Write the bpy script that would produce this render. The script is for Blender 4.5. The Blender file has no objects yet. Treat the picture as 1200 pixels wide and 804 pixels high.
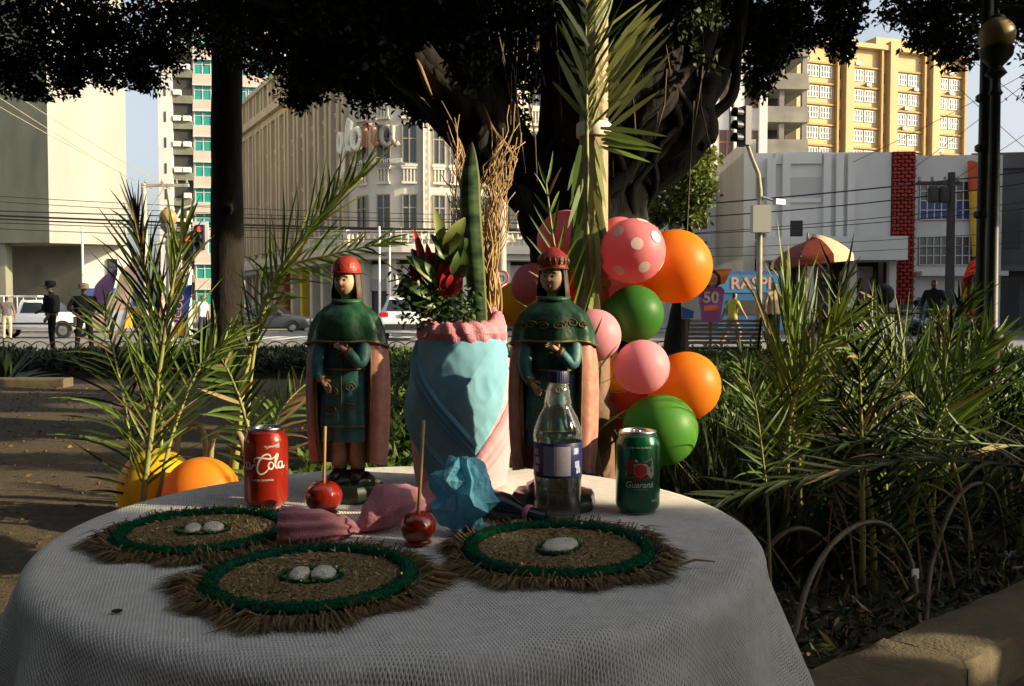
import bpy, bmesh, math, random
import numpy as np
from mathutils import Vector, Matrix, noise

random.seed(7)
rng = np.random.default_rng(7)
PI = math.pi
scene = bpy.context.scene
col = scene.collection

# ------------------------------------------------------------------ camera, sky, sun, exposure
CAM = Vector((0.0, 0.0, 1.05))
PITCH = math.radians(-2.0)
F = 1000.0                                   # focal length in photograph pixels (1200 wide)
cam_data = bpy.data.cameras.new('camera')
cam_data.sensor_width = 36.0
cam_data.lens = 36.0 * F / 1200.0
cam_data.clip_start = 0.05
cam_data.clip_end = 2000.0
cam = bpy.data.objects.new('camera', cam_data)
col.objects.link(cam)
cam.location = CAM
cam.rotation_euler = (math.radians(90) + PITCH, 0, 0)
scene.camera = cam

SUN_EL = math.radians(21.0)
SUN_AZ = math.radians(-12.0)                 # measured from +X towards +Y
S = Vector((math.cos(SUN_EL) * math.cos(SUN_AZ), math.cos(SUN_EL) * math.sin(SUN_AZ), math.sin(SUN_EL)))
world = bpy.data.worlds.new('World')
scene.world = world
world.use_nodes = True
wn = world.node_tree
wn.nodes.clear()
sky = wn.nodes.new('ShaderNodeTexSky')
sky.sky_type = 'NISHITA'
sky.sun_disc = False
sky.sun_elevation = SUN_EL
sky.sun_rotation = math.radians(90) - SUN_AZ
sky.air_density = 1.0
sky.dust_density = 4.5
sky.ozone_density = 1.0
bg = wn.nodes.new('ShaderNodeBackground')
bg.inputs['Strength'].default_value = 0.13
wo = wn.nodes.new('ShaderNodeOutputWorld')
hz_ = wn.nodes.new('ShaderNodeHueSaturation')        # pale, slightly milky evening sky
hz_.inputs['Saturation'].default_value = 0.5
wn.links.new(sky.outputs[0], hz_.inputs['Color'])
wn.links.new(hz_.outputs[0], bg.inputs['Color'])
wn.links.new(bg.outputs[0], wo.inputs['Surface'])
sun_data = bpy.data.lights.new('sun', 'SUN')
sun_data.energy = 4.8
sun_data.angle = math.radians(0.55)
sun_data.color = (1.0, 0.82, 0.53)
sun = bpy.data.objects.new('sun', sun_data)
col.objects.link(sun)
sun.location = S * 60
sun.rotation_euler = S.to_track_quat('Z', 'Y').to_euler()
scene.view_settings.view_transform = 'Standard'
scene.view_settings.look = 'None'
scene.view_settings.exposure = 1.0
scene.view_settings.gamma = 1.0
scene.view_settings.use_curve_mapping = False
scene.cycles.use_denoising = True
scene.cycles.max_bounces = 6
scene.cycles.transparent_max_bounces = 12
scene.cycles.caustics_reflective = False
scene.cycles.caustics_refractive = False

# ------------------------------------------------------------------ helpers
_f = Vector((0, math.cos(PITCH), math.sin(PITCH)))
_u = Vector((0, -math.sin(PITCH), math.cos(PITCH)))
_r = Vector((1, 0, 0))

def P(px, py, d):
    """point at forward distance d in the direction of a photograph pixel"""
    return CAM + d * (_f + _r * ((px - 600.0) / F) + _u * ((402.0 - py) / F))

def G(px, py, z=0.0):
    """point on the horizontal plane z in the direction of a photograph pixel"""
    v = _f + _r * ((px - 600.0) / F) + _u * ((402.0 - py) / F)
    return CAM + v * ((z - CAM.z) / v.z)

def rot_z(a):
    return Matrix.Rotation(a, 3, 'Z')

class MB:
    """collects faces and builds them as one mesh object"""
    def __init__(self):
        self.v = []; self.f = []; self.m = []; self.mi = 0
    def add(self, vs, fs):
        b = len(self.v)
        self.v.extend([tuple(v) for v in vs])
        self.f.extend([tuple(b + i for i in f) for f in fs])
        self.m.extend([self.mi] * len(fs))
        return self
    def box(self, c, s, rz=0.0, taper=1.0):
        x, y, z = s[0] / 2, s[1] / 2, s[2] / 2
        vs = [(-x, -y, -z), (x, -y, -z), (x, y, -z), (-x, y, -z)]
        vs += [(-x * taper, -y * taper, z), (x * taper, -y * taper, z), (x * taper, y * taper, z), (-x * taper, y * taper, z)]
        cs, sn = math.cos(rz), math.sin(rz)
        vs = [(c[0] + a * cs - b * sn, c[1] + a * sn + b * cs, c[2] + d) for a, b, d in vs]
        return self.add(vs, [(0, 3, 2, 1), (4, 5, 6, 7), (0, 1, 5, 4), (1, 2, 6, 5), (2, 3, 7, 6), (3, 0, 4, 7)])
    def span(self, x0, x1, y0, y1, z0, z1):
        return self.box(((x0 + x1) / 2, (y0 + y1) / 2, (z0 + z1) / 2), (abs(x1 - x0), abs(y1 - y0), abs(z1 - z0)))
    def tube(self, pts, rad, n=8, cap=True, squash=None):
        pts = [Vector(p) for p in pts]
        k = len(pts)
        if not hasattr(rad, '__len__'):
            rad = [rad] * k
        t0 = (pts[1] - pts[0]).normalized()
        ref = Vector((0, 0, 1)) if abs(t0.z) < 0.9 else Vector((1, 0, 0))
        nrm = t0.cross(ref).normalized()
        vs = []
        prev = t0
        for i in range(k):
            t = (pts[min(i + 1, k - 1)] - pts[max(i - 1, 0)])
            if t.length < 1e-9: t = prev
            t = t.normalized()
            nrm = (nrm - t * nrm.dot(t))
            if nrm.length < 1e-6: nrm = t.orthogonal()
            nrm.normalize()
            bn = t.cross(nrm)
            for j in range(n):
                a = 2 * PI * j / n
                vs.append(pts[i] + (nrm * math.cos(a) + bn * math.sin(a) * (squash or 1.0)) * rad[i])
            prev = t
        fs = []
        for i in range(k - 1):
            for j in range(n):
                fs.append((i * n + j, i * n + (j + 1) % n, (i + 1) * n + (j + 1) % n, (i + 1) * n + j))
        if cap:
            fs.append(tuple(range(n - 1, -1, -1)))
            fs.append(tuple((k - 1) * n + j for j in range(n)))
        return self.add(vs, fs)
    def lathe(self, prof, n=24, c=(0, 0, 0), sx=1.0, sy=1.0, cap=True):
        vs = []
        for r, z in prof:
            for j in range(n):
                a = 2 * PI * j / n
                vs.append((c[0] + r * sx * math.cos(a), c[1] + r * sy * math.sin(a), c[2] + z))
        k = len(prof)
        fs = [(i * n + j, i * n + (j + 1) % n, (i + 1) * n + (j + 1) % n, (i + 1) * n + j) for i in range(k - 1) for j in range(n)]
        if cap:
            fs.append(tuple(range(n - 1, -1, -1)))
            fs.append(tuple((k - 1) * n + j for j in range(n)))
        return self.add(vs, fs)
    def prism(self, poly, z0, z1):
        n = len(poly)
        vs = [(x, y, z0) for x, y in poly] + [(x, y, z1) for x, y in poly]
        fs = [tuple(range(n - 1, -1, -1)), tuple(range(n, 2 * n))] + [(i, (i + 1) % n, n + (i + 1) % n, n + i) for i in range(n)]
        return self.add(vs, fs)
    def plate(self, poly, y0, y1):
        """polygon given in x,z, thickened along y"""
        n = len(poly)
        vs = [(x, y0, z) for x, z in poly] + [(x, y1, z) for x, z in poly]
        fs = [tuple(range(n)), tuple(range(2 * n - 1, n - 1, -1))] + [(i, n + i, n + (i + 1) % n, (i + 1) % n) for i in range(n)]
        return self.add(vs, fs)
    def grid(self, fn, nu, nv, wrap=False):
        vs = [fn(i / (nu if wrap else nu - 1), j / (nv - 1)) for j in range(nv) for i in range(nu)]
        fs = []
        for j in range(nv - 1):
            for i in range(nu if wrap else nu - 1):
                a, b = j * nu + i, j * nu + (i + 1) % nu
                fs.append((a, b, b + nu, a + nu))
        return self.add(vs, fs)
    def sphere(self, c, r, n=16, m=10, sx=1, sy=1, sz=1, fn=None):
        def f(u, v):
            a, b = 2 * PI * u, PI * (v - 0.5)
            d = Vector((math.cos(a) * math.cos(b), math.sin(a) * math.cos(b), math.sin(b)))
            k = r * (fn(d) if fn else 1.0)
            return (c[0] + d.x * k * sx, c[1] + d.y * k * sy, c[2] + d.z * k * sz)
        return self.grid(f, n, m, wrap=True)
    def ribbon(self, pts, wid, up=(0, 0, 1), thick=0.0):
        pts = [Vector(p) for p in pts]; k = len(pts)
        if not hasattr(wid, '__len__'): wid = [wid] * k
        vs = []
        for i in range(k):
            t = (pts[min(i + 1, k - 1)] - pts[max(i - 1, 0)]).normalized()
            s = t.cross(Vector(up))
            s = s.normalized() if s.length > 1e-6 else t.orthogonal().normalized()
            vs += [pts[i] - s * wid[i] / 2, pts[i] + s * wid[i] / 2]
        return self.add(vs, [(2 * i, 2 * i + 1, 2 * i + 3, 2 * i + 2) for i in range(k - 1)])
    def build(self, name, mat, parent=None, off=None, smooth=False, mods=None, kind=None):
        me = bpy.data.meshes.new(name)
        vs = self.v
        if off is not None:
            vs = [(a - off[0], b - off[1], c - off[2]) for a, b, c in vs]
        me.from_pydata(vs, [], self.f)
        mats = mat if isinstance(mat, (list, tuple)) else [mat]
        for m_ in mats: me.materials.append(m_)
        if len(mats) > 1:
            me.polygons.foreach_set('material_index', self.m)
        if smooth is True:
            me.polygons.foreach_set('use_smooth', [True] * len(me.polygons))
        elif smooth:
            me.polygons.foreach_set('use_smooth', [True] * len(me.polygons))
            me.set_sharp_from_angle(angle=math.radians(smooth))
        me.update()
        o = bpy.data.objects.new(name, me)
        col.objects.link(o)
        if parent is not None: o.parent = parent
        elif off is not None: o.location = off
        if kind: o['kind'] = kind
        return o

def tag(o, label, cat, group=None):
    o['label'] = label; o['category'] = cat
    if group: o['group'] = group
    return o

def thing(name, label, cat, loc=(0, 0, 0), rz=0.0, group=None):
    o = bpy.data.objects.new(name, None)
    o.empty_display_size = 0.2
    col.objects.link(o)
    o.location = loc; o.rotation_euler = (0, 0, rz)
    return tag(o, label, cat, group)

def link_copy(o, parent, loc=None, rot=None, scale=None):
    c = o.copy(); col.objects.link(c); c.parent = parent
    if loc is not None: c.location = loc
    if rot is not None: c.rotation_euler = rot
    if scale is not None: c.scale = scale
    return c

def copy_tree(root, loc, rz=0.0, label=None, scale=None):
    c = root.copy(); col.objects.link(c); c.location = loc; c.rotation_euler = (0, 0, rz)
    if label: c['label'] = label
    if scale: c.scale = scale
    for ch in root.children:
        k = ch.copy(); col.objects.link(k); k.parent = c
        for g in ch.children:
            h = g.copy(); col.objects.link(h); h.parent = k
    return c

def modded(o, *mods):
    """apply modifiers given as (type, dict) to the object's mesh"""
    for ty, kw in mods:
        m = o.modifiers.new(ty, ty)
        for k, v in kw.items(): setattr(m, k, v)
    dg = bpy.context.evaluated_depsgraph_get()
    me = bpy.data.meshes.new_from_object(o.evaluated_get(dg))
    o.modifiers.clear(); o.data = me
    return o

def text_geo(body, size=1.0, shear=0.0, space=1.0, align='CENTER', offset=0.0):
    cu = bpy.data.curves.new('t', 'FONT')
    cu.body = body; cu.size = size; cu.shear = shear; cu.align_x = align; cu.align_y = 'CENTER'
    cu.space_character = space; cu.resolution_u = 3; cu.offset = offset; cu.extrude = 0
    o = bpy.data.objects.new('t', cu); col.objects.link(o)
    dg = bpy.context.evaluated_depsgraph_get()
    me = bpy.data.meshes.new_from_object(o.evaluated_get(dg))
    bm = bmesh.new(); bm.from_mesh(me); bmesh.ops.triangulate(bm, faces=bm.faces)
    vs = [v.co.copy() for v in bm.verts]; fs = [[v.index for v in f.verts] for f in bm.faces]
    bm.free(); bpy.data.objects.remove(o); bpy.data.curves.remove(cu); bpy.data.meshes.remove(me)
    return vs, fs

def text_part(name, body, mat, parent, origin, size, xdir=(1, 0, 0), zdir=(0, 0, 1), shear=0.0, depth=0.0, space=1.0, offset=0.0, sx=1.0):
    """lettering on a flat surface: xdir is the reading direction, zdir up"""
    vs, fs = text_geo(body, size, shear, space, offset=offset)
    X, Z = Vector(xdir), Vector(zdir); N = X.cross(Z)
    O = Vector(origin)
    mb = MB()
    front = [O + X * v.x * sx + Z * v.y + N * depth for v in vs]
    mb.add(front, fs)
    if depth:
        b = [O + X * v.x * sx + Z * v.y for v in vs]
        cnt = {}
        for f in fs:
            for i in range(3):
                e = (f[i], f[(i + 1) % 3]); k = tuple(sorted(e))
                cnt.setdefault(k, []).append(e)
        n = len(vs)
        mb.add(front + b, [(e[0][0], e[0][0] + n, e[0][1] + n, e[0][1]) for e in cnt.values() if len(e) == 1])
    return mb.build(name, mat, parent)

# ------------------------------------------------------------------ materials
MATS = {}
def mat(name, c, rough=0.7, metal=0.0, c2=None, scale=8.0, detail=4.0, bump=0.0, bscale=None, spec=0.4, coat=0.0,
        transl=0.0, island=0.0, emit=None, alpha=None, trans=0.0, stretch=(1, 1, 1), sss=0.0, sheen=0.0, contrast=1.0):
    if name in MATS: return MATS[name]
    m = bpy.data.materials.new(name); m.use_nodes = True
    nt = m.node_tree; N = nt.nodes; L = nt.links
    b = N['Principled BSDF']; out = N['Material Output']
    b.inputs['Base Color'].default_value = (*c, 1); b.inputs['Roughness'].default_value = rough
    b.inputs['Metallic'].default_value = metal; b.inputs['Specular IOR Level'].default_value = spec
    b.inputs['Coat Weight'].default_value = coat
    b.inputs['Sheen Weight'].default_value = sheen
    if trans: b.inputs['Transmission Weight'].default_value = trans
    if sss:
        b.inputs['Subsurface Weight'].default_value = sss
        b.inputs['Subsurface Radius'].default_value = (0.02, 0.01, 0.006)
    colsock = None
    tc = N.new('ShaderNodeTexCoord'); mp = N.new('ShaderNodeMapping')
    mp.inputs['Scale'].default_value = stretch
    L.new(tc.outputs['Object'], mp.inputs['Vector'])
    if c2 is not None:
        nz = N.new('ShaderNodeTexNoise'); nz.inputs['Scale'].default_value = scale; nz.inputs['Detail'].default_value = detail
        L.new(mp.outputs[0], nz.inputs['Vector'])
        mr = N.new('ShaderNodeMapRange'); w = 0.22 / contrast
        mr.inputs['From Min'].default_value = 0.5 - w; mr.inputs['From Max'].default_value = 0.5 + w
        L.new(nz.outputs['Fac'], mr.inputs['Value'])
        mx = N.new('ShaderNodeMix'); mx.data_type = 'RGBA'
        mx.inputs['A'].default_value = (*c, 1); mx.inputs['B'].default_value = (*c2, 1)
        L.new(mr.outputs[0], mx.inputs['Factor']); colsock = mx.outputs['Result']
    if island:
        ge = N.new('ShaderNodeNewGeometry')
        hs = N.new('ShaderNodeHueSaturation')
        mv = N.new('ShaderNodeMapRange'); mv.inputs['To Min'].default_value = 1 - island; mv.inputs['To Max'].default_value = 1 + island
        L.new(ge.outputs['Random Per Island'], mv.inputs['Value'])
        mh = N.new('ShaderNodeMapRange'); mh.inputs['To Min'].default_value = 0.5 - island * 0.05; mh.inputs['To Max'].default_value = 0.5 + island * 0.05
        L.new(ge.outputs['Random Per Island'], mh.inputs['Value'])
        hs.inputs['Color'].default_value = (*c, 1)
        if colsock: L.new(colsock, hs.inputs['Color'])
        L.new(mv.outputs[0], hs.inputs['Value']); L.new(mh.outputs[0], hs.inputs['Hue'])
        colsock = hs.outputs[0]
    if colsock: L.new(colsock, b.inputs['Base Color'])
    if bump:
        nb = N.new('ShaderNodeTexNoise'); nb.inputs['Scale'].default_value = bscale or scale * 3; nb.inputs['Detail'].default_value = 5
        L.new(mp.outputs[0], nb.inputs['Vector'])
        bp = N.new('ShaderNodeBump'); bp.inputs['Strength'].default_value = bump; bp.inputs['Distance'].default_value = 0.02
        L.new(nb.outputs['Fac'], bp.inputs['Height']); L.new(bp.outputs[0], b.inputs['Normal'])
    if transl:
        tr = N.new('ShaderNodeBsdfTranslucent'); tr.inputs['Color'].default_value = (*c, 1)
        if colsock: L.new(colsock, tr.inputs['Color'])
        ms = N.new('ShaderNodeMixShader'); ms.inputs[0].default_value = transl
        L.new(b.outputs[0], ms.inputs[1]); L.new(tr.outputs[0], ms.inputs[2]); L.new(ms.outputs[0], out.inputs['Surface'])
    if emit:
        b.inputs['Emission Color'].default_value = (*emit[0], 1); b.inputs['Emission Strength'].default_value = emit[1]
    MATS[name] = m
    return m

def leaf_mesh(name, pts, length, width, mt, parent=None, off=(0, 0, 0), updir=0.35, dirs=None, kind='stuff', fold=0.25, r=None):
    """one mesh of many small folded leaves at the given points"""
    r = r or rng
    pts = np.asarray(pts, dtype=np.float64); n = len(pts)
    d = r.normal(size=(n, 3)) if dirs is None else np.asarray(dirs) + r.normal(size=(n, 3)) * 0.45
    if dirs is None: d[:, 2] = d[:, 2] * 0.8 - updir * 0.6
    d /= np.linalg.norm(d, axis=1)[:, None] + 1e-9
    a = r.normal(size=(n, 3)); a[:, 2] += updir * 2
    s = np.cross(d, a); s /= np.linalg.norm(s, axis=1)[:, None] + 1e-9
    nn = np.cross(s, d)
    ln = (length * r.uniform(0.65, 1.25, n))[:, None]; wd = (width * r.uniform(0.7, 1.2, n))[:, None]
    v = np.empty((n, 4, 3))
    v[:, 0] = pts
    v[:, 1] = pts + d * ln * 0.45 + s * wd * 0.5 + nn * wd * fold
    v[:, 2] = pts + d * ln - nn * ln * 0.12
    v[:, 3] = pts + d * ln * 0.45 - s * wd * 0.5 + nn * wd * fold
    v = v.reshape(-1, 3) - np.asarray(off)
    me = bpy.data.meshes.new(name)
    me.vertices.add(n * 4); me.vertices.foreach_set('co', v.ravel())
    me.loops.add(n * 4); me.loops.foreach_set('vertex_index', np.arange(n * 4, dtype=np.int32))
    me.polygons.add(n); me.polygons.foreach_set('loop_start', np.arange(0, n * 4, 4, dtype=np.int32))
    me.materials.append(mt); me.update(calc_edges=True)
    o = bpy.data.objects.new(name, me); col.objects.link(o)
    if parent is not None: o.parent = parent
    else: o.location = off
    if kind: o['kind'] = kind
    return o

# colours that many things share
BLACKM = mat('black_metal', (0.018, 0.018, 0.018), 0.5, 0.3)
GREYM = mat('grey_metal', (0.32, 0.32, 0.31), 0.5, 0.5, c2=(0.22, 0.21, 0.2), scale=9)
WHITE = mat('white_paint', (0.72, 0.71, 0.68), 0.55, c2=(0.6, 0.58, 0.54), scale=2.5, bump=0.1)
RUBBER = mat('rubber', (0.02, 0.02, 0.02), 0.85)
GLASSD = mat('dark_glass', (0.02, 0.025, 0.03), 0.08, spec=0.6)
WINDG = mat('window_glass', (0.05, 0.06, 0.065), 0.12, spec=0.7)
GOLD = mat('gold_paint', (0.5, 0.33, 0.08), 0.38, 0.55, c2=(0.3, 0.19, 0.05), scale=60)
# ------------------------------------------------------------------ ground, road, pavements
def structure(o):
    o['kind'] = 'structure'; return o

EARTH = mat('earth', (0.09, 0.068, 0.04), 0.95, c2=(0.045, 0.034, 0.022), scale=3.0, detail=9, bump=0.9, bscale=45)
PATHM = mat('path_stone', (0.105, 0.075, 0.038), 0.95, c2=(0.04, 0.03, 0.018), scale=22, detail=6, bump=0.9, bscale=90)
ROADM = mat('asphalt', (0.2, 0.195, 0.185), 0.85, c2=(0.14, 0.135, 0.13), scale=0.8, detail=8, bump=0.3, bscale=60)
PAVEM = mat('pavement', (0.3, 0.28, 0.25), 0.9, c2=(0.2, 0.185, 0.165), scale=2.2, detail=8, bump=0.3, bscale=30)
KERBM = mat('kerb_concrete', (0.14, 0.115, 0.068), 0.95, c2=(0.08, 0.065, 0.042), scale=14, detail=10, bump=0.35, bscale=90)
PAINTW = mat('road_paint', (0.62, 0.62, 0.6), 0.8, c2=(0.4, 0.4, 0.38), scale=3, detail=8)

mb = MB()
def gfn(u, v):
    x, y = -900 + 1800 * u, -700 + 1800 * v
    return (x, y, 0.0)
mb.grid(gfn, 3, 3)
structure(mb.build('ground', EARTH))

# worn paved path left of the planting bed, with a few pebbles on it
mb = MB()
def pfn(u, v):
    y = -6 + 19.5 * v
    x0, x1 = -9.0, -1.05 - 0.10 * max(0, y - 3)
    x = x0 + (x1 - x0) * u
    return (x, y, 0.006 + 0.006 * noise.noise((x * 1.3, y * 1.3, 0)))
mb.grid(pfn, 60, 120)
structure(mb.build('path', PATHM, smooth=True))
mb = MB()
for i in range(900):
    y = rng.uniform(2.5, 12); x = rng.uniform(-7, -1.2 - 0.10 * max(0, y - 3)); r = rng.uniform(0.004, 0.016)
    mb.sphere((x, y, 0.012 + r * 0.3), r, 5, 4, sz=0.6)
mb.build('pebbles', KERBM, kind='stuff')

mb = MB(); mb.span(-120, 120, 17.6, 20.0, 0.0, 0.11)
near_pave = structure(mb.build('near_pavement', PAVEM))
mb = MB(); mb.span(-120, 120, 20.0, 20.22, 0.0, 0.125)
structure(mb.build('near_kerb', KERBM))
mb = MB(); mb.grid(lambda u, v: (-160 + 320 * u, 20.22 + 24.8 * v, 0.004), 2, 2)
structure(mb.build('road', ROADM))
mb = MB(); mb.span(-160, 160, 45.0, 140.0, 0.0, 0.12)
structure(mb.build('far_pavement', PAVEM))
for i in range(9):                            # pedestrian crossing stripes by the corner building
    mb = MB(); x = -11.5 + i * 0.95
    mb.add([(x, 33.5, 0.009), (x + 0.5, 33.5, 0.009), (x + 0.5, 38.5, 0.009), (x, 38.5, 0.009)], [(0, 1, 2, 3)])
    structure(mb.build('crossing_stripe', PAINTW))
for i in range(14):
    mb = MB(); x = -60 + i * 8.0
    mb.add([(x, 29.9, 0.009), (x + 3.5, 29.9, 0.009), (x + 3.5, 30.05, 0.009), (x, 30.05, 0.009)], [(0, 1, 2, 3)])
    structure(mb.build('lane_mark', PAINTW))

# kerbs round the planting beds: separate worn concrete blocks
def kerb_run(name, pts, w, h, seg):
    root = None
    a = Vector(pts[0]); b = Vector(pts[1]); L = (b - a).length; d = (b - a) / L
    n = max(1, int(L / seg)); ang = math.atan2(d.y, d.x)
    mbx = MB(); mbx.box((a.x, a.y, 0.02), (0.05, 0.05, 0.05))
    root = bpy.data.objects.new(name, None); col.objects.link(root); root.location = (a.x, a.y, 0); structure(root)
    for i in range(n):
        l = L / n
        mb = MB()
        k = 8
        hh = h + random.uniform(-0.01, 0.012); tl = random.uniform(-0.012, 0.012)
        def fn(u, v, l=l, hh=hh, tl=tl, i=i):
            x = (u - 0.5) * (l - 0.012)
            s = [(-0.5, -0.02), (-0.5, 0.82), (-0.44, 0.97), (-0.2, 1.0), (0.2, 1.0), (0.44, 0.97), (0.5, 0.82), (0.5, -0.02)][int(round(v * 7))]
            q = Vector((x * 4 + i * 9, s[0] * 3, s[1]))
            return (x, s[0] * w + 0.01 * noise.noise(q * 2), s[1] * hh + tl * s[0] + 0.008 * noise.noise(q * 3.3) * (s[1] > 0.5))
        mb.grid(fn, 14, 8)
        n0 = len(mb.v)
        mb.f.append(tuple(j * 14 for j in range(8))); mb.m.append(0)
        mb.f.append(tuple(j * 14 + 13 for j in range(7, -1, -1))); mb.m.append(0)
        o = mb.build('kerb_block', KERBM, root, smooth=50)
        c = d * (l * (i + 0.5))
        o.location = (c.x, c.y, 0); o.rotation_euler = (0, 0, ang + random.uniform(-0.008, 0.008))
    return root
kerb_run('bed_kerb', [(0.42, 1.79, 0), (4.0, 4.48, 0)], 0.24, 0.13, 0.85)
kerb_run('path_kerb', [(-9.5, 12.1, 0), (-6.3, 12.1, 0)], 0.28, 0.14, 0.9)
kerb_run('path_kerb', [(-1.05, 3.4, 0), (-2.1, 13.4, 0)], 0.16, 0.07, 0.9)

# ------------------------------------------------------------------ buildings
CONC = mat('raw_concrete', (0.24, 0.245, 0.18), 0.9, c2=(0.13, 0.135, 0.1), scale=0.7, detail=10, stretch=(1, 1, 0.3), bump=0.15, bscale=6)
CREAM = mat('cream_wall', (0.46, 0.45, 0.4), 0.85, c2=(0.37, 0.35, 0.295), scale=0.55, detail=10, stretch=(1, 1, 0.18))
OLDST = mat('old_stucco', (0.56, 0.48, 0.34), 0.9, c2=(0.4, 0.34, 0.23), scale=0.7, detail=9, bump=0.2, bscale=8, stretch=(1, 1, 0.3))
OLDST2 = mat('pale_stucco', (0.66, 0.62, 0.53), 0.85, c2=(0.5, 0.46, 0.38), scale=0.5, detail=9, bump=0.15, bscale=8, stretch=(1, 1, 0.3))
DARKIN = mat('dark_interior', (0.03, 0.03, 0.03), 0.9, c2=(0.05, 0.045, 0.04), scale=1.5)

# --- concrete building with overhanging upper floors (left)
R0 = Vector((-27.0, 50.0, 0))      # its near corner
b = thing('concrete_building', 'windowless building with a dark grey side, a cream lit side and overhanging upper floors', 'building', R0)
mb = MB()
# dark side runs to the left and slightly away, the cream side to the right and away
dl = Vector((-0.98, 0.18, 0)); dr = Vector((0.93, 0.37, 0))
A = dl * 26; B = dr * 4.15; Cc = B + Vector((-0.62, 1, 0)) * 18; D = A + Vector((0, 1, 0)) * 18
def wall_quad(mb, p, q, z0, z1):
    mb.add([(p.x, p.y, z0), (q.x, q.y, z0), (q.x, q.y, z1), (p.x, p.y, z1)], [(0, 1, 2, 3)])
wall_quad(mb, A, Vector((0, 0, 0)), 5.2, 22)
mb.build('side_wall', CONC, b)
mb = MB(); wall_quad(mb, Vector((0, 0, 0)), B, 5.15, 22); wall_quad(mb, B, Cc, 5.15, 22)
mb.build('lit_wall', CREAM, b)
mb = MB()
mb.add([(A.x, A.y, 5.2), (0, 0, 5.2), (B.x, B.y, 5.2), (Cc.x, Cc.y, 5.2), (D.x, D.y, 5.2)], [(0, 1, 2, 3, 4)])
mb.build('slab', CONC, b)
mb = MB(); mb.add([(A.x, A.y, 22), (0, 0, 22), (B.x, B.y, 22), (Cc.x, Cc.y, 22), (D.x, D.y, 22)], [(0, 1, 2, 3, 4)]); mb.build('roof', CONC, b)
mb = MB()
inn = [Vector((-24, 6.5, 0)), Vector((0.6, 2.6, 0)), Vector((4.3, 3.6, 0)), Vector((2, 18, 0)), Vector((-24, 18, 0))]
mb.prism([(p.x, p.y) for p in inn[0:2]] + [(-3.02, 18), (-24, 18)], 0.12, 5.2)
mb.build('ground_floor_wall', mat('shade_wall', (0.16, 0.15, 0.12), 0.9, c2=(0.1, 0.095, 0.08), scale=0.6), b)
mb = MB(); mb.prism([(0.6, 2.61), (3.3, 3.1), (-2, 18), (-3, 18)], 2.6, 5.19)
mb.build('shop_wall', mat('shop_white', (0.78, 0.76, 0.7), 0.8, c2=(0.7, 0.67, 0.6), scale=0.6), b)
for nm, z0, z1, c in (('blue_band', 1.5, 2.6, (0.05, 0.09, 0.32)), ('yellow_band', 0.12, 1.5, (0.7, 0.5, 0.06))):
    mb = MB(); mb.prism([(0.6, 2.612), (3.3, 3.102), (-2, 18), (-3, 18)], z0, z1)
    mb.build(nm, mat(nm, c, 0.7, c2=tuple(x * 0.7 for x in c), scale=1.0), b)
mb = MB(); mb.box((2.3, 2.9, 3.9), (0.55, 0.14, 1.0), rz=0.18)
w = mb.build('window', BLACKM, b)
mb = MB(); mb.box((2.3, 2.82, 4.12), (0.42, 0.03, 0.4), rz=0.18); mb.build('pane', WINDG, w)
mb = MB(); mb.box((2.3, 2.82, 3.66), (0.42, 0.03, 0.4), rz=0.18); mb.build('pane', WINDG, w)
for x in (-3.4, -9.5, -16):
    mb = MB(); mb.box((x, 1.1, 2.66), (0.7, 0.7, 5.06)); mb.build('column', CONC, b)

# --- tall office block with green windows
HR = thing('office_tower', 'tall pinkish office tower with rows of green glass windows', 'building', (-41.4, 101.0, 0), math.radians(8))
PINKW = mat('pink_concrete', (0.55, 0.48, 0.42), 0.85, c2=(0.46, 0.4, 0.34), scale=0.4, detail=6)
PALEW = mat('pale_concrete', (0.62, 0.6, 0.57), 0.85, c2=(0.52, 0.5, 0.47), scale=0.3, detail=7)
GRN = mat('green_glass', (0.02, 0.22, 0.18), 0.15, spec=0.7, c2=(0.03, 0.32, 0.27), scale=0.6)
mb = MB(); mb.span(0, 13.5, 0, 12, 0.12, 36.5); mb.build('wall', PINKW, HR)
mb = MB(); mb.span(0.0, 1.55, -0.5, 13, 0.12, 37.0); mb.build('stair_wall', PALEW, HR)
wp = None
for r in range(11):
    z = 2.2 + r * 3.0
    mb = MB(); mb.span(3.85, 13.6, -0.28, -0.003, z + 1.75, z + 3.0); mb.build('spandrel', PINKW, HR)
    mb = MB(); mb.span(3.85, 13.6, -0.42, -0.003, z + 1.62, z + 1.75); mb.build('sunshade', PALEW, HR)
    for k in range(3):
        x0 = 3.95 + k * 3.1
        mb = MB(); mb.span(x0, x0 + 2.9, -0.06, -0.003, z, z + 1.62)
        w = mb.build('window', GRN, HR)
        mb = MB()
        for xx in (x0, x0 + 0.95, x0 + 1.9, x0 + 2.82):
            mb.span(xx, xx + 0.08, -0.12, -0.062, z, z + 1.62)
        mb.span(x0, x0 + 2.9, -0.118, -0.062, z + 1.1, z + 1.17)
        mb.build('frame', mat('window_frame_pale', (0.55, 0.55, 0.52), 0.6), w)
    # service shaft with air conditioners
    mb = MB(); mb.span(1.58, 3.78, 0.0 - 0.3, -0.003, z - 0.5, z + 0.4); mb.build('shaft_band', CONC, HR)
    mb = MB(); mb.span(1.6, 3.76, -0.02, -0.003, z + 0.4, z + 2.5); sh = mb.build('shaft_opening', DARKIN, HR)
    for k in range(2):
        x0 = 1.72 + k * 1.0 + random.uniform(-0.1, 0.1)
        if random.random() < 0.75:
            mb = MB(); mb.span(x0, x0 + 0.85, -0.6, -0.03, z + 0.4, z + 1.0)
            mb.build('air_conditioner', WHITE, HR)
    mb = MB(); mb.span(0.65, 0.9, -0.53, -0.497, z + 0.2, z + 1.4); mb.build('slit_window', WINDG, HR)
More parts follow.
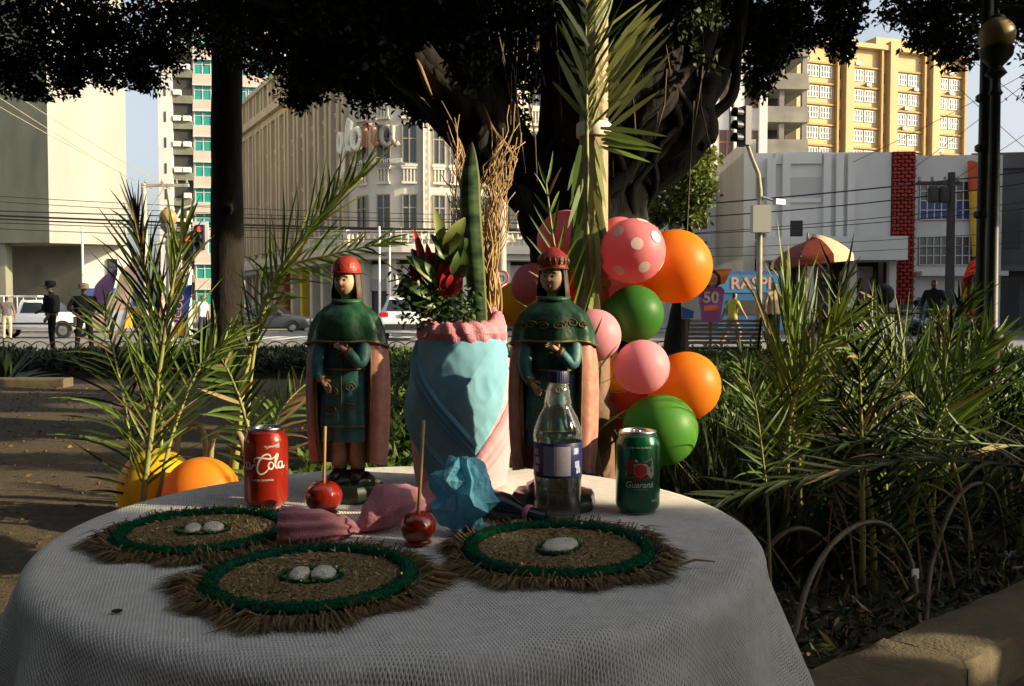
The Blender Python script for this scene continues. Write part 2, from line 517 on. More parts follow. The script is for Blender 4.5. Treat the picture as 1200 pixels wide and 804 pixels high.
mb = MB(); mb.span(-0.1, 13.9, -0.6, 13.2, 36.9, 37.5); mb.build('roof', PALEW, HR)

# --- corner building with pilasters, curved balcony and shop sign
C0 = Vector((-8.4, 50.0, 0))
gb = thing('corner_building', 'ornate old stucco corner building with pilasters, curved balcony and a broken script sign', 'building', C0)
dL = Vector((-0.51, 0.86, 0)).normalized(); dR = Vector((0.965, 0.26, 0)).normalized()
RC = 4.2                                            # rounded corner radius
half = math.acos(max(-1, min(1, dL.dot(dR)))) / 2
tl = RC / math.tan(half)
p1 = dL * tl; p2 = dR * tl
bis = (dL + dR).normalized(); cen = bis * (RC / math.sin(half))
a1 = math.atan2((p1 - cen).y, (p1 - cen).x); a2 = math.atan2((p2 - cen).y, (p2 - cen).x)
while a2 < a1: a2 += 2 * PI
ARC = RC * (a2 - a1); LL = 30.0; RL = 17.0
def at_s(s):
    """point and outward normal along the front: s<0 left side, 0..ARC corner, beyond right side"""
    if s < 0:
        n = (p1 - cen).normalized(); return p1 + dL * (-s), n
    if s > ARC:
        n = (p2 - cen).normalized(); return p2 + dR * (s - ARC), n
    a = a1 + s / RC; n = Vector((math.cos(a), math.sin(a), 0)); return cen + n * RC, n
def seg_s(s0, s1):
    if s1 <= 0.001 or s0 >= ARC - 0.001: return [s0, s1]
    n = max(2, int((s1 - s0) / 0.5) + 1)
    return [s0 + (s1 - s0) * i / (n - 1) for i in range(n)]
def front(mb, s0, s1, z0, z1, o0, o1):
    """a slab following the front between outward offsets o0 and o1"""
    ss = seg_s(s0, s1); vs = []
    for s in ss:
        p, n = at_s(s)
        for o_, z in ((o0, z0), (o1, z0), (o1, z1), (o0, z1)):
            q = p + n * o_; vs.append((q.x, q.y, z))
    fs = []
    for i in range(len(ss) - 1):
        for j in range(4):
            fs.append((4 * i + j, 4 * i + (j + 1) % 4, 4 * i + 4 + (j + 1) % 4, 4 * i + 4 + j))
    fs.append((0, 3, 2, 1)); k = 4 * (len(ss) - 1); fs.append((k, k + 1, k + 2, k + 3))
    mb.add(vs, fs)
def whole(mb, z0, z1, o0, o1):
    front(mb, -LL, 0, z0, z1, o0, o1); front(mb, 0, ARC, z0, z1, o0, o1); front(mb, ARC, ARC + RL, z0, z1, o0, o1)
mb = MB(); whole(mb, 5.0, 19.0, -0.6, 0.0); mb.build('wall', OLDST2, gb)
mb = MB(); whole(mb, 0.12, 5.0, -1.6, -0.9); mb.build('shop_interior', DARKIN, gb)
SH = [5.0, 8.8, 12.6]                                # floor levels
mb = MB(); front(mb, -LL, 0, 16.4, 17.0, 0.003, 0.65); front(mb, 0, ARC, 16.4, 17.0, 0.003, 0.65); front(mb, ARC, ARC + RL, 16.4, 17.0, 0.003, 0.65)
whole(mb, 15.9, 16.4, 0.003, 0.3); mb.build('cornice', OLDST, gb)
mb = MB(); whole(mb, 19.0, 19.35, -0.7, 0.45); mb.build('roof_edge', OLDST, gb)
mb = MB()
for s0, s1 in ((-LL, 0), (0, ARC), (ARC, ARC + RL)):
    front(mb, s0, s1, 4.6, 5.0, -1.5, 0.95); front(mb, s0, s1, 4.25, 4.6, -1.5, 0.6)
balc = mb.build('balcony', OLDST2, gb)
SASH = mat('old_sash', (0.3, 0.27, 0.2), 0.7, c2=(0.22, 0.2, 0.15), scale=4)
def baluster_run(z, o, s0, s1, step=0.34, h=0.85):
    mb = MB()
    front(mb, s0, s1, z + h, z + h + 0.14, o - 0.1, o + 0.1)
    front(mb, s0, s1, z, z + 0.1, o - 0.1, o + 0.1)
    s = s0 + 0.2
    while s < s1 - 0.1:
        p, n = at_s(s); q = p + n * o
        mb.lathe([(0.07, z + 0.1), (0.05, z + 0.2), (0.11, z + 0.42), (0.05, z + 0.72), (0.075, z + h)], 6, (q.x, q.y, 0), cap=False)
        s += step
    return mb.build('balustrade', OLDST2, gb)
for s0, s1 in ((-8, -0.01), (0, ARC), (ARC + 0.01, ARC + RL)):
    baluster_run(5.0, 0.8, s0, s1)
s = -8.0
while s < ARC + RL:
    p, n = at_s(s); q = p + n * 0.8
    mb = MB(); mb.box((q.x, q.y, 5.52), (0.36, 0.36, 1.04), math.atan2(n.y, n.x)); mb.build('pedestal', OLDST2, gb)
    s += 3.05
def bay(s, wide, mats, left):
    p, n = at_s(s)
    # three tall windows between pilasters
    for z, (w0, w1) in zip(SH, ((0.8, 3.1), (1.05, 3.4), (1.05, 3.2))):
        mb = MB(); front(mb, s - wide / 2, s + wide / 2, z + w0, z + w1, 0.003, 0.03)
        w = mb.build('window', WINDG, gb)
        mb = MB()
        for q in (-0.5, -0.03, 0.46): front(mb, s + q * wide, s + q * wide + 0.07, z + w0, z + w1, 0.033, 0.1)
        for q in (w0, w0 + 1.45, w1 - 0.08): front(mb, s - wide / 2, s + wide / 2, z + q, z + q + 0.08, 0.034, 0.098)
        mb.build('sash', SASH, w)
        mb = MB(); front(mb, s - wide / 2 - 0.05, s + wide / 2 + 0.05, z + w0 - 0.16, z + w0 - 0.003, 0.003, 0.22); mb.build('sill', mats, w)
    for z in SH[1:]:
        mb = MB()
        front(mb, s - wide / 2, s + wide / 2, z + 0.75, z + 0.87, 0.02, 0.2); front(mb, s - wide / 2, s + wide / 2, z - 0.12, z + 0.02, 0.02, 0.2)
        q = s - wide / 2 + 0.08
        while q < s + wide / 2:
            front(mb, q, q + 0.09, z + 0.02, z + 0.75, 0.05, 0.15); q += 0.2
        mb.build('window_railing', mats, gb)
    mb = MB(); front(mb, s - wide / 2, s + wide / 2, 17.2, 18.5, 0.003, 0.05); mb.build('attic_window', WINDG, gb)
for k in range(12):                                 # left side: narrow slit bays
    s = -1.6 - k * 2.35
    bay(s, 0.75, OLDST, True)
for k in range(13):
    for ds in (-0.75, 0.1):
        s = -0.55 - k * 2.35 + ds
        mb = MB(); front(mb, s, s + 0.42, 5.9, 15.9, 0.003, 0.32); mb.build('pilaster', OLDST, gb)
        mb = MB(); front(mb, s, s + 0.42, 17.0, 19.0, 0.003, 0.25); mb.build('attic_pilaster', OLDST, gb)
for s in (1.6, 3.15, 4.7): 
    if s < ARC - 0.5: bay(s, 0.85, OLDST2, False)
for k in range(6):                                  # corner and right side: triple windows between white pilasters
    s = ARC + 1.0 + k * 3.0
    if s > ARC + RL - 1: break
    for dq in (0, 1.05):
        bay(s + dq * 0.95, 0.72, OLDST2, False)
for k in range(7):
    s = ARC - 0.25 + k * 3.0
    for ds in (0, 0.35):
        if s + ds + 0.3 < ARC + RL:
            mb = MB(); front(mb, max(s + ds, ARC + 0.01), max(s + ds, ARC + 0.01) + 0.32, 5.9, 15.9, 0.003, 0.36); mb.build('pilaster', OLDST2, gb)
# ground floor columns and shop fronts
s = -27.0; i = 0
while s < ARC + RL:
    p, n = at_s(s); q = p - n * 0.45
    mb = MB(); mb.box((q.x, q.y, 2.18), (0.6, 0.6, 4.12), math.atan2(n.y, n.x))
    mb.build('shop_column', [OLDST2, mat('red_column', (0.4, 0.1, 0.07), 0.8, c2=(0.3, 0.08, 0.05), scale=2), mat('yellow_column', (0.65, 0.45, 0.05), 0.8)][[0, 0, 0, 0, 0, 1, 0, 2, 0, 0, 0, 0, 0, 0, 0, 0, 0, 0, 0, 0, 0, 0, 0, 0][i]] if i < 24 else OLDST2, gb)
    s += 2.35; i += 1
for k in range(9):
    s = ARC * 0.2 + k * 2.4
    mb = MB(); front(mb, s, s + 1.9, 3.1, 4.0, -0.8, -0.7); mb.build('shutter_box', PALEW, gb)
    mb = MB(); front(mb, s + 0.1, s + 1.8, 0.5, 3.0, -0.85, -0.8); mb.build('shop_window', WINDG, gb)
    mb = MB(); front(mb, s, s + 1.9, 2.4, 3.1, -0.82, -0.6); mb.build('awning_board', mat('awning_grey', (0.35, 0.34, 0.32), 0.8), gb)
# the script sign, standing off the wall near the corner
SIGNW = mat('sign_cream', (0.85, 0.82, 0.68), 0.5)
SIGNR = mat('sign_rust', (0.42, 0.16, 0.09), 0.8, c2=(0.3, 0.2, 0.14), scale=3)
SIGNG = mat('sign_bare', (0.36, 0.32, 0.27), 0.8, c2=(0.28, 0.25, 0.2), scale=3)
def ring(cx, cz, rx, rz, a0=0, a1=360, n=20):
    return [(cx + rx * math.cos(math.radians(a0 + (a1 - a0) * i / n)), cz + rz * math.sin(math.radians(a0 + (a1 - a0) * i / n))) for i in range(n + 1)]
sg_s = 1.6
def sign_letter(name, strokes, m, w=0.16):
    mb = MB()
    for st in strokes:
        pts = []
        for (x, z) in st:
            p, n = at_s(sg_s + x); q = p + n * 0.55; pts.append((q.x, q.y, 10.3 + z * 1.12))
        mb.tube(pts, w, 6)
    return mb.build(name, m, gb, smooth=True)
sign_letter('sign_letter', [ring(-1.5, 1.0, 0.3, 0.48), [(-1.18, 1.5), (-1.18, 0.3), (-1.22, -0.5), (-1.45, -0.9), (-1.72, -0.75), (-1.68, -0.35), (-1.15, 0.3), (-0.85, 0.55)]], SIGNW)
sign_letter('sign_letter', [[(-0.72, 0.6), (-0.45, 1.3), (-0.35, 1.9), (-0.5, 2.1), (-0.66, 1.7), (-0.7, 1.0), (-0.62, 0.5), (-0.4, 0.45), (-0.25, 0.7)]], SIGNW)
sign_letter('sign_letter', [ring(0.08, 0.98, 0.32, 0.5)], SIGNW, 0.18)
sign_letter('sign_letter', [[(0.62, 0.5), (0.66, 1.5), (0.8, 1.75), (1.0, 1.6)]], SIGNR)
sign_letter('sign_letter', [[(1.22, 1.45), (1.18, 0.75), (1.32, 0.5), (1.5, 0.7)], [(1.26, 1.85), (1.28, 1.95)]], SIGNR)
sign_letter('sign_letter', [ring(1.95, 0.98, 0.3, 0.48), [(2.27, 1.5), (2.25, 0.8), (2.4, 0.5), (2.6, 0.65)]], SIGNG)
def small_text(body, s0, z, size, m, oo=0.5):
    vs, fs = text_geo(body, size, 0.0, 1.0, 'LEFT')
    mb = MB(); pts = []
    for v in vs:
        p, n = at_s(s0 + v.x); q = p + n * oo; pts.append((q.x, q.y, z + v.y))
    mb.add(pts, fs); return mb.build('sign_lettering', m, gb)
small_text('Comida Chinesa', sg_s - 0.55, 10.02, 0.5, SIGNW)
mb = MB(); front(mb, sg_s - 0.6, sg_s + 2.9, 9.72, 9.8, 0.36, 0.48); mb.build('sign_rail', GREYM, gb)

# --- white pilastered building behind the traffic light
WB = mat('white_wall', (0.72, 0.71, 0.67), 0.8, c2=(0.58, 0.57, 0.53), scale=0.5, detail=8, stretch=(1, 1, 0.3))
pb = thing('pilastered_building', 'white building with tall plain pilasters and red trimmed windows beside the grey frame', 'building', (9.0, 54.0, 0), math.radians(4))
mb = MB(); mb.span(0, 7.2, 0, 9, 0.12, 17.4); mb.build('wall', WB, pb)
mb = MB(); mb.span(-0.2, 7.4, -0.5, 9, 17.4, 18.0); mb.build('cornice', WB, pb)
mb = MB(); mb.span(-0.2, 7.4, -0.45, -0.003, 9.2, 9.8); mb.build('string_course', WB, pb)
for k in range(5):
    mb = MB(); mb.span(0.1 + k * 1.62, 0.6 + k * 1.62, -0.35, -0.003, 0.12, 9.2); mb.build('pilaster', WB, pb)
    mb = MB(); mb.span(0.1 + k * 1.62, 0.6 + k * 1.62, -0.3, -0.003, 9.8, 17.4); mb.build('pilaster', WB, pb)
for k in range(4):
    for z in (3.6, 6.4, 10.6, 14.0):
        x0 = 0.85 + k * 1.62
        mb = MB(); mb.span(x0, x0 + 0.95, -0.04, -0.003, z, z + 2.0); w = mb.build('window', mat('brown_glass', (0.1, 0.06, 0.045), 0.2), pb)
        mb = MB(); mb.span(x0 + 0.44, x0 + 0.52, -0.1, -0.043, z, z + 2.0); mb.span(x0, x0 + 0.95, -0.098, -0.043, z + 1.2, z + 1.28)
        mb.build('frame', mat('red_frame', (0.32, 0.12, 0.09), 0.7), w)

# --- bare concrete frame building
ub = thing('unfinished_building', 'weathered grey concrete building frame with open floors behind the white shop', 'building', (17.2, 68.0, 0), math.radians(3))
WEA = mat('weathered_concrete', (0.3, 0.28, 0.24), 0.9, c2=(0.15, 0.14, 0.12), scale=0.6, detail=9, bump=0.3, bscale=5)
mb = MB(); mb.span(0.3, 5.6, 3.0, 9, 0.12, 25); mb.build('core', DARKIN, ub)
for z in (0.3, 4, 7.5, 10.6, 13.6, 16.2, 18.8, 21.4, 24):
    mb = MB(); mb.span(0, 6.4, 0, 9, z, z + 0.5); mb.build('slab', WEA, ub)
    mb = MB(); mb.span(0.05, 6.35, 0.05, 0.25, z + 0.5, z + 1.25); mb.build('parapet', WEA, ub)
for x in (0.1, 2.1, 4.1, 5.95):
    mb = MB(); mb.span(x, x + 0.4, 0.3, 0.7, 0.12, 24.2); mb.build('column', WEA, ub)
mb = MB(); mb.span(0.02, 6.38, 0.02, 0.3, 7.9, 13.7); mb.build('blank_wall', WEA, ub)

# --- yellow apartment block
YEL = mat('yellow_wall', (0.52, 0.39, 0.2), 0.85, c2=(0.45, 0.33, 0.16), scale=0.15, detail=7)
YELD = mat('ochre_trim', (0.42, 0.26, 0.1), 0.85)
yb = thing('yellow_block', 'tall yellow apartment block with white framed windows in four bays', 'building', (42.3, 128.0, 0), math.radians(18))
mb = MB(); mb.span(0, 31.5, 0, 14, 0.12, 41.3); mb.build('wall', YEL, yb)
WF = mat('white_frame', (0.75, 0.74, 0.7), 0.5)
BL = mat('blind_glass', (0.3, 0.29, 0.27), 0.25, c2=(0.12, 0.12, 0.12), scale=0.35)
bays = [(1.7, 2.2), (9.8, 2.2), (18.0, 2.2), (26.0, 2.2)]
proto = None
def yellow_window(x, z, w_=2.0):
    global proto
    if proto is None:
        mb = MB(); mb.span(0, 2.05, -0.05, -0.003, 0, 1.75); pane = mb.build('window', BL, yb)
        mb = MB()
        for xx in (0, 0.48, 0.97, 1.46, 1.95): mb.span(xx, xx + 0.1, -0.13, -0.053, 0, 1.75)
        for zz in (0, 0.8, 1.65): mb.span(0.1, 1.95, -0.125, -0.053, zz, zz + 0.1)
        fr = mb.build('frame', WF, pane)
        proto = (pane, fr); pane.location = (x, 0, z); return
    c = link_copy(proto[0], yb, (x, 0, z)); link_copy(proto[1], c)
for bi, (bx, bw) in enumerate(bays):
    for r in range(9):
        z = 12.0 + r * 3.05
        for k in range(2): yellow_window(bx + k * 2.35, z)
    mb = MB(); mb.span(bx + 5.0, bx + 5.35, -0.7, -0.003, 0.12, 41.3); mb.build('fin', YELD, yb)
    if bi < 3:
        mb = MB(); mb.span(bx + 6.3, bx + 7.7, -1.1, -0.003, 0.12, 42.6); mb.build('rib', YEL, yb)
        for r in range(9):
            mb = MB(); mb.span(bx + 5.45, bx + 6.1, -0.06, -0.003, 12.0 + r * 3.05, 13.6 + r * 3.05); mb.build('narrow_window', WINDG, yb)
    for r in range(10):
        mb = MB(); mb.span(bx - 0.1, bx + 4.95, -0.35, -0.003, 10.9 + r * 3.05, 11.15 + r * 3.05); mb.build('ledge', YELD, yb)
    for r in range(10):
        if random.random() < 0.35:
            mb = MB(); x0 = bx + random.uniform(0.2, 3.8); mb.span(x0, x0 + 0.8, -0.5, -0.003, 11.25 + r * 3.05, 11.75 + r * 3.05); mb.build('air_conditioner', GREYM, yb)
mb = MB(); mb.span(-0.4, 32, -0.9, 14.4, 41.3, 42.0); mb.build('roof', YEL, yb)
mb = MB(); mb.span(16, 23, 2, 9, 42.0, 44.2); mb.build('water_tank', YEL, yb)

# --- white deco shop building with canopy, red block screen and grid windows
wb = thing('deco_building', 'white deco shop building with fluted pilasters, long canopy and red pierced panel', 'building', (12.4, 46.0, 0), math.radians(-3))
mb = MB(); mb.span(0, 7.75, 0, 10, 4.0, 9.6); mb.build('wall', WB, wb)
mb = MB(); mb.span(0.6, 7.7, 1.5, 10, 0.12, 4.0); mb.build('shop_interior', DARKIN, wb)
mb = MB(); mb.span(0.0, 0.6, -0.2, 10, 0.12, 10.3); mb.build('pylon', OLDST2, wb)
mb = MB(); mb.span(1.2, 1.65, -0.25, -0.003, 4.1, 9.3); mb.build('pier', WB, wb)
mb = MB(); mb.span(2.0, 2.4, -0.3, -0.003, 4.1, 9.5); mb.build('pier', WB, wb)
for x in (4.15, 4.8, 5.4):
    mb = MB(); mb.span(x, x + 0.38, -0.3, -0.003, 4.3, 9.55); mb.build('flute', WB, wb)
mb = MB(); mb.span(1.65, 4.1, -0.16, -0.003, 9.0, 9.61); mb.build('parapet', WB, wb)
mb = MB(); mb.span(2.45, 4.1, -0.02, -0.003, 7.2, 8.3); mb.build('blind_window', mat('grey_blind', (0.5, 0.49, 0.46), 0.8), wb)
mb = MB(); mb.span(2.45, 4.1, -0.14, -0.003, 6.95, 7.18); mb.build('ledge', WB, wb)
mb = MB(); mb.span(2.5, 3.15, -0.03, -0.003, 4.4, 6.0); mb.build('open_window', DARKIN, wb)
mb = MB(); mb.span(0.65, 1.15, -0.02, -0.003, 5.0, 6.2); mb.build('window', WINDG, wb)
mb = MB(); mb.span(0.65, 1.1, -0.02, -0.003, 7.2, 8.3); mb.build('window', GREYM, wb)
mb = MB(); mb.span(0.7, 7.75, -2.3, -0.003, 3.75, 4.95); mb.build('canopy', WB, wb)
for x in (0.7, 3.0, 5.2, 7.2):
    mb = MB(); mb.span(x, x + 0.35, -1.4, -1.0, 0.12, 3.75); mb.build('post', PALEW, wb)
for x in (1.2, 3.5, 5.7):
    mb = MB(); mb.span(x, x + 1.5, 1.3, 1.497, 0.6, 3.0); mb.build('shop_window', WINDG, wb)
    mb = MB(); mb.span(x, x + 1.6, 1.2, 1.296, 3.0, 3.6); mb.build('sign_board', mat('shop_sign', (0.5, 0.48, 0.45), 0.7, c2=(0.35, 0.2, 0.2), scale=2), wb)
# red pierced screen
REDB = mat('red_block', (0.42, 0.05, 0.035), 0.75, c2=(0.3, 0.035, 0.025), scale=1.5)
mb = MB(); mb.span(7.78, 8.95, -0.1, 1, 1.6, 9.6); rp = mb.build('red_panel', mat('red_recess', (0.12, 0.02, 0.015), 0.9), wb)
mb = MB()
for i in range(6):
    for j in range(40):
        x0 = 7.8 + i * 0.19; z0 = 1.65 + j * 0.198
        if (i + j) % 2 == 0:
            mb.box((x0 + 0.09, -0.2, z0 + 0.09), (0.17, 0.19, 0.1), 0.3)
        else:
            mb.box((x0 + 0.09, -0.18, z0 + 0.09), (0.1, 0.15, 0.18), -0.3)
mb.build('pierced_block', REDB, wb, kind='stuff')
# grid window wing
BLU = mat('blue_pane', (0.03, 0.06, 0.2), 0.3)
mb = MB(); mb.span(9.0, 13.5, 0, 10, 0.12, 9.4); mb.build('wing_wall', WB, wb)
for z0, z1, nz in ((6.0, 8.0, 4), (3.6, 5.1, 3)):
    mb = MB(); mb.span(9.2, 13.3, -0.05, -0.003, z0, z1); w = mb.build('grid_window', WINDG, wb)
    if z0 > 5:
        mb = MB(); mb.span(9.22, 13.28, -0.07, -0.053, z0 + 0.02, z0 + 0.95); mb.build('blue_panes', BLU, w)
    mb = MB()
    for i in range(12): mb.span(9.2 + i * 0.37, 9.25 + i * 0.37, -0.13, -0.073, z0, z1)
    for j in range(nz + 1): mb.span(9.2, 13.3, -0.125, -0.073, z0 + j * (z1 - z0) / nz - 0.02, z0 + j * (z1 - z0) / nz + 0.03)
    mb.build('grid_bars', mat('grid_bar', (0.55, 0.55, 0.52), 0.6), w)
mb = MB(); mb.span(9.2, 13.3, -0.06, -0.003, 0.15, 1.9); mb.build('shop_front', mat('teal_front', (0.12, 0.3, 0.3), 0.6, c2=(0.05, 0.12, 0.13), scale=1.5), wb)
mb = MB(); mb.span(9.05, 13.45, -0.9, -0.003, 3.0, 3.25); mb.build('ledge', WB, wb)

# --- dark grey building at the right edge
db = thing('grey_building', 'dark grey flat building beside the tall yellow sign', 'building', (25.2, 47.0, 0), math.radians(-8))
GRB = mat('slate_wall', (0.14, 0.145, 0.15), 0.85, c2=(0.1, 0.1, 0.105), scale=0.5, detail=7)
mb = MB(); mb.span(0, 14, 0, 12, 0.12, 9.6); mb.build('wall', GRB, db)
mb = MB(); mb.span(-0.1, 14.1, -0.25, -0.003, 8.9, 9.75); mb.build('parapet', GRB, db)
for k in range(4):
    mb = MB(); mb.span(0.6 + k * 2.4, 2.5 + k * 2.4, -0.05, -0.003, 4.6, 6.6); mb.build('window', WINDG, db)
    mb = MB(); mb.span(0.6 + k * 2.4, 2.5 + k * 2.4, -0.06, -0.003, 0.3, 3.0); mb.build('shop_front', WINDG, db)
mb = MB(); mb.span(-0.15, 14, -1.2, -0.003, 3.3, 3.6); mb.build('canopy', GRB, db)
# --- unseen block added to throw shade on the deco shop
xb = thing('added_shade_block', 'plain pale block added out of view to shade the deco shop', 'building', (29.5, 30.5, 0))
mb = MB(); mb.span(0, 14, 0, 13.8, 0.0, 16.0); mb.build('wall', PALEW, xb)
mb = MB(); mb.span(-0.3, 14.3, -0.3, 14.1, 16.0, 16.5); mb.build('cornice', PALEW, xb)
for k in range(5):
    for z in (1.0, 5.0, 8.8, 12.4):
        mb = MB(); mb.span(-0.04, -0.003, 0.9 + k * 2.6, 2.4 + k * 2.6, z, z + 2.0); w = mb.build('window', WINDG, xb)
        mb = MB(); mb.span(-0.1, -0.043, 1.6 + k * 2.6, 1.7 + k * 2.6, z, z + 2.0); mb.build('frame', WHITE, w)
# tall tapered sign
sgn = thing('blade_sign', 'tall tapered yellow blade sign with an orange top', 'sign', (23.9, 44.8, 0.12))
YS = mat('sign_yellow', (0.75, 0.42, 0.03), 0.5); OS = mat('sign_orange', (0.62, 0.1, 0.03), 0.5)
mb = MB(); mb.plate([(0.35, 3.9), (0.85, 3.9), (0.75, 7.3), (0.1, 7.3)], 0, 0.3); mb.build('lower_face', YS, sgn)
mb = MB(); mb.plate([(0.1, 7.3), (0.75, 7.3), (0.75, 8.7), (0.0, 8.9)], -0.003, 0.303); mb.build('upper_face', OS, sgn)
mb = MB(); mb.tube([(0.6, 0.15, 0), (0.6, 0.15, 3.95)], 0.09, 8); mb.build('post', GREYM, sgn)
# ------------------------------------------------------------------ vehicles
def paint(name, c, rough=0.25): return mat(name, c, rough, 0.0, coat=0.6, spec=0.5)
TAIL = mat('tail_lamp', (0.45, 0.02, 0.02), 0.2)
HEADL = mat('head_lamp', (0.7, 0.7, 0.68), 0.1, 0.3)
CHROME = mat('chrome', (0.6, 0.6, 0.6), 0.2, 1.0)
def wheel(parent, x, y, r, w=0.2):
    mb = MB(); n = 20
    prof = [(r * 0.62, -w / 2), (r * 0.93, -w / 2), (r, -w * 0.3), (r, w * 0.3), (r * 0.93, w / 2), (r * 0.62, w / 2)]
    vs = []
    for rr, yy in prof:
        for j in range(n):
            a = 2 * PI * j / n; vs.append((x + rr * math.cos(a), y + yy, r + rr * math.sin(a)))
    fs = [(i * n + j, i * n + (j + 1) % n, (i + 1) * n + (j + 1) % n, (i + 1) * n + j) for i in range(5) for j in range(n)]
    mb.add(vs, fs); t = mb.build('wheel', RUBBER, parent, smooth=40)
    mb = MB(); vs = []
    for rr, yy in ((0.02, w * 0.42), (r * 0.2, w * 0.45), (r * 0.62, w * 0.36), (r * 0.63, -w * 0.36), (0.02, -w * 0.4)):
        for j in range(n):
            a = 2 * PI * j / n; k = yy * (1 if y > 0 else -1)
            vs.append((x + rr * math.cos(a), y + k, r + rr * math.sin(a)))
    fs = [(i * n + j, i * n + (j + 1) % n, (i + 1) * n + (j + 1) % n, (i + 1) * n + j) for i in range(4) for j in range(n)]
    mb.add(vs, fs); mb.build('rim', CHROME, t, smooth=40)

def car(name, label, cat, loc, rz, st, colm, wheels, wr, side_glass, front_glass, rear_glass, tails, heads, belt, extra=None):
    """st: stations (x, z_bottom, z_top, half width at belt, half width at top)"""
    t = thing(name, label, cat, loc, rz)
    def at(x):
        for a, b in zip(st, st[1:]):
            if a[0] <= x <= b[0] or b[0] <= x <= a[0]:
                k = (x - a[0]) / (b[0] - a[0]); return [a[i] + (b[i] - a[i]) * k for i in range(5)]
        return list(st[0] if abs(x - st[0][0]) < abs(x - st[-1][0]) else st[-1])
    def half(x, z):
        _, zb, zt, wb, wt = at(x); zz = min(belt, zt)
        if z <= zz: return wb
        return wb + (wt - wb) * min(1, (z - zz) / max(0.01, zt - zz))
    mb = MB(); m = 0; vs = []
    for x, zb, zt, wb, wt in st:
        zz = min(belt, zt - 0.02)
        sec = [(wb * 0.9, zb), (wb * 0.99, zb + 0.12), (wb, zz - 0.15), (wb * 0.97, zz), (wt, zt - 0.06), (wt * 0.9, zt)]
        ring_ = [(y, z) for y, z in sec] + [(-y, z) for y, z in reversed(sec)]
        m = len(ring_)
        vs += [(x, y, z) for y, z in ring_]
    fs = []
    for i in range(len(st) - 1):
        for j in range(m):
            fs.append((i * m + j, i * m + (j + 1) % m, (i + 1) * m + (j + 1) % m, (i + 1) * m + j))
    fs.append(tuple(range(m - 1, -1, -1))); fs.append(tuple((len(st) - 1) * m + j for j in range(m)))
    mb.add(vs, fs); mb.build('body', colm, t, smooth=28)
    for poly in side_glass:
        for sgn_ in (1, -1):
            mb = MB(); mb.add([(x, sgn_ * (half(x, z) + 0.012), z) for x, z in poly], [tuple(range(len(poly)))])
            mb.build('side_window', GLASSD, t)
    for nm, g in (('windscreen', front_glass), ('rear_window', rear_glass)):
        if g:
            (xa, za), (xb, zb_) = g; o = 0.02 if nm == 'windscreen' else -0.02
            mb = MB(); ya, yb_ = half(xa, za) * 0.93, half(xb, zb_) * 0.88
            mb.add([(xa + o, -ya, za + 0.02), (xa + o, ya, za + 0.02), (xb + o, yb_, zb_ + 0.02), (xb + o, -yb_, zb_ + 0.02)], [(0, 1, 2, 3)])
            mb.build(nm, GLASSD, t)
    for x, s_ in wheels:
        for sg in (1, -1):
            wheel(t, x, sg * (s_ - 0.08), wr)
            mb = MB(); pts = []
            for j in range(13):
                a = PI * j / 12; pts.append((x + (wr + 0.05) * math.cos(a), sg * (s_ + 0.004), wr + (wr + 0.05) * math.sin(a)))
            mb.tube(pts, 0.035, 5); mb.build('wheel_arch', RUBBER, t)
    for (x, y, z, sx, sy, sz) in tails:
        for sg in (1, -1):
            mb = MB(); mb.box((x, sg * y, z), (sx, sy, sz)); mb.build('tail_light', TAIL, t)
    for (x, y, z, sx, sy, sz) in heads:
        for sg in (1, -1):
            mb = MB(); mb.box((x, sg * y, z), (sx, sy, sz)); mb.build('headlight', HEADL, t)
    if extra: extra(t)
    return t
def plates(xr, z):
    def f(t):
        mb = MB(); mb.box((xr, 0, z), (0.03, 0.42, 0.14)); mb.build('number_plate', GREYM, t)
        mb = MB(); mb.box((xr - 0.0, 0, z - 0.42), (0.1, 1.5, 0.22)); mb.build('bumper', RUBBER, t)
        for sg in (1, -1):
            mb = MB(); mb.box((0.75, sg * 0.98, 0.98), (0.12, 0.2, 0.13)); mb.build('mirror', RUBBER, t)
    return f
sedan_st = [(-2.2, 0.35, 0.78, 0.74, 0.7), (-2.12, 0.28, 0.98, 0.84, 0.74), (-1.55, 0.24, 1.04, 0.88, 0.72), (-0.75, 0.22, 1.44, 0.89, 0.6), (0.25, 0.22, 1.47, 0.89, 0.6), (1.05, 0.22, 0.98, 0.88, 0.74), (1.9, 0.24, 0.84, 0.85, 0.72), (2.2, 0.34, 0.62, 0.7, 0.62)]
sedan_side = [[(-1.25, 0.96), (-0.62, 1.34), (-0.28, 1.36), (-0.28, 0.96)], [(-0.2, 0.96), (-0.2, 1.37), (0.2, 1.36), (0.85, 0.96)]]
p = G(328, 389.5)
car('sedan', 'dark grey sedan on the road in front of the corner building', 'car', (p.x - 0.2, p.y - 1.0, 0.004), 0.02, sedan_st, paint('car_grey', (0.05, 0.055, 0.06)), [(-1.35, 0.86), (1.35, 0.86)], 0.31, sedan_side, ((0.98, 1.0), (0.35, 1.42)), ((-1.5, 1.06), (-0.8, 1.42)), [(-2.16, 0.6, 0.8, 0.1, 0.3, 0.14)], [(2.1, 0.6, 0.68, 0.12, 0.3, 0.14)], 0.95, plates(-2.22, 0.7))
suv_st = [(-2.15, 0.4, 0.8, 0.82, 0.78), (-2.1, 0.32, 1.1, 0.9, 0.74), (-1.75, 0.28, 1.62, 0.92, 0.64), (-0.9, 0.26, 1.7, 0.93, 0.66), (0.35, 0.26, 1.66, 0.93, 0.66), (1.05, 0.26, 1.1, 0.92, 0.78), (1.9, 0.28, 0.98, 0.88, 0.76), (2.15, 0.4, 0.75, 0.75, 0.68)]
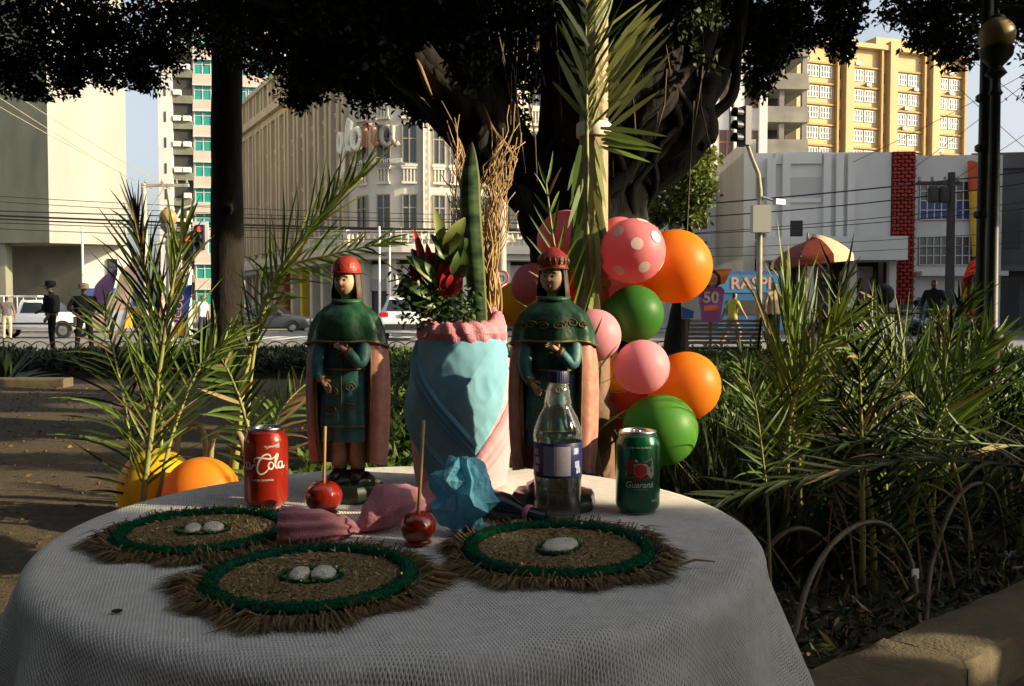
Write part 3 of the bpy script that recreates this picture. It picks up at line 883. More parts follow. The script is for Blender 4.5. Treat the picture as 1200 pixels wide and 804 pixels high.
suv_side = [[(-1.7, 1.12), (-1.5, 1.5), (-0.75, 1.55), (-0.75, 1.12)], [(-0.65, 1.12), (-0.65, 1.55), (0.2, 1.55), (0.85, 1.12)]]
p = G(467, 400)
car('white_suv', 'white sports utility car seen from behind near the hooped fence', 'car', (p.x, p.y + 2.2, 0.004), math.radians(96), suv_st, paint('car_white', (0.78, 0.78, 0.76)), [(-1.32, 0.9), (1.35, 0.9)], 0.35, suv_side, ((1.0, 1.12), (0.45, 1.6)), ((-2.1, 1.12), (-1.8, 1.54)), [(-2.1, 0.76, 1.0, 0.12, 0.3, 0.16)], [(2.05, 0.6, 0.8, 0.12, 0.3, 0.14)], 1.08, plates(-2.16, 0.95))
p = G(590, 396)
car('blue_car', 'dark blue hatchback behind the wrapped vase', 'car', (p.x + 1.0, p.y + 2.0, 0.004), math.radians(168), suv_st, paint('car_navy', (0.02, 0.035, 0.12)), [(-1.32, 0.9), (1.35, 0.9)], 0.33, suv_side, ((1.0, 1.12), (0.45, 1.6)), ((-2.1, 1.12), (-1.8, 1.54)), [(-2.1, 0.76, 1.0, 0.12, 0.3, 0.16)], [(2.05, 0.6, 0.8, 0.12, 0.3, 0.14)], 1.08, plates(-2.16, 0.95))
# pickup with a ladder rack
pk_st = [(-2.5, 0.45, 0.95, 0.86, 0.86), (-2.45, 0.4, 1.02, 0.88, 0.88), (-0.45, 0.38, 1.02, 0.89, 0.88), (-0.4, 0.36, 1.6, 0.9, 0.62), (0.55, 0.34, 1.6, 0.9, 0.62), (1.2, 0.34, 1.05, 0.88, 0.74), (2.1, 0.38, 0.92, 0.84, 0.72), (2.4, 0.45, 0.75, 0.74, 0.66)]
def rack(t):
    for y in (-0.75, 0.75):
        mb = MB(); mb.tube([(-2.35, y, 1.02), (-2.35, y, 1.75), (0.4, y, 1.75)], 0.035, 6); mb.build('rack_rail', WHITE, t)
        for x in (-1.7, -1.0, -0.45):
            mb = MB(); mb.tube([(x, y, 1.02), (x, y, 1.75)], 0.025, 6); mb.build('rack_post', WHITE, t)
    for x in (-2.3, -1.6, -0.9, -0.2, 0.35):
        mb = MB(); mb.tube([(x, -0.75, 1.76), (x, 0.75, 1.76)], 0.025, 6); mb.build('rack_bar', WHITE, t)
    mb = MB(); mb.box((-1.4, 0, 1.0), (2.0, 1.5, 0.06)); mb.build('load_bed', RUBBER, t)
    for sg in (1, -1):
        mb = MB(); mb.box((0.0, sg * 0.905, 0.62), (4.3, 0.02, 0.07)); mb.build('side_moulding', RUBBER, t)
    mb = MB(); mb.box((-2.54, 0, 0.5), (0.12, 1.7, 0.16)); mb.build('bumper', RUBBER, t)
    mb = MB(); mb.box((2.42, 0, 0.55), (0.12, 1.5, 0.2)); mb.build('bumper', RUBBER, t)
p = G(45, 396)
car('pickup_truck', 'white pickup with a pale ladder rack parked by the two uniformed people', 'truck', (p.x, p.y, 0.004), 0.03, pk_st, paint('truck_white', (0.8, 0.79, 0.75)), [(-1.5, 0.88), (1.45, 0.88)], 0.33, [[(-0.28, 1.06), (-0.22, 1.5), (0.5, 1.5), (1.0, 1.06)]], ((1.15, 1.08), (0.6, 1.55)), None, [(-2.5, 0.78, 0.8, 0.08, 0.16, 0.24)], [(2.3, 0.6, 0.78, 0.12, 0.3, 0.16)], 1.0, rack)

# ------------------------------------------------------------------ people
SKIN = mat('skin_brown', (0.2, 0.105, 0.06), 0.55); SKIND = mat('skin_dark', (0.07, 0.038, 0.025), 0.55)
HAIR = mat('hair_black', (0.012, 0.01, 0.009), 0.7)
def cloth_m(name, c): return mat(name, c, 0.9, c2=tuple(x * 0.7 for x in c), scale=9, bump=0.3, bscale=25, spec=0.08)
def person(label, loc, rz, h, shirt, trousers, shoes=RUBBER, skin=SKIN, arms=None, legs=None, lean=0.0, hair=HAIR, sleeve=0.55, bulk=1.0, extra=None, group=None):
    """one continuous body grown from a jointed skeleton; arms/legs: joint positions for a 1.7 m figure"""
    t = thing('person', label, 'person', loc, rz, group)
    k = h / 1.7
    arms = arms or [[(0.25, 0.0, 1.12), (0.26, 0.05, 0.87)], [(-0.25, 0.0, 1.12), (-0.26, 0.05, 0.87)]]
    legs = legs or [[(0.11, 0.01, 0.5), (0.11, -0.02, 0.09)], [(-0.11, 0.01, 0.5), (-0.11, -0.02, 0.09)]]
    V = []; E = []; R = []
    def v(p, r, par=None):
        V.append(Vector((p[0], p[1] + lean * max(0, p[2] - 0.9), p[2])) * k); R.append((r[0] * k, r[1] * k) if isinstance(r, tuple) else (r * k, r * k))
        if par is not None: E.append((par, len(V) - 1))
        return len(V) - 1
    b = bulk
    pel = v((0, 0, 0.95), (0.15 * b, 0.115 * b)); sp = v((0, 0, 1.13), (0.14 * b, 0.11 * b), pel); ch = v((0, 0, 1.34), (0.17 * b, 0.12 * b), sp)
    nb = v((0, 0.005, 1.46), (0.075, 0.065), ch); nk = v((0, 0.015, 1.5), 0.05, nb); hd = v((0, 0.03, 1.56), (0.07, 0.082), nk); ht = v((0, 0.025, 1.64), (0.075, 0.088), hd); tp = v((0, 0.02, 1.685), (0.045, 0.055), ht)
    for sgn_, (el, wr_) in zip((1, -1), arms):
        sh = v((0.165 * b * sgn_, 0, 1.40), 0.07, ch)
        e_ = v(el, 0.05, sh); w_ = v(wr_, 0.034, e_)
        d = (Vector(wr_) - Vector(el)).normalized()
        pm = v(Vector(wr_) + d * 0.07, (0.042, 0.022), w_)
        v(Vector(wr_) + d * 0.15, (0.03, 0.014), pm)
    for sgn_, (kn, an) in zip((1, -1), legs):
        hp = v((0.09 * sgn_, 0, 0.88), 0.1, pel)
        kk = v(kn, 0.07, hp); aa = v(an, 0.05, kk)
        fwd = Vector((0.02 * sgn_, 0.17, -0.045)); v(Vector(an) + fwd, (0.042, 0.03), aa)
    me = bpy.data.meshes.new('body'); me.from_pydata(V, E, []); o = bpy.data.objects.new('body', me); col.objects.link(o)
    m = o.modifiers.new('skin', 'SKIN'); m.use_smooth_shade = True
    for i, s_ in enumerate(me.skin_vertices[0].data): s_.radius = R[i]; s_.use_root = (i == 0)
    sb = o.modifiers.new('sub', 'SUBSURF'); sb.levels = 2; sb.render_levels = 2
    dg = bpy.context.evaluated_depsgraph_get(); me2 = bpy.data.meshes.new_from_object(o.evaluated_get(dg)); o.modifiers.clear(); o.data = me2
    for m_ in (skin, shirt, trousers, shoes, hair): me2.materials.append(m_)
    idx = []
    for f in me2.polygons:
        c = f.center / k; i = 1
        if c.z > 1.50:
            i = 4 if (c.z > 1.645 or (c.y - lean * (c.z - 0.9) < 0.0 and c.z > 1.52)) else 0
        elif c.z < 0.10: i = 3
        elif c.z < 0.93 and abs(c.x) < 0.19 * b: i = 2
        else:
            for el, wr_ in arms:
                A_, B_ = Vector(el), Vector(wr_) + (Vector(wr_) - Vector(el)).normalized() * 0.15
                d = B_ - A_; u = (Vector((c.x, c.y - lean * max(0, c.z - 0.9), c.z)) - A_).dot(d) / d.length_squared
                q = A_ + d * max(0, min(1, u))
                if (Vector((c.x, c.y - lean * max(0, c.z - 0.9), c.z)) - q).length < 0.085 and u > sleeve - 0.5: i = 0
        idx.append(i)
    me2.polygons.foreach_set('material_index', idx); me2.polygons.foreach_set('use_smooth', [True] * len(idx))
    o.parent = t
    # nose, and hair as a cap
    mb = MB(); mb.sphere((0, 0.115 * k + lean * 0.68 * k, 1.585 * k), 0.016 * k, 6, 5, sz=1.5); mb.build('nose', skin, t, smooth=True)
    if extra: extra(t, k)
    return t
def cap(m, brim=True, wide=0.115, flat=False):
    def f(t, k):
        mb = MB()
        mb.lathe([(0.108 * k, 1.63 * k), (0.118 * k, 1.66 * k), (0.12 * k, 1.72 * k), (0.1 * k, 1.76 * k), (0.03 * k, 1.775 * k)], 16, (0, 0.015 * k, 0))
        if brim: mb.lathe([(0.11 * k, 1.635 * k), (0.19 * k, 1.632 * k), (0.19 * k, 1.642 * k), (0.11 * k, 1.65 * k)], 16, (0, 0.05 * k, 0), cap=False)
        mb.build('cap', m, t, smooth=40)
    return f
UNI = cloth_m('uniform_black', (0.005, 0.0052, 0.006)); UNI2 = cloth_m('uniform_navy', (0.006, 0.0065, 0.009))
def vest(kk):
    def f(t, k):
        cap(kk)(t, k)
        mb = MB(); mb.lathe([(0.2 * k, 1.0 * k), (0.225 * k, 1.05 * k), (0.235 * k, 1.3 * k), (0.2 * k, 1.42 * k)], 16, sy=0.78); mb.build('vest', UNI, t, smooth=True)
        for x in (-0.12, 0.0, 0.12):
            mb = MB(); mb.box((x * k, 0.18 * k, 1.12 * k), (0.09 * k, 0.06 * k, 0.13 * k)); mb.build('pouch', UNI2, t)
        mb = MB(); mb.lathe([(0.17 * k, 0.93 * k), (0.18 * k, 0.95 * k), (0.18 * k, 0.99 * k), (0.17 * k, 1.0 * k)], 16, sy=0.8); mb.build('belt', RUBBER, t)
        mb = MB(); mb.box((0.2 * k, 0, 0.85 * k), (0.06 * k, 0.12 * k, 0.22 * k)); mb.build('holster', RUBBER, t)
    return f
p = P(60, 340, 21.5)
person('person in black uniform, vest and brimmed hat standing beside a companion', (p.x, p.y, 0), math.radians(120), 1.8, UNI, UNI, skin=SKIND, sleeve=0.9, bulk=1.25,
       arms=[[(0.3, 0.05, 1.15), (0.2, 0.24, 1.05)], [(-0.28, -0.02, 1.13), (-0.24, 0.1, 0.9)]], extra=vest(UNI))
p = P(98, 345, 21.0)
person('person in dark uniform and pale topped cap with hands at the belt', (p.x, p.y, 0), math.radians(215), 1.72, UNI2, UNI2, skin=SKIND, sleeve=0.9, bulk=1.25,
       arms=[[(0.34, -0.02, 1.16), (0.2, 0.14, 1.02)], [(-0.34, -0.02, 1.16), (-0.2, 0.14, 1.02)]], legs=[[(0.14, 0.0, 0.5), (0.17, -0.02, 0.09)], [(-0.14, 0.0, 0.5), (-0.17, -0.02, 0.09)]], extra=vest(cloth_m('cap_tan', (0.14, 0.11, 0.07))))
p = P(8, 372, 33.0)
person('person in grey shirt and pale trousers walking away by the pickup', (p.x, p.y, 0), math.radians(20), 1.72, cloth_m('shirt_grey', (0.12, 0.1, 0.1)), cloth_m('trousers_khaki', (0.42, 0.36, 0.24)), skin=SKIN, sleeve=0.4)
for i, (px, d, sh, tr, lab) in enumerate(((172, 27.0, (0.6, 0.58, 0.55), (0.06, 0.07, 0.12), 'person in white shirt beside the blue feather banner'), (188, 29.0, (0.5, 0.16, 0.1), (0.1, 0.09, 0.08), 'person in red shirt beyond the leaning palm frond'), (237, 30.0, (0.5, 0.5, 0.52), (0.03, 0.03, 0.05), 'person in pale shirt near the left tree trunk'))):
    p = P(px, 372, d)
    person(lab, (p.x, p.y, 0.004), random.uniform(0, 6), 1.68, cloth_m('shirt_%d' % i, sh), cloth_m('trousers_%d' % i, tr), skin=SKIN, sleeve=0.45)
p = P(858, 372, 25.0)
person('person in yellow vest walking near the blue board', (p.x, p.y, 0.0), math.radians(-60), 1.66, cloth_m('vest_yellow', (0.38, 0.36, 0.06)), cloth_m('shorts_white', (0.3, 0.17, 0.12)), skin=SKIN, sleeve=0.1,
       arms=[[(0.24, 0.12, 1.15), (0.22, 0.3, 1.0)], [(-0.24, -0.12, 1.15), (-0.24, -0.2, 0.92)]], legs=[[(0.1, 0.2, 0.53), (0.1, 0.22, 0.1)], [(-0.1, -0.1, 0.5), (-0.1, -0.38, 0.16)]], lean=0.1)
def afro(t, k):
    mb = MB(); mb.sphere((0, 0.0, 1.66 * k), 0.17 * k, 20, 14, fn=lambda d: 1 + 0.05 * noise.noise(d * 6)); mb.build('hair', HAIR, t, smooth=True)
p = P(1035, 352, 13.2)
person('person with round black hair in khaki shirt sitting astride by the motorbikes', (p.x, p.y, -0.28), math.radians(165), 1.66, cloth_m('shirt_khaki', (0.3, 0.24, 0.15)), cloth_m('jeans_dark', (0.03, 0.035, 0.05)), skin=SKIND, sleeve=0.45, extra=afro, bulk=1.15,
       arms=[[(0.26, 0.1, 1.13), (0.15, 0.35, 1.08)], [(-0.26, 0.1, 1.13), (-0.15, 0.35, 1.08)]], legs=[[(0.2, 0.36, 0.82), (0.2, 0.34, 0.4)], [(-0.2, 0.36, 0.82), (-0.2, 0.34, 0.4)]])
p = P(906, 372, 20.0)
person('person in tan shirt under the market parasol', (p.x, p.y, 0.11), math.radians(200), 1.68, cloth_m('shirt_tan', (0.38, 0.3, 0.18)), cloth_m('trousers_black', (0.02, 0.02, 0.025)), skin=SKIN, sleeve=0.45)
p = P(1094, 375, 19.0)
person('person in dark clothes standing behind the motorbikes', (p.x, p.y, 0.11), math.radians(150), 1.7, cloth_m('shirt_black', (0.02, 0.02, 0.025)), cloth_m('trousers_dark', (0.02, 0.02, 0.02)), skin=SKIND)

# motorbikes
def motorbike(label, loc, rz, c):
    t = thing('motorbike', label, 'motorbike', loc, rz, 'motorbikes by the railing')
    for x in (-0.62, 0.65):
        mb = MB(); n = 20; pts = [(x + 0.27 * math.cos(2 * PI * j / n), 0, 0.31 + 0.27 * math.sin(2 * PI * j / n)) for j in range(n + 1)]
        mb.tube(pts, 0.045, 8); w_ = mb.build('wheel', RUBBER, t, smooth=True)
        mb = MB()
        for j in range(8):
            a = 2 * PI * j / 8; mb.tube([(x, 0, 0.31), (x + 0.25 * math.cos(a), 0, 0.31 + 0.25 * math.sin(a))], 0.008, 4)
        mb.lathe([(0.05, -0.05), (0.05, 0.05)], 10, (x, 0, 0.31)); mb.build('rim', CHROME, w_)
    mb = MB(); mb.sphere((0.15, 0, 0.82), 0.2, 14, 8, sx=1.3, sy=0.75, sz=0.75); mb.build('tank', c, t, smooth=True)
    mb = MB(); mb.tube([(0.0, 0, 0.8), (-0.3, 0, 0.8), (-0.6, 0, 0.86), (-0.78, 0, 0.9)], [0.1, 0.13, 0.12, 0.06], 10, squash=0.5); mb.build('seat', RUBBER, t, smooth=True)
    mb = MB(); mb.box((0.05, 0, 0.45), (0.42, 0.26, 0.3)); mb.build('engine', GREYM, t)
    mb = MB(); mb.tube([(0.1, -0.16, 0.35), (-0.4, -0.18, 0.32), (-0.85, -0.2, 0.42)], [0.03, 0.05, 0.055], 8); mb.build('exhaust', CHROME, t, smooth=True)
    for y in (-0.09, 0.09):
        mb = MB(); mb.tube([(0.65, y, 0.31), (0.42, y, 0.95)], 0.025, 6); mb.build('fork', CHROME, t)
    mb = MB(); mb.tube([(0.3, -0.38, 1.02), (0.42, -0.2, 1.05), (0.42, 0.2, 1.05), (0.3, 0.38, 1.02)], 0.016, 6); mb.build('handlebar', BLACKM, t)
    mb = MB(); mb.sphere((0.55, 0, 0.9), 0.1, 12, 8, sx=0.7); mb.build('headlight', HEADL, t, smooth=True)
    mb = MB(); mb.tube([(-0.95, 0, 0.5), (-0.85, 0, 0.62), (-0.6, 0, 0.66), (-0.38, 0, 0.58)], [0.02, 0.07, 0.08, 0.05], 8, squash=0.3); mb.build('mudguard', c, t, smooth=True)
    for y in (-0.4, 0.4):
        mb = MB(); mb.tube([(0.32, y * 0.8, 1.03), (0.36, y, 1.18)], 0.008, 5); mb.sphere((0.36, y, 1.2), 0.05, 8, 6, sx=0.3); mb.build('mirror', BLACKM, t)
    return t
p = P(1062, 380, 14.0); motorbike('black motorbike facing the planting bed with round headlight', (p.x, p.y, 0), math.radians(-75), paint('bike_black', (0.015, 0.015, 0.018)))
p = P(1035, 380, 13.0); motorbike('red motorbike under the seated person in khaki', (p.x, p.y, 0), math.radians(255), paint('bike_red', (0.2, 0.02, 0.02)))
p = P(965, 380, 15.5); motorbike('blue motorbike beyond the palm fronds', (p.x, p.y, 0), math.radians(200), paint('bike_blue', (0.03, 0.06, 0.2)))

# ------------------------------------------------------------------ poles, lamps, lights, cables
def pole(name, label, cat, px, d, z1, r0, r1, m, group=None):
    p = P(px, 380, d); t = thing(name, label, cat, (p.x, p.y, 0), group=group)
    mb = MB(); mb.tube([(0, 0, 0), (0, 0, z1 * 0.5), (0, 0, z1)], [r0, (r0 + r1) / 2, r1], 12); mb.build('post', m, t, smooth=40)
    return t
GLOBE = mat('old_globe', (0.34, 0.24, 0.09), 0.45, c2=(0.22, 0.15, 0.06), scale=5)
def globe_lamp(label, px, py, d, r, m):
    c = P(px, py, d); t = thing('street_lamp', label, 'lamp', (c.x, c.y, 0))
    z = c.z - r
    mb = MB(); mb.lathe([(0.16, 0), (0.16, 0.12), (0.1, 0.2), (0.1, 0.7), (0.13, 0.74), (0.13, 0.8), (0.075, 0.9), (0.06, z * 0.7), (0.055, z - 0.5), (0.08, z - 0.47), (0.055, z - 0.42), (0.05, z - 0.25)], 14); mb.build('post', m, t, smooth=40)
    mb = MB(); mb.lathe([(0.05, z - 0.3), (0.12, z - 0.24), (0.07, z - 0.16), (0.17, z - 0.05), (0.19, z + 0.05), (0.15, z + 0.05)], 14); mb.build('collar', m, t, smooth=40)
    mb = MB(); mb.sphere((0, 0, c.z), r, 20, 14, sz=1.06); g = mb.build('globe', GLOBE, t, smooth=True)
    mb = MB(); mb.lathe([(r * 0.45, c.z + r * 0.93), (r * 0.4, c.z + r * 1.12), (r * 0.15, c.z + r * 1.25), (0.02, c.z + r * 1.5)], 12); mb.build('finial', m, g, smooth=40)
    return t
globe_lamp('dark post lamp with amber globe beside the leaning palm frond', 197, 255, 20.0, 0.2, GREYM)
globe_lamp('tall black lamp post with big amber globe beside a second dark pole', 1168, 42, 10.0, 0.2, BLACKM)
t = pole('dark_pole', 'tall black pole next to the big globe lamp', 'pole', 1150, 10.4, 5.4, 0.08, 0.065, BLACKM)
for z in (2.2, 3.0, 3.6):
    mb = MB(); mb.lathe([(0.08, z), (0.11, z + 0.02), (0.11, z + 0.08), (0.08, z + 0.1)], 12); mb.build('band', BLACKM, t)

RED_ON = mat('red_signal_lit', (0.7, 0.05, 0.04), 0.4, emit=((1.0, 0.06, 0.03), 1.2)); LENS = mat('signal_lens', (0.03, 0.035, 0.03), 0.25)
def signal_head(t, c, rz, lit, s=1.0):
    """three lamps with visors, facing local -y turned by rz"""
    Rm = rot_z(rz)
    def T(p): q = Rm @ (Vector(p) * s); return (c[0] + q.x, c[1] + q.y, c[2] + q.z)
    mb = MB(); q = MB(); q.box((0, 0.1, 0), (0.34, 0.2, 1.02)); mb.add([T(v) for v in q.v], q.f); hd = mb.build('signal_head', BLACKM, t)
    for i, z in enumerate((0.33, 0, -0.33)):
        mb = MB(); vs = [(0.115 * math.cos(2 * PI * j / 14), -0.012, z + 0.115 * math.sin(2 * PI * j / 14)) for j in range(14)]
        mb.add([T(v) for v in vs], [tuple(range(14))]); mb.build('lens', RED_ON if (lit and i == 0) else LENS, hd)
        mb = MB(); n = 11
        vs = []
        for yy in (0.0, -0.24):
            for j in range(n):
                a = math.radians(-30 + 240 * j / (n - 1)); vs.append((0.14 * math.cos(a), yy, z + 0.14 * math.sin(a)))
        mb.add([T(v) for v in vs], [(j, j + 1, n + j + 1, n + j) for j in range(n - 1)]); mb.build('visor', BLACKM, hd)
# right: bracket pole with a signal seen from the side
b0 = P(889, 380, 24.0)
t = thing('traffic_light', 'traffic light on a curved grey pole with camera and control box', 'traffic light', (b0.x, b0.y, 0))
top = P(866, 150, 24.0) - b0; top.z = P(866, 150, 24.0).z
zz = lambda y: P(889, y, 24.0).z
mb = MB(); mb.tube([(0, 0, 0), (0, 0, zz(300)), (0, 0, zz(225)), (-0.05, 0, zz(205)), (-0.25, 0, zz(185)), (top.x + 0.15, 0, zz(166)), (top.x + 0.1, 0.0, zz(160))], [0.09, 0.08, 0.07, 0.06, 0.055, 0.05, 0.05], 10); mb.build('pole', mat('pole_ochre', (0.3, 0.26, 0.15), 0.7, c2=(0.2, 0.18, 0.12), scale=5), t, smooth=True)
signal_head(t, (top.x, -0.05, top.z), math.radians(-62), False, 1.05)
mb = MB(); mb.tube([(top.x - 0.28, 0.1, top.z - 0.6), (top.x - 0.28, 0.1, top.z + 0.62)], 0.03, 6); mb.build('mounting_bar', GREYM, t)
mb = MB(); mb.box((-0.02, -0.16, zz(258)), (0.5, 0.3, 0.75)); mb.build('control_box', mat('box_grey', (0.33, 0.32, 0.25), 0.7), t)
mb = MB(); mb.tube([(0.05, -0.05, zz(232)), (0.5, -0.1, zz(238))], 0.04, 6); mb.box((0.5, -0.12, zz(238)), (0.35, 0.14, 0.15), 0.5); mb.build('camera', GREYM, t)
# left: two red signals on a mast with street light arm
b0 = P(222, 380, 34.0)
t = thing('traffic_signal_mast', 'white mast with two red traffic signals and a curved lamp arm', 'traffic light', (b0.x, b0.y, 0))
zz = lambda y: P(222, y, 34.0).z
mb = MB(); mb.tube([(0, 0, 0), (0, 0, zz(248))], [0.11, 0.08], 10); mb.build('mast', WHITE, t, smooth=40)
mb = MB(); mb.tube([(0, 0, zz(280)), (-0.7, 0, zz(284)), (-1.5, 0, zz(287))], 0.06, 8); mb.build('arm', mat('arm_yellow', (0.5, 0.42, 0.2), 0.7), t)
mb = MB(); mb.tube([(-0.6, 0, zz(262)), (-0.25, 0, zz(245)), (0.2, 0, zz(241)), (0.55, 0, zz(240))], [0.05, 0.05, 0.04, 0.04], 8); mb.box((0.75, 0, zz(240)), (0.6, 0.2, 0.1)); mb.build('lamp_arm', WHITE, t)
signal_head(t, (0.1, -0.3, zz(291)), math.radians(10), True, 1.05)
signal_head(t, (0.55, -0.3, zz(279)), math.radians(-5), True, 0.95)
mb = MB(); mb.box((0.55, -0.16, zz(279)), (0.62, 0.03, 1.25)); mb.build('backboard', WHITE, t)
# utility poles
WOODP = mat('pole_dark', (0.05, 0.045, 0.04), 0.9, c2=(0.035, 0.03, 0.028), scale=4); CONP = mat('pole_concrete', (0.42, 0.38, 0.3), 0.9, c2=(0.32, 0.29, 0.23), scale=3)
t = pole('utility_pole', 'dark utility pole with crossarm and transformers in front of the grid windows', 'utility pole', 1112, 40.0, 7.6, 0.22, 0.16, WOODP)
mb = MB(); mb.box((-0.6, 0, 7.1), (2.0, 0.14, 0.16)); mb.build('crossarm', WOODP, t)
for x in (-1.5, -0.9, -0.3, 0.3):
    mb = MB(); mb.lathe([(0.05, 7.18), (0.09, 7.24), (0.05, 7.3), (0.09, 7.36), (0.03, 7.42)], 8, (x, 0, 0)); mb.build('insulator', GREYM, t)
for x in (-0.9, -0.4):
    mb = MB(); mb.lathe([(0.2, 6.2), (0.24, 6.3), (0.24, 6.85), (0.15, 6.95)], 12, (x, -0.1, 0)); mb.build('transformer', WOODP, t)
t = pole('utility_pole', 'pale concrete utility pole with long crossarm behind the globe lamp', 'utility pole', 171, 42.0, 7.4, 0.17, 0.12, CONP)
mb = MB(); mb.box((1.05, 0, 7.3), (2.3, 0.12, 0.14)); mb.build('crossarm', CONP, t)
mb = MB(); mb.tube([(0, 0, 5.6), (1.0, 0, 7.2)], 0.03, 5); mb.build('brace', CONP, t)
for x in (0.1, 0.9, 1.6, 2.1):
    mb = MB(); mb.lathe([(0.05, 7.37), (0.09, 7.43), (0.05, 7.5), (0.02, 7.6)], 8, (x, 0, 0)); mb.build('insulator', GREYM, t)
t = pole('utility_pole', 'concrete utility pole with a round traffic sign beside the vase', 'utility pole', 588, 30.0, 6.4, 0.18, 0.14, CONP)
z = P(588, 325, 29.5).z
mb = MB(); vs = [(0.25 * math.cos(2 * PI * j / 24), -0.22, z + 0.25 * math.sin(2 * PI * j / 24)) for j in range(24)]; mb.add(vs, [tuple(range(24))]); sgp = mb.build('sign_plate', WHITE, t)
mb = MB(); mb.tube([(0.235 * math.cos(2 * PI * j / 24), -0.23, z + 0.235 * math.sin(2 * PI * j / 24)) for j in range(25)], 0.028, 6); mb.build('red_rim', mat('sign_red', (0.5, 0.04, 0.03), 0.5), sgp)
mb = MB(); mb.tube([(0.08, -0.24, z - 0.13), (0.08, -0.24, z + 0.06), (-0.08, -0.24, z + 0.06)], 0.016, 5); mb.tube([(-0.04, -0.24, z + 0.11), (-0.1, -0.24, z + 0.06), (-0.04, -0.24, z + 0.01)], 0.014, 5); mb.build('arrow', BLACKM, sgp)
pole('slim_pole', 'slim pale pole in front of the cream wall', 'pole', 98, 44.0, 5.5, 0.07, 0.05, PALEW)
pole('flag_pole', 'thin white pole in front of the corner building', 'pole', 445, 40.0, 5.1, 0.06, 0.05, WHITE, 'thin white poles by the corner')
pole('flag_pole', 'thin white pole in front of the corner building', 'pole', 457, 41.0, 4.7, 0.06, 0.05, WHITE, 'thin white poles by the corner')
CABLE = mat('cable', (0.012, 0.012, 0.012), 0.7); CABLEL = mat('cable_pale', (0.3, 0.27, 0.2), 0.6)
def cable(pa, pb, sag, r, m, label, group, n=24):
    pts = []
    for i in range(n + 1):
        k = i / n; q = pa.lerp(pb, k); q.z -= sag * 4 * k * (1 - k); pts.append(q)
    mb = MB(); mb.tube(pts, r, 5, cap=False); return tag(mb.build('overhead_cable', m, off=pa), label, 'cable', group)
CG = 'overhead cables along the street'
for ya, yb, r, sg in ((247, 271, 0.05, 0.15), (250, 268, 0.035, 0.3), (243, 262, 0.03, 0.1), (256, 273, 0.02, 0.2), (262, 281, 0.018, 0.25), (222, 253, 0.016, 0.25), (228, 258, 0.016, 0.3)):
    cable(P(-120, ya, 42), P(640, yb, 42), sg, r, CABLE, 'black cable strung across in front of the left buildings', CG)
for ya, yb, r, sg in ((252, 186, 0.035, 0.25), (262, 196, 0.03, 0.5), (283, 222, 0.018, 0.3), (279, 230, 0.02, 0.4), (297, 262, 0.014, 0.2), (304, 275, 0.014, 0.25)):
    cable(P(640, ya, 40), P(1320, yb, 40), sg, r, CABLE, 'black cable strung across in front of the right buildings', CG)
for xa, ya, xb, yb in ((-30, 95, 190, 232), (-30, 108, 180, 222), (-30, 80, 200, 222)):
    cable(P(xa, ya, 36), P(xb, yb, 42), 0.1, 0.014, CABLEL, 'thin pale cable slanting down past the concrete building', CG)
for xa, ya, xb, yb in ((1000, 190, 1250, 60), (1060, 205, 1300, 20), (1110, 215, 1270, 110), (1128, 60, 1290, 190), (1120, 100, 1280, 240)):
    cable(P(xa, ya, 40), P(xb, yb, 40), 0.1, 0.014, CABLE, 'thin dark cable crossing the sky beside the yellow block', CG)

# ------------------------------------------------------------------ signs, banners, parasol, bench, board
p = P(203, 311, 24.0); t = thing('road_sign', 'white rectangular sign board beside the globe lamp', 'sign', (p.x, p.y, 0))
mb = MB(); mb.box((0, 0, p.z), (0.48, 0.03, 0.64)); mb.build('board', WHITE, t)
mb = MB(); mb.tube([(0.05, 0.05, 0), (0.05, 0.05, p.z)], 0.03, 8); mb.build('post', GREYM, t)
text_part('lettering', 'E', BLACKM, t, (0.02, -0.02, p.z + 0.02), 0.34, (-1, 0, 0) if False else (1, 0, 0))
def feather(label, px, pytop, d, h, w, c1, c2, lean_, txt=None, tm=None):
    p = P(px, 380, d); t = thing('feather_banner', label, 'banner', (p.x, p.y, 0))
    mb = MB(); mb.tube([(0, 0, 0), (lean_ * 0.5, 0, h * 0.6), (lean_ * 1.0, 0, h)], 0.02, 6); mb.build('pole', BLACKM, t)
    def fn(u, v):
        z = 0.35 + (h - 0.35) * v; x = lean_ * (z / h) - w * u * (1 if v < 0.75 else max(0.05, (1 - v) / 0.25) ** 0.6)
        return (x, 0.03 * math.sin(v * 7 + u * 3), z)
    mb = MB(); mb.grid(fn, 6, 16); mb.build('flag', [c1], t, smooth=True)
    mb = MB()
    def fn2(u, v):
        x, y, z = fn(0.05 + 0.9 * u, 0.04 + 0.26 * v); return (x, y - 0.012, z)
    mb.grid(fn2, 6, 6); mb.build('panel', c2, t, smooth=True)
    if txt:
        k = lean_ / h; zd = Vector((-k, 0, 0)) 
        text_part('lettering', txt, tm, t, (lean_ * 0.62 - w * 0.5, -0.045, h * 0.62), 0.3, Vector((k, 0, 1)).normalized(), Vector((-1, 0, k)).normalized())
    return t
BLB = cloth_m('banner_blue', (0.03, 0.06, 0.3)); ORB = cloth_m('banner_orange', (0.62, 0.22, 0.04)); PUB = cloth_m('banner_purple', (0.09, 0.05, 0.13)); BEI = cloth_m('banner_beige', (0.5, 0.36, 0.26))
feather('blue feather banner with orange lettering near the white sign', 214, 325, 24.0, 1.85, 0.55, BLB, ORB, 0.3, 'LIGOU', mat('print_orange', (0.75, 0.3, 0.08), 0.7))
feather('purple feather banner in front of the cream shop wall', 122, 315, 30.0, 2.6, 0.7, PUB, BEI, 0.5)
feather('tall pale and blue leaning banner behind the palm frond', 140, 300, 28.0, 3.0, 0.6, BEI, cloth_m('banner_pale', (0.5, 0.55, 0.6)), 0.8)
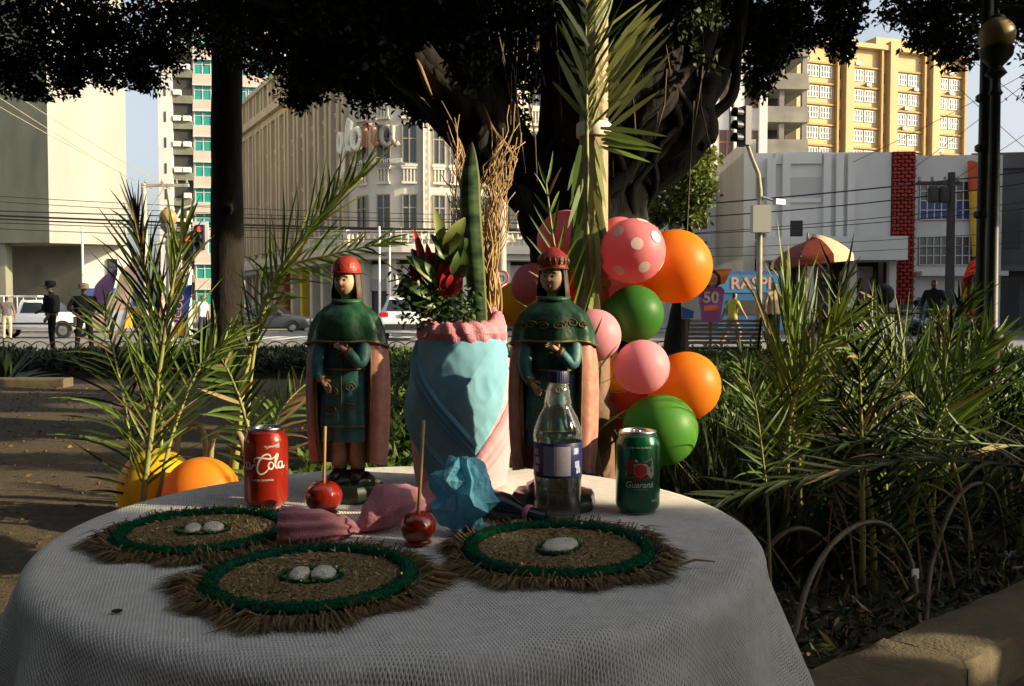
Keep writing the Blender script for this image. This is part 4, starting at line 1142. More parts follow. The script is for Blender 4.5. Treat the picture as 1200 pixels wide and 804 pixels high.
p = P(1143, 380, 18.0); t = thing('red_banner', 'red rounded banner with a dark ring behind the black lamp post', 'banner', (p.x, p.y, 0))
zt = P(1143, 303, 18.0).z; zb = P(1143, 375, 18.0).z
REDF = cloth_m('banner_red', (0.42, 0.035, 0.02))
mb = MB(); mb.plate([(-0.28, zb), (0.2, zb), (0.24, zt - 0.5), (0.2, zt - 0.1), (0.02, zt), (-0.14, zt - 0.08), (-0.3, zt - 0.5)], 0, 0.03); mb.build('flag', REDF, t)
mb = MB(); mb.tube([(0.13 * math.cos(2 * PI * j / 20), -0.02, zt - 0.5 + 0.16 * math.sin(2 * PI * j / 20)) for j in range(21)], 0.035, 6); mb.build('ring_mark', BLACKM, t)
mb = MB(); mb.tube([(0.24, 0.02, 0), (0.26, 0.02, zt - 0.3)], 0.02, 6); mb.build('pole', BLACKM, t)
# parasol
p = P(943, 380, 22.0); t = thing('parasol', 'faded red and cream market parasol with valance', 'parasol', (p.x, p.y, 0.11))
zt = P(950, 279, 22.0).z - 0.11; ze = P(950, 302, 22.0).z - 0.11
PRED = cloth_m('parasol_red', (0.22, 0.05, 0.03)); PCRE = cloth_m('parasol_cream', (0.5, 0.4, 0.25)); PRS = cloth_m('parasol_maroon', (0.2, 0.06, 0.05))
mb = MB(); mb.tube([(0, 0, 0), (0.05, 0, zt + 0.12)], 0.03, 8); mb.build('pole', mat('pole_wood', (0.25, 0.16, 0.08), 0.7), t)
for i in range(8):
    a0, a1 = 2 * PI * i / 8 + 0.2, 2 * PI * (i + 1) / 8 + 0.2
    def fn(u, v, a0=a0, a1=a1):
        a = a0 + (a1 - a0) * u; bulge = 1 - 0.05 * math.sin(PI * u)
        if v <= 0.8:
            k = v / 0.8; r = 1.02 * k * bulge; z = zt - (zt - ze) * k ** 1.9
        else:
            k = (v - 0.8) / 0.2; r = (1.02 + 0.03 * k) * bulge; z = ze - 0.2 * k
        return (0.25 * 0 + r * math.cos(a) + 0.15, r * math.sin(a), z + 0.1 * math.cos(a))
    mb = MB(); mb.grid(fn, 6, 12); mb.build('canopy_panel', [PRED, PCRE, PRS, PRED, PRED, PRED, PCRE, PRS][(i + 3) % 8], t, smooth=True)
    mb = MB(); mb.tube([(0.1, 0, zt - 0.05), (1.0 * math.cos(a0) + 0.15, 1.0 * math.sin(a0), ze + 0.02 + 0.1 * math.cos(a0))], 0.01, 4); mb.build('rib', GREYM, t)
# blue board with lettering
p = P(872, 380, 30.0); t = thing('trailer', 'blue snack trailer with salmon lettering behind the palms', 'trailer', (p.x, p.y, 0))
z0 = P(872, 372, 30).z; z1 = P(872, 318, 30).z
TBL = mat('trailer_blue', (0.03, 0.11, 0.24), 0.5, c2=(0.02, 0.07, 0.16), scale=1.0)
mb = MB(); mb.span(-0.9, 1.6, 0, 1.6, 0.45, z1); mb.build('body', TBL, t)
mb = MB(); mb.span(-0.92, 1.62, -0.03, -0.003, z1 - 0.75, z1 - 0.12); mb.build('sign_band', mat('trailer_blue2', (0.04, 0.15, 0.27), 0.5), t)
text_part('lettering', 'RASPI', mat('print_salmon', (0.5, 0.24, 0.15), 0.6), t, (0.22, -0.045, z1 - 0.44), 0.58, sx=1.0, offset=0.012)
mb = MB(); mb.span(-0.6, 1.3, -0.02, -0.003, 1.0, 1.5); mb.build('hatch', DARKIN, t)
for x in (-0.4, 1.0):
    mb = MB(); n = 18; mb.tube([(x + 0.22 * math.cos(2 * PI * j / n), 0.1, 0.29 + 0.22 * math.sin(2 * PI * j / n)) for j in range(n + 1)], 0.07, 8); mb.build('wheel', RUBBER, t)
# campaign placard with a smiling face and the number 50
p = P(833, 380, 14.0); t = thing('placard', 'purple election placard with a smiling face, orange corner and number 50', 'placard', (p.x, p.y, 0))
zb = P(833, 377, 14).z; zm = P(833, 340, 14).z; zt = P(833, 315, 14).z
PPL = mat('print_purple', (0.42, 0.12, 0.4), 0.6); POR = mat('print_orange2', (0.75, 0.2, 0.05), 0.6); PSK = mat('print_skin', (0.5, 0.24, 0.15), 0.6)
mb = MB(); mb.plate([(-0.15, zb), (0.15, zb), (0.22, zm), (0.16, zm + 0.06), (-0.16, zm + 0.06), (-0.22, zm)], 0, 0.015); mb.build('board', PPL, t)
mb = MB(); mb.plate([(0.0, zm + 0.062), (0.22, zm + 0.1), (0.34, zt), (-0.02, zt - 0.02)], 0.002, 0.014); mb.build('corner_flash', POR, t)
mb = MB(); mb.plate([(-0.14, zm + 0.05), (-0.15, zm + 0.2), (-0.08, zt - 0.05), (0.06, zt - 0.03), (0.15, zm + 0.24), (0.16, zm + 0.1), (0.08, zm + 0.05)], -0.008, -0.002); mb.build('printed_hair', HAIR, t)
mb = MB(); mb.plate([(0.015 + 0.088 * math.cos(2 * PI * j / 20), zm + 0.165 + 0.115 * math.sin(2 * PI * j / 20)) for j in range(20)], -0.014, -0.009); face = mb.build('printed_face', PSK, t)
mb = MB()
for x in (-0.025, 0.055): mb.box((x, -0.017, zm + 0.19), (0.03, 0.002, 0.012))
mb.build('printed_eyes', HAIR, face)
mb = MB(); mb.plate([(-0.03, zm + 0.12), (0.0, zm + 0.1), (0.03, zm + 0.1), (0.06, zm + 0.12)], -0.018, -0.015); mb.build('printed_smile', WHITE, face)
text_part('lettering', '50', WHITE, t, (0.0, -0.006, zm - 0.13), 0.26, offset=0.008)
mb = MB(); mb.box((0, -0.004, zm - 0.3), (0.24, 0.004, 0.08)); mb.build('printed_stripe', POR, t)
mb = MB(); mb.box((0, 0.03, zb * 0.5 + 0.1), (0.04, 0.03, zb + 0.2)); mb.build('stake', mat('stake', (0.2, 0.14, 0.08), 0.9), t)
p = P(805, 380, 13.6); t = thing('placard', 'small white and blue election placard tied to the thin trunk', 'placard', (p.x, p.y, 0))
zb = P(805, 374, 13.6).z; zt = P(805, 348, 13.6).z
mb = MB(); mb.plate([(-0.08, zb), (0.1, zb), (0.12, zt), (-0.1, zt)], 0, 0.012); mb.build('board', WHITE, t)
mb = MB(); mb.plate([(-0.078, zb + 0.01), (0.098, zb + 0.01), (0.108, zb + 0.13), (-0.088, zb + 0.2)], -0.004, -0.001); mb.build('printed_wave', mat('print_blue', (0.03, 0.14, 0.5), 0.5), t)
mb = MB(); mb.box((0, 0.03, zb * 0.5), (0.03, 0.03, zb)); mb.build('stake', MATS['stake'], t)
# iron bench with slats
def bench(label, px, d, rz):
    p = P(px, 390, d); t = thing('park_bench', label, 'bench', (p.x, p.y, 0), rz, 'iron park benches')
    for i in range(5):
        mb = MB(); mb.box((0, -0.2 + i * 0.09, 0.44), (1.5, 0.07, 0.03)); mb.build('seat_slat', WOODP, t)
    for i in range(6):
        mb = MB(); mb.box((0, 0.24 + i * 0.02, 0.54 + i * 0.075), (1.5, 0.02, 0.05)); mb.build('back_slat', mat('bench_grey', (0.2, 0.2, 0.17), 0.8), t)
    for x in (-0.7, 0.7):
        mb = MB(); mb.tube([(x, -0.25, 0), (x, -0.22, 0.42), (x, 0.2, 0.42), (x, 0.38, 0.98)], 0.025, 6); mb.tube([(x, 0.3, 0), (x, 0.15, 0.42)], 0.025, 6)
        mb.tube([(x, -0.25, 0.42), (x, -0.27, 0.62), (x, 0.0, 0.66), (x, 0.25, 0.62)], 0.02, 6); mb.build('side_frame', BLACKM, t)
    return t
bench('grey slatted iron bench behind the orange balloons', 838, 15.0, math.radians(180))
# railing along the far pavement
p0, p1 = P(1005, 380, 34), P(1110, 380, 34)
t = thing('railing', 'blue grey iron railing behind the motorbikes', 'railing', (p0.x, p0.y, 0))
RAIL = mat('rail_blue', (0.08, 0.11, 0.14), 0.6); Lr = p1.x - p0.x
for z in (0.25, 1.15):
    mb = MB(); mb.tube([(0, 0, z), (Lr, 0, z)], 0.03, 6); mb.build('rail', RAIL, t)
n = int(Lr / 0.28)
for i in range(n + 1):
    mb = MB(); mb.tube([(i * Lr / n, 0, 0), (i * Lr / n, 0, 1.15)], 0.022, 6); mb.build('bar', RAIL, t)
# ------------------------------------------------------------------ trees
BARK = mat('bark', (0.024, 0.018, 0.012), 0.95, c2=(0.008, 0.0065, 0.005), scale=5, detail=9, bump=1.0, bscale=16, stretch=(1, 1, 0.35))
BARK2 = mat('bark_ochre', (0.13, 0.09, 0.05), 0.9, c2=(0.04, 0.03, 0.02), scale=2.5, detail=8, bump=1.0, bscale=20, stretch=(1, 1, 0.4))
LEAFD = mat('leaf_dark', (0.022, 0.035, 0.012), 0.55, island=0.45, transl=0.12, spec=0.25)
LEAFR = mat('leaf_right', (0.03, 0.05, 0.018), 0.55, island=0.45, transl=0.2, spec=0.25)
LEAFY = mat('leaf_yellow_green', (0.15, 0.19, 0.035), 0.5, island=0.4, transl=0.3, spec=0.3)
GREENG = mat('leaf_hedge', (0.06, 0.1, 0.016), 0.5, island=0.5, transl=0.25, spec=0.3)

# places kept sunlit through gaps cut in the crowns: (centre, radius)
LIT = [(P(745, 390, 3.1), 0.62), (P(705, 60, 3.1), 0.45), (P(702, 220, 3.1), 0.4), (P(190, 430, 4.0), 0.8), (P(340, 320, 4.4), 0.85), (P(200, 570, 4.2), 0.4),
       (P(935, 350, 3.6), 0.46), (P(1110, 410, 3.6), 0.44), (P(985, 400, 3.6), 0.22), (P(540, 420, 1.45), 0.15), (P(655, 400, 1.38), 0.16), (P(410, 350, 1.4), 0.09), (P(700, 575, 1.52), 0.14), (P(570, 240, 1.5), 0.24), (P(450, 600, 1.15), 0.02),
       (P(450, 470, 7.0), 0.6), (P(900, 440, 7.0), 0.9), (P(1040, 762, 2.4), 0.14), (P(1170, 340, 10.2), 0.7), (P(805, 215, 13.9), 1.3), (P(495, 90, 6.0), 0.24), (P(588, 168, 6.05), 0.26), (P(30, 460, 12), 0.7), (P(60, 380, 30), 3.0), (P(330, 380, 30), 4.0), (P(610, 380, 30), 4.0), (P(850, 380, 28), 4.0),
       (P(70, 478, 8.6), 0.3), (P(110, 520, 6.9), 0.2), (P(40, 520, 6.6), 0.22), (P(50, 585, 5.0), 0.16), (P(150, 470, 9.6), 0.3), (P(10, 640, 4.0), 0.1)]
def sun_open(pts, grow=1.0, marg=0.0):
    """keep the points that do not stand between the sun and the lit places"""
    pts = np.asarray(pts); keep = np.ones(len(pts), bool); s = np.array(S)
    for c, r in LIT:
        v = pts - np.array(c); a = v @ s
        d = np.linalg.norm(v - a[:, None] * s, axis=1)
        keep &= ~((a > 0.15) & (d < r * grow + marg))
    return pts[keep]
def view_mask(pts, fn):
    """photograph pixel of each point, for keeping crowns above the frame"""
    v = np.asarray(pts) - np.array(CAM)
    d = v @ np.array(_f); x = 600 + F * v[:, 0] / np.maximum(d, 1e-3); y = 402 - F * (v @ np.array(_u)) / np.maximum(d, 1e-3)
    return fn(x, y, d)
def blob_points(blobs, n_per, clus=70, sig=0.17, dspread=1.0, r=rng):
    out = []
    for px, py, d, rx, ry in blobs:
        k = d / F
        q = r.normal(size=(clus, 3)); q /= np.linalg.norm(q, axis=1)[:, None]; q *= (r.uniform(0.05, 1, clus) ** 0.42)[:, None]
        c = P(px, py, d); ext = np.array([rx * k, max(rx, ry) * k * dspread, ry * k])
        cc = np.array(c) + q * ext
        i = r.integers(0, clus, int(n_per * rx * ry / 4900.0) + 200)
        out.append(cc[i] + r.normal(size=(len(i), 3)) * ext * sig)
    return np.concatenate(out)
def limb(mb, pts, rad, n=12, rough=0.12, sub=6):
    """a gnarled limb: smooth path through the points with uneven thickness"""
    pts = [Vector(p) for p in pts]; P2 = []; R2 = []
    for i in range(len(pts) - 1):
        a, b = pts[max(i - 1, 0)], pts[i]; c, d = pts[i + 1], pts[min(i + 2, len(pts) - 1)]
        for j in range(sub):
            t = j / sub
            q = 0.5 * ((2 * b) + (c - a) * t + (2 * a - 5 * b + 4 * c - d) * t * t + (3 * b - a - 3 * c + d) * t ** 3)
            P2.append(q); R2.append(rad[i] + (rad[i + 1] - rad[i]) * t)
    P2.append(pts[-1]); R2.append(rad[-1])
    s = len(mb.v); mb.tube(P2, R2, n)
    for k in range(s, len(mb.v)):
        v = Vector(mb.v[k]); i = (k - s) // n
        if i >= len(P2): continue
        o = (v - P2[i]); w = noise.noise(v * 2.2) + 0.5 * noise.noise(v * 5.1) + 0.8 * noise.noise(Vector((v.x * 5, v.y * 5, v.z * 0.9)))
        mb.v[k] = tuple(P2[i] + o * (1 + rough * w))

# --- the big old tree behind the post
D0 = 6.6
base = G(690, 526)
bt = thing('big_tree', 'huge dark spreading tree with forked trunk behind the tied palm frond', 'tree', (base.x, base.y, 0))
O = (base.x, base.y, 0)
mb = MB()
def pp(x, y, d=D0): return P(x, y, d)
limb(mb, [(base.x, base.y, -0.1), (base.x, base.y, 0.35), pp(688, 400), pp(686, 320), pp(690, 250), pp(705, 180)], [0.72, 0.5, 0.36, 0.34, 0.42, 0.5], 20, 0.14)
limb(mb, [pp(690, 300), pp(705, 200), pp(735, 110), pp(755, 0), pp(770, -120), pp(800, -300)], [0.35, 0.5, 0.58, 0.6, 0.5, 0.3], 24, 0.26)
limb(mb, [pp(680, 300), pp(650, 235), pp(600, 190), pp(545, 130, 6.4), pp(480, 50, 6.3), pp(420, -50, 6.2), pp(330, -150, 6.4)], [0.28, 0.3, 0.26, 0.26, 0.27, 0.24, 0.16], 20, 0.3)
limb(mb, [pp(650, 240), pp(665, 150), pp(660, 60), pp(650, -60), pp(620, -200)], [0.25, 0.22, 0.22, 0.2, 0.15], 14, 0.15)
limb(mb, [pp(750, 205), pp(800, 165, 6.4), pp(815, 120, 6.4), pp(850, 70, 6.4), pp(868, 20, 6.4), pp(870, -80, 6.4)], [0.22, 0.18, 0.12, 0.08, 0.06, 0.05], 12, 0.15)
limb(mb, [pp(800, 175, 6.4), pp(835, 135, 6.35), pp(858, 112, 6.35), pp(864, 70, 6.35), pp(866, 25, 6.35)], [0.06, 0.045, 0.04, 0.035, 0.03], 8, 0.1)
limb(mb, [pp(760, -20), pp(860, -90), pp(1000, -160), pp(1150, -200)], [0.4, 0.3, 0.22, 0.1], 12, 0.15)
limb(mb, [pp(480, 40, 6.3), pp(360, 0, 6.8), pp(200, -60, 7.2), pp(60, -120, 7.5)], [0.24, 0.18, 0.13, 0.08], 10, 0.15)
rg = random.Random(77)
def strand(path, rad, n_=5):
    # woody roots grown over the trunk, twisting along it
    for _ in range(n_):
        a0 = rg.uniform(PI, 2 * PI); tw = rg.uniform(-0.9, 0.9); pts = []
        i0 = rg.randint(0, max(0, len(path) - 3))
        sp2 = []
        for i in range(i0, len(path) - 1):
            for j in range(4): sp2.append((Vector(path[i]).lerp(Vector(path[i + 1]), j / 4), rad[i] + (rad[i + 1] - rad[i]) * j / 4))
        for i, (c, rr_) in enumerate(sp2):
            a = a0 + tw * i / len(sp2) * 2 + 0.25 * math.sin(i * 0.9 + a0)
            pts.append(c + Vector((math.cos(a) * rr_ * 1.0, math.sin(a) * rr_ * 1.0, 0.3 * rr_ * math.sin(a))))
        if len(pts) > 3:
            w = rg.uniform(0.03, 0.09); limb(mb, pts, [w * rg.uniform(0.6, 1.2) for _q in pts[:-1]] + [w * 0.3], 8, 0.3, 3)
strand([(base.x, base.y, 0.0), pp(688, 400), pp(690, 250), pp(705, 180), pp(735, 110), pp(755, 0), pp(770, -120)], [0.6, 0.38, 0.42, 0.52, 0.6, 0.6, 0.5], 16)
strand([pp(680, 300), pp(650, 235), pp(600, 190), pp(545, 130, 6.4), pp(480, 50, 6.3), pp(420, -50, 6.2)], [0.3, 0.34, 0.3, 0.3, 0.31, 0.28], 10)
strand([pp(750, 200), pp(800, 165, 6.4), pp(815, 120, 6.4), pp(850, 70, 6.4)], [0.2, 0.17, 0.11, 0.08], 5)
mb.build('trunk', BARK, bt, O, smooth=True)
# peeling bark plates coloured bright for sun patches, and hanging roots
BARKSUN = mat('bark_sunlit', (0.34, 0.22, 0.1), 0.85, c2=(0.16, 0.1, 0.05), scale=9, bump=0.5)
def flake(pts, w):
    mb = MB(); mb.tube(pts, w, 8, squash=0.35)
    return mb.build('bark_plate', BARKSUN, bt, O, smooth=True)
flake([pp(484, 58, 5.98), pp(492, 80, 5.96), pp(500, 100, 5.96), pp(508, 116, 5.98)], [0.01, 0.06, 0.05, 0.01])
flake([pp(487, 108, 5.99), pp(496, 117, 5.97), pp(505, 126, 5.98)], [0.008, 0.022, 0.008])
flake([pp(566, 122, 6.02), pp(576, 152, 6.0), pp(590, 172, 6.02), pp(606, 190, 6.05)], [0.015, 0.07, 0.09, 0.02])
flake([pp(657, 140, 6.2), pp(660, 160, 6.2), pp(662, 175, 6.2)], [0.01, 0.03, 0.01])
for i in range(26):
    x = random.uniform(560, 830); y0 = random.uniform(-30, 120); l = random.uniform(60, 160)
    d = random.uniform(5.7, 6.1)
    mb = MB(); mb.tube([pp(x, y0, d), pp(x + random.uniform(-8, 8), y0 + l * 0.5, d), pp(x + random.uniform(-15, 15), y0 + l, d)], 0.006, 4)
    mb.build('hanging_root', BARK2, bt, O)
A_BLOBS = [(360, 40, 8, 70, 62), (430, 60, 7.6, 80, 62), (500, 85, 7.2, 62, 48), (565, 90, 7.0, 45, 50), (600, 55, 7.4, 42, 60), (595, 150, 7.7, 26, 28), (320, 20, 8.5, 70, 55), (350, 105, 8.0, 30, 22), (240, 0, 9, 80, 50), (400, 10, 8.0, 90, 60), (520, 20, 7.5, 90, 70),
           (545, 135, 7.4, 40, 22), (440, 100, 7.6, 45, 20), (500, 128, 7.5, 30, 18), (400, 30, 5.7, 62, 48), (435, 50, 5.6, 40, 42), (520, 5, 5.6, 60, 40), (552, 72, 5.6, 28, 34), (380, 78, 5.8, 36, 26), (600, 20, 5.7, 50, 40), (740, 5, 5.6, 50, 30), (800, 10, 5.7, 50, 40), (830, 55, 5.8, 26, 30),
           (850, 10, 7.4, 70, 40), (900, 28, 7.6, 45, 50), (955, 18, 7.8, 50, 34), (992, 10, 8, 26, 30), (895, 80, 7.6, 22, 38), (985, 55, 8, 16, 22), (925, 42, 7.8, 34, 26), (780, 0, 7.2, 60, 40)]
pa = blob_points(A_BLOBS, 4500, clus=55, sig=0.15)
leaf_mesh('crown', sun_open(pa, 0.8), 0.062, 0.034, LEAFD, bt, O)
# the upper crown, above the picture
n = 130000
q = np.stack([rng.uniform(-8, 9, n), rng.uniform(2.5, 13, n), rng.uniform(3.0, 8.5, n)], 1)
cl = np.stack([rng.uniform(-8, 9, 900), rng.uniform(2.5, 13, 900), rng.uniform(3.2, 8.0, 900)], 1)
q = cl[rng.integers(0, 900, n)] + rng.normal(size=(n, 3)) * 0.42
q = q[view_mask(q, lambda x, y, d: (y < -25) | (x < -60) | (x > 1290)) & (q[:, 2] > 3.0 + 0.1 * np.maximum(0, q[:, 0] - 3))]
leaf_mesh('upper_crown', sun_open(q, 1.0, 0.12), 0.17, 0.1, LEAFD, bt, O)

# --- left tree
base = P(268, 450, 11.0); O = (base.x, base.y, 0)
lt = thing('left_tree', 'straight dark tree trunk behind the left palm fronds with leafy crown', 'tree', O)
mb = MB(); limb(mb, [(O[0], O[1], -0.05), (O[0], O[1], 0.4), P(267, 330, 11), P(266, 200, 11), P(266, 60, 11), P(262, -60, 11), P(255, -200, 11)], [0.33, 0.23, 0.2, 0.195, 0.195, 0.19, 0.15], 16, 0.06)
limb(mb, [P(266, 20, 11), P(200, -40, 10.6), P(100, -60, 10.2)], [0.14, 0.1, 0.06], 10)
mb.build('trunk', BARK, lt, O, smooth=True)
mb = MB(); mb.tube([P(271, 238, 10.79), P(272, 245, 10.785), P(270, 252, 10.79)], [0.02, 0.06, 0.02], 8, squash=0.3); mb.build('bark_plate', BARK2, lt, O, smooth=True)
L_BLOBS = [(20, 45, 10, 70, 62), (80, 25, 10, 70, 50), (76, 90, 10, 22, 22), (140, 45, 10, 70, 50), (160, 92, 10, 30, 18), (205, 40, 10.4, 60, 38), (118, 82, 10, 32, 20), (285, 25, 10.4, 50, 45), (10, 90, 10, 45, 24), (40, 108, 10, 25, 10), (180, 72, 10, 30, 26), (100, 60, 10, 60, 28), (300, 70, 10.4, 25, 22)]
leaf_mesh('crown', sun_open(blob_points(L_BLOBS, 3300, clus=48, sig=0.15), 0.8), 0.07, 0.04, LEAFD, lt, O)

# --- tree whose crown hangs over the black lamp post
base = Vector((9.2, 12.6, 0)); O = tuple(base)
rt = thing('right_tree', 'leafy tree crown hanging over the black globe lamp', 'tree', O)
mb = MB(); limb(mb, [(9.2, 12.6, -0.05), (9.2, 12.6, 0.5), (9.0, 12.5, 2.5), (8.3, 12.2, 4.5), (7.2, 11.6, 5.8)], [0.4, 0.28, 0.24, 0.2, 0.1], 14)
limb(mb, [(8.6, 12.3, 3.8), (7.2, 11.5, 4.9), P(1120, 10, 11.2)], [0.16, 0.1, 0.05], 8); mb.build('trunk', BARK, rt, O, smooth=True)
R_BLOBS = [(1072, 5, 11, 36, 26), (1112, 15, 11, 52, 38), (1090, 46, 11, 26, 15), (1160, 20, 12, 55, 48), (1200, 5, 12, 40, 40), (1120, 62, 11.2, 24, 18), (1220, 40, 12, 30, 60), (1150, -50, 12, 100, 40)]
leaf_mesh('crown', sun_open(blob_points(R_BLOBS, 2600, clus=60), 0.6), 0.1, 0.055, LEAFR, rt, O)

# --- small young tree with the placards
base = P(793, 410, 13.9); O = (base.x, base.y, 0)
st_ = thing('young_tree', 'young tree with dark leaning trunk and sunlit yellow green leaves', 'tree', O)
mb = MB(); limb(mb, [(O[0], O[1], -0.05), P(790, 420, 13.9), P(797, 370, 13.9), P(806, 300, 13.9), P(806, 230, 13.9), P(800, 190, 13.9)], [0.3, 0.22, 0.17, 0.1, 0.06, 0.03], 12, 0.12); mb.build('trunk', BARK, st_, O, smooth=True)
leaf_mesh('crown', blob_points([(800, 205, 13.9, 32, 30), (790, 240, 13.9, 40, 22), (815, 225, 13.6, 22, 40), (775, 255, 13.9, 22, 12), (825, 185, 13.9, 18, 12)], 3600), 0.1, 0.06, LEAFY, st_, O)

# --- unseen trees added outside the frame to shade the table and its surroundings
def added_shade_tree(label, loc, blobs, n, leaf=(0.2, 0.12)):
    t = thing('added_shade_tree', label, 'tree', loc, group='unseen trees added for shade')
    mb = MB(); limb(mb, [(loc[0], loc[1], -0.05), (loc[0], loc[1], 0.5), (loc[0] + 0.1, loc[1], 1.8), (loc[0], loc[1] + 0.1, 3.2), (loc[0], loc[1], 5)], [0.45, 0.32, 0.28, 0.24, 0.1], 14); mb.build('trunk', BARK, t, loc, smooth=True)
    out = []
    for (x, y, z, rx, ry, rz_) in blobs:
        qq = rng.normal(size=(90, 3)); qq /= np.linalg.norm(qq, axis=1)[:, None]; qq *= (rng.uniform(0, 1, 90) ** 0.4)[:, None]
        cc = np.array([x, y, z]) + qq * np.array([rx, ry, rz_]); i = rng.integers(0, 90, int(n / len(blobs)))
        out.append(cc[i] + rng.normal(size=(len(i), 3)) * 0.22)
    pts = np.concatenate(out); pts = pts[view_mask(pts, lambda x, y, d: (d < 0.3) | (x > 1270) | (x < -70) | (y < -40))]
    leaf_mesh('crown', sun_open(pts, 1.0, 0.13), leaf[0], leaf[1], LEAFD, t, loc)
added_shade_tree('broad low tree added out of view to shade the table', (7.6, -1.6, 0), [(6.6, -1.2, 2.6, 1.6, 2.3, 1.3), (6.4, 0.6, 2.3, 1.3, 1.5, 1.4), (6.2, 1.3, 1.5, 1.0, 0.9, 0.8), (6.4, 2.6, 1.5, 1.0, 1.2, 1.1), (7, -3, 3.2, 2, 2, 1.5), (6.5, -0.5, 4.4, 2, 2.5, 1.2)], 76000)
added_shade_tree('unseen tree added behind the camera to dim the sky light', (-2.5, -5.5, 0), [(-2.5, -5, 4.2, 4, 3, 1.6), (2, -5, 4.4, 3.5, 3, 1.5), (-5.5, -2, 4.4, 2.5, 3, 1.4), (0, -2.2, 4.6, 3.5, 2, 1.0), (0.2, -7, 2.4, 6, 1.2, 2.2), (-4.5, -4, 2.4, 2.2, 1.6, 2.2), (3.5, -4.4, 2.4, 2.4, 1.4, 2.2), (0, -4.6, 2.2, 2.4, 1.2, 2.0), (-7, -1.5, 2.8, 1.8, 2.2, 2.2), (-5, -3, 4.6, 2.5, 2.5, 1.2), (1.5, -3.2, 3.4, 2.2, 1.2, 1.2)], 120000, (0.24, 0.15))
added_shade_tree('unseen tree added beyond the path for shade', (-8.5, 3.0, 0), [(-8, 2.5, 4, 3, 3, 1.8), (-9, 5, 3.6, 2.5, 2.5, 1.6)], 22000, (0.24, 0.15))
added_shade_tree('unseen tree added for shade near the motorbikes', (10.5, 5.5, 0), [(9.5, 5.8, 4.6, 2.6, 2.2, 1.7), (9.0, 7.6, 4.4, 2.4, 1.6, 1.7), (10, 10, 5.0, 2.2, 2.2, 1.8), (11.6, 11.8, 3.2, 1.5, 2.4, 1.6), (12.5, 16, 4.2, 1.8, 3, 2.2)], 52000)

# ------------------------------------------------------------------ hedges and ground cover
def scatter(n, fn):
    out = []
    while len(out) < n:
        r_ = fn()
        if r_ is not None: out.append(r_)
    return np.array(out)
def bed_pt():
    y = rng.uniform(3.3, 12.5); x0 = -1.15 - 0.10 * max(0, y - 3.4); x = rng.uniform(x0 + 0.15, min(8.0, 0.8 + (y - 2.35) * 1.3))
    h = 0.12 + 0.22 * (noise.noise(Vector((x * 0.9, y * 0.9, 3.1))) + 0.6) + (0.10 if y > 5 else 0.0)
    if x > 0.9 and y < 5.2: return None
    return (x, y, max(0.02, h) * rng.uniform(0.1, 1.0) ** 0.55)
gp = scatter(62000, bed_pt)
leaf_mesh('ground_cover', gp, 0.085, 0.036, GREENG, updir=-0.9)
def under_pt():
    y = rng.uniform(2.25, 5.4); x = rng.uniform(0.45, 4.2)
    if y < 2.2 + 0.75 * (x - 0.62): return None
    return (x, y, (0.05 + 0.16 * abs(noise.noise(Vector((x * 2, y * 2, 1))))) * rng.uniform(0.05, 1))
leaf_mesh('undergrowth', scatter(9000, under_pt), 0.05, 0.018, LEAFD, updir=-0.6)
leaf_mesh('dry_undergrowth', scatter(1600, under_pt), 0.07, 0.012, mat('dry_blade', (0.2, 0.14, 0.06), 0.8, island=0.5), updir=-0.3)
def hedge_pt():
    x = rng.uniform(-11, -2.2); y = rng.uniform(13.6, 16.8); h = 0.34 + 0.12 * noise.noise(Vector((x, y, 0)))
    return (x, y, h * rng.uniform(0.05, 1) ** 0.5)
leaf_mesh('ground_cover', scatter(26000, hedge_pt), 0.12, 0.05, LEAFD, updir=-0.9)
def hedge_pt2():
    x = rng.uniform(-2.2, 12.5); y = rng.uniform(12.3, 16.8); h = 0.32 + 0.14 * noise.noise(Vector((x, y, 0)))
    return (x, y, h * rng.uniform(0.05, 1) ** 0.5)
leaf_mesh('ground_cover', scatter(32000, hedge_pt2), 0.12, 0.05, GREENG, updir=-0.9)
# fallen leaves and litter
lp = np.stack([rng.uniform(-7, 6, 2600), rng.uniform(1.2, 12, 2600), np.full(2600, 0.016)], 1)
leaf_mesh('leaf_litter', lp, 0.05, 0.026, mat('dry_leaf', (0.13, 0.08, 0.035), 0.8, island=0.5), dirs=np.stack([rng.normal(size=2600), rng.normal(size=2600), np.zeros(2600)], 1), fold=0.1)

# agave by the path
def agave(label, loc, n, l):
    t = thing('agave', label, 'plant', loc)
    for i in range(n):
        a = 2 * PI * i / n * 2.4; e = math.radians(random.uniform(15, 78)); L = l * random.uniform(0.7, 1.1)
        mb = MB(); pts = [Vector((math.cos(a) * math.cos(e), math.sin(a) * math.cos(e), math.sin(e))) * L * k - Vector((0, 0, 0.22 * L * k * k * (1 - e / 2))) for k in (0, 0.3, 0.6, 0.85, 1.0)]
        mb.ribbon(pts, [0.04, 0.07, 0.06, 0.03, 0.004], up=(math.sin(a) * 0.2, -math.cos(a) * 0.2, 1)); mb.build('blade', LEAFD, t)
    return t
p = P(8, 440, 12.5); agave('dark spiky plant at the far end of the path kerb', (p.x, p.y, 0.02), 34, 0.75)

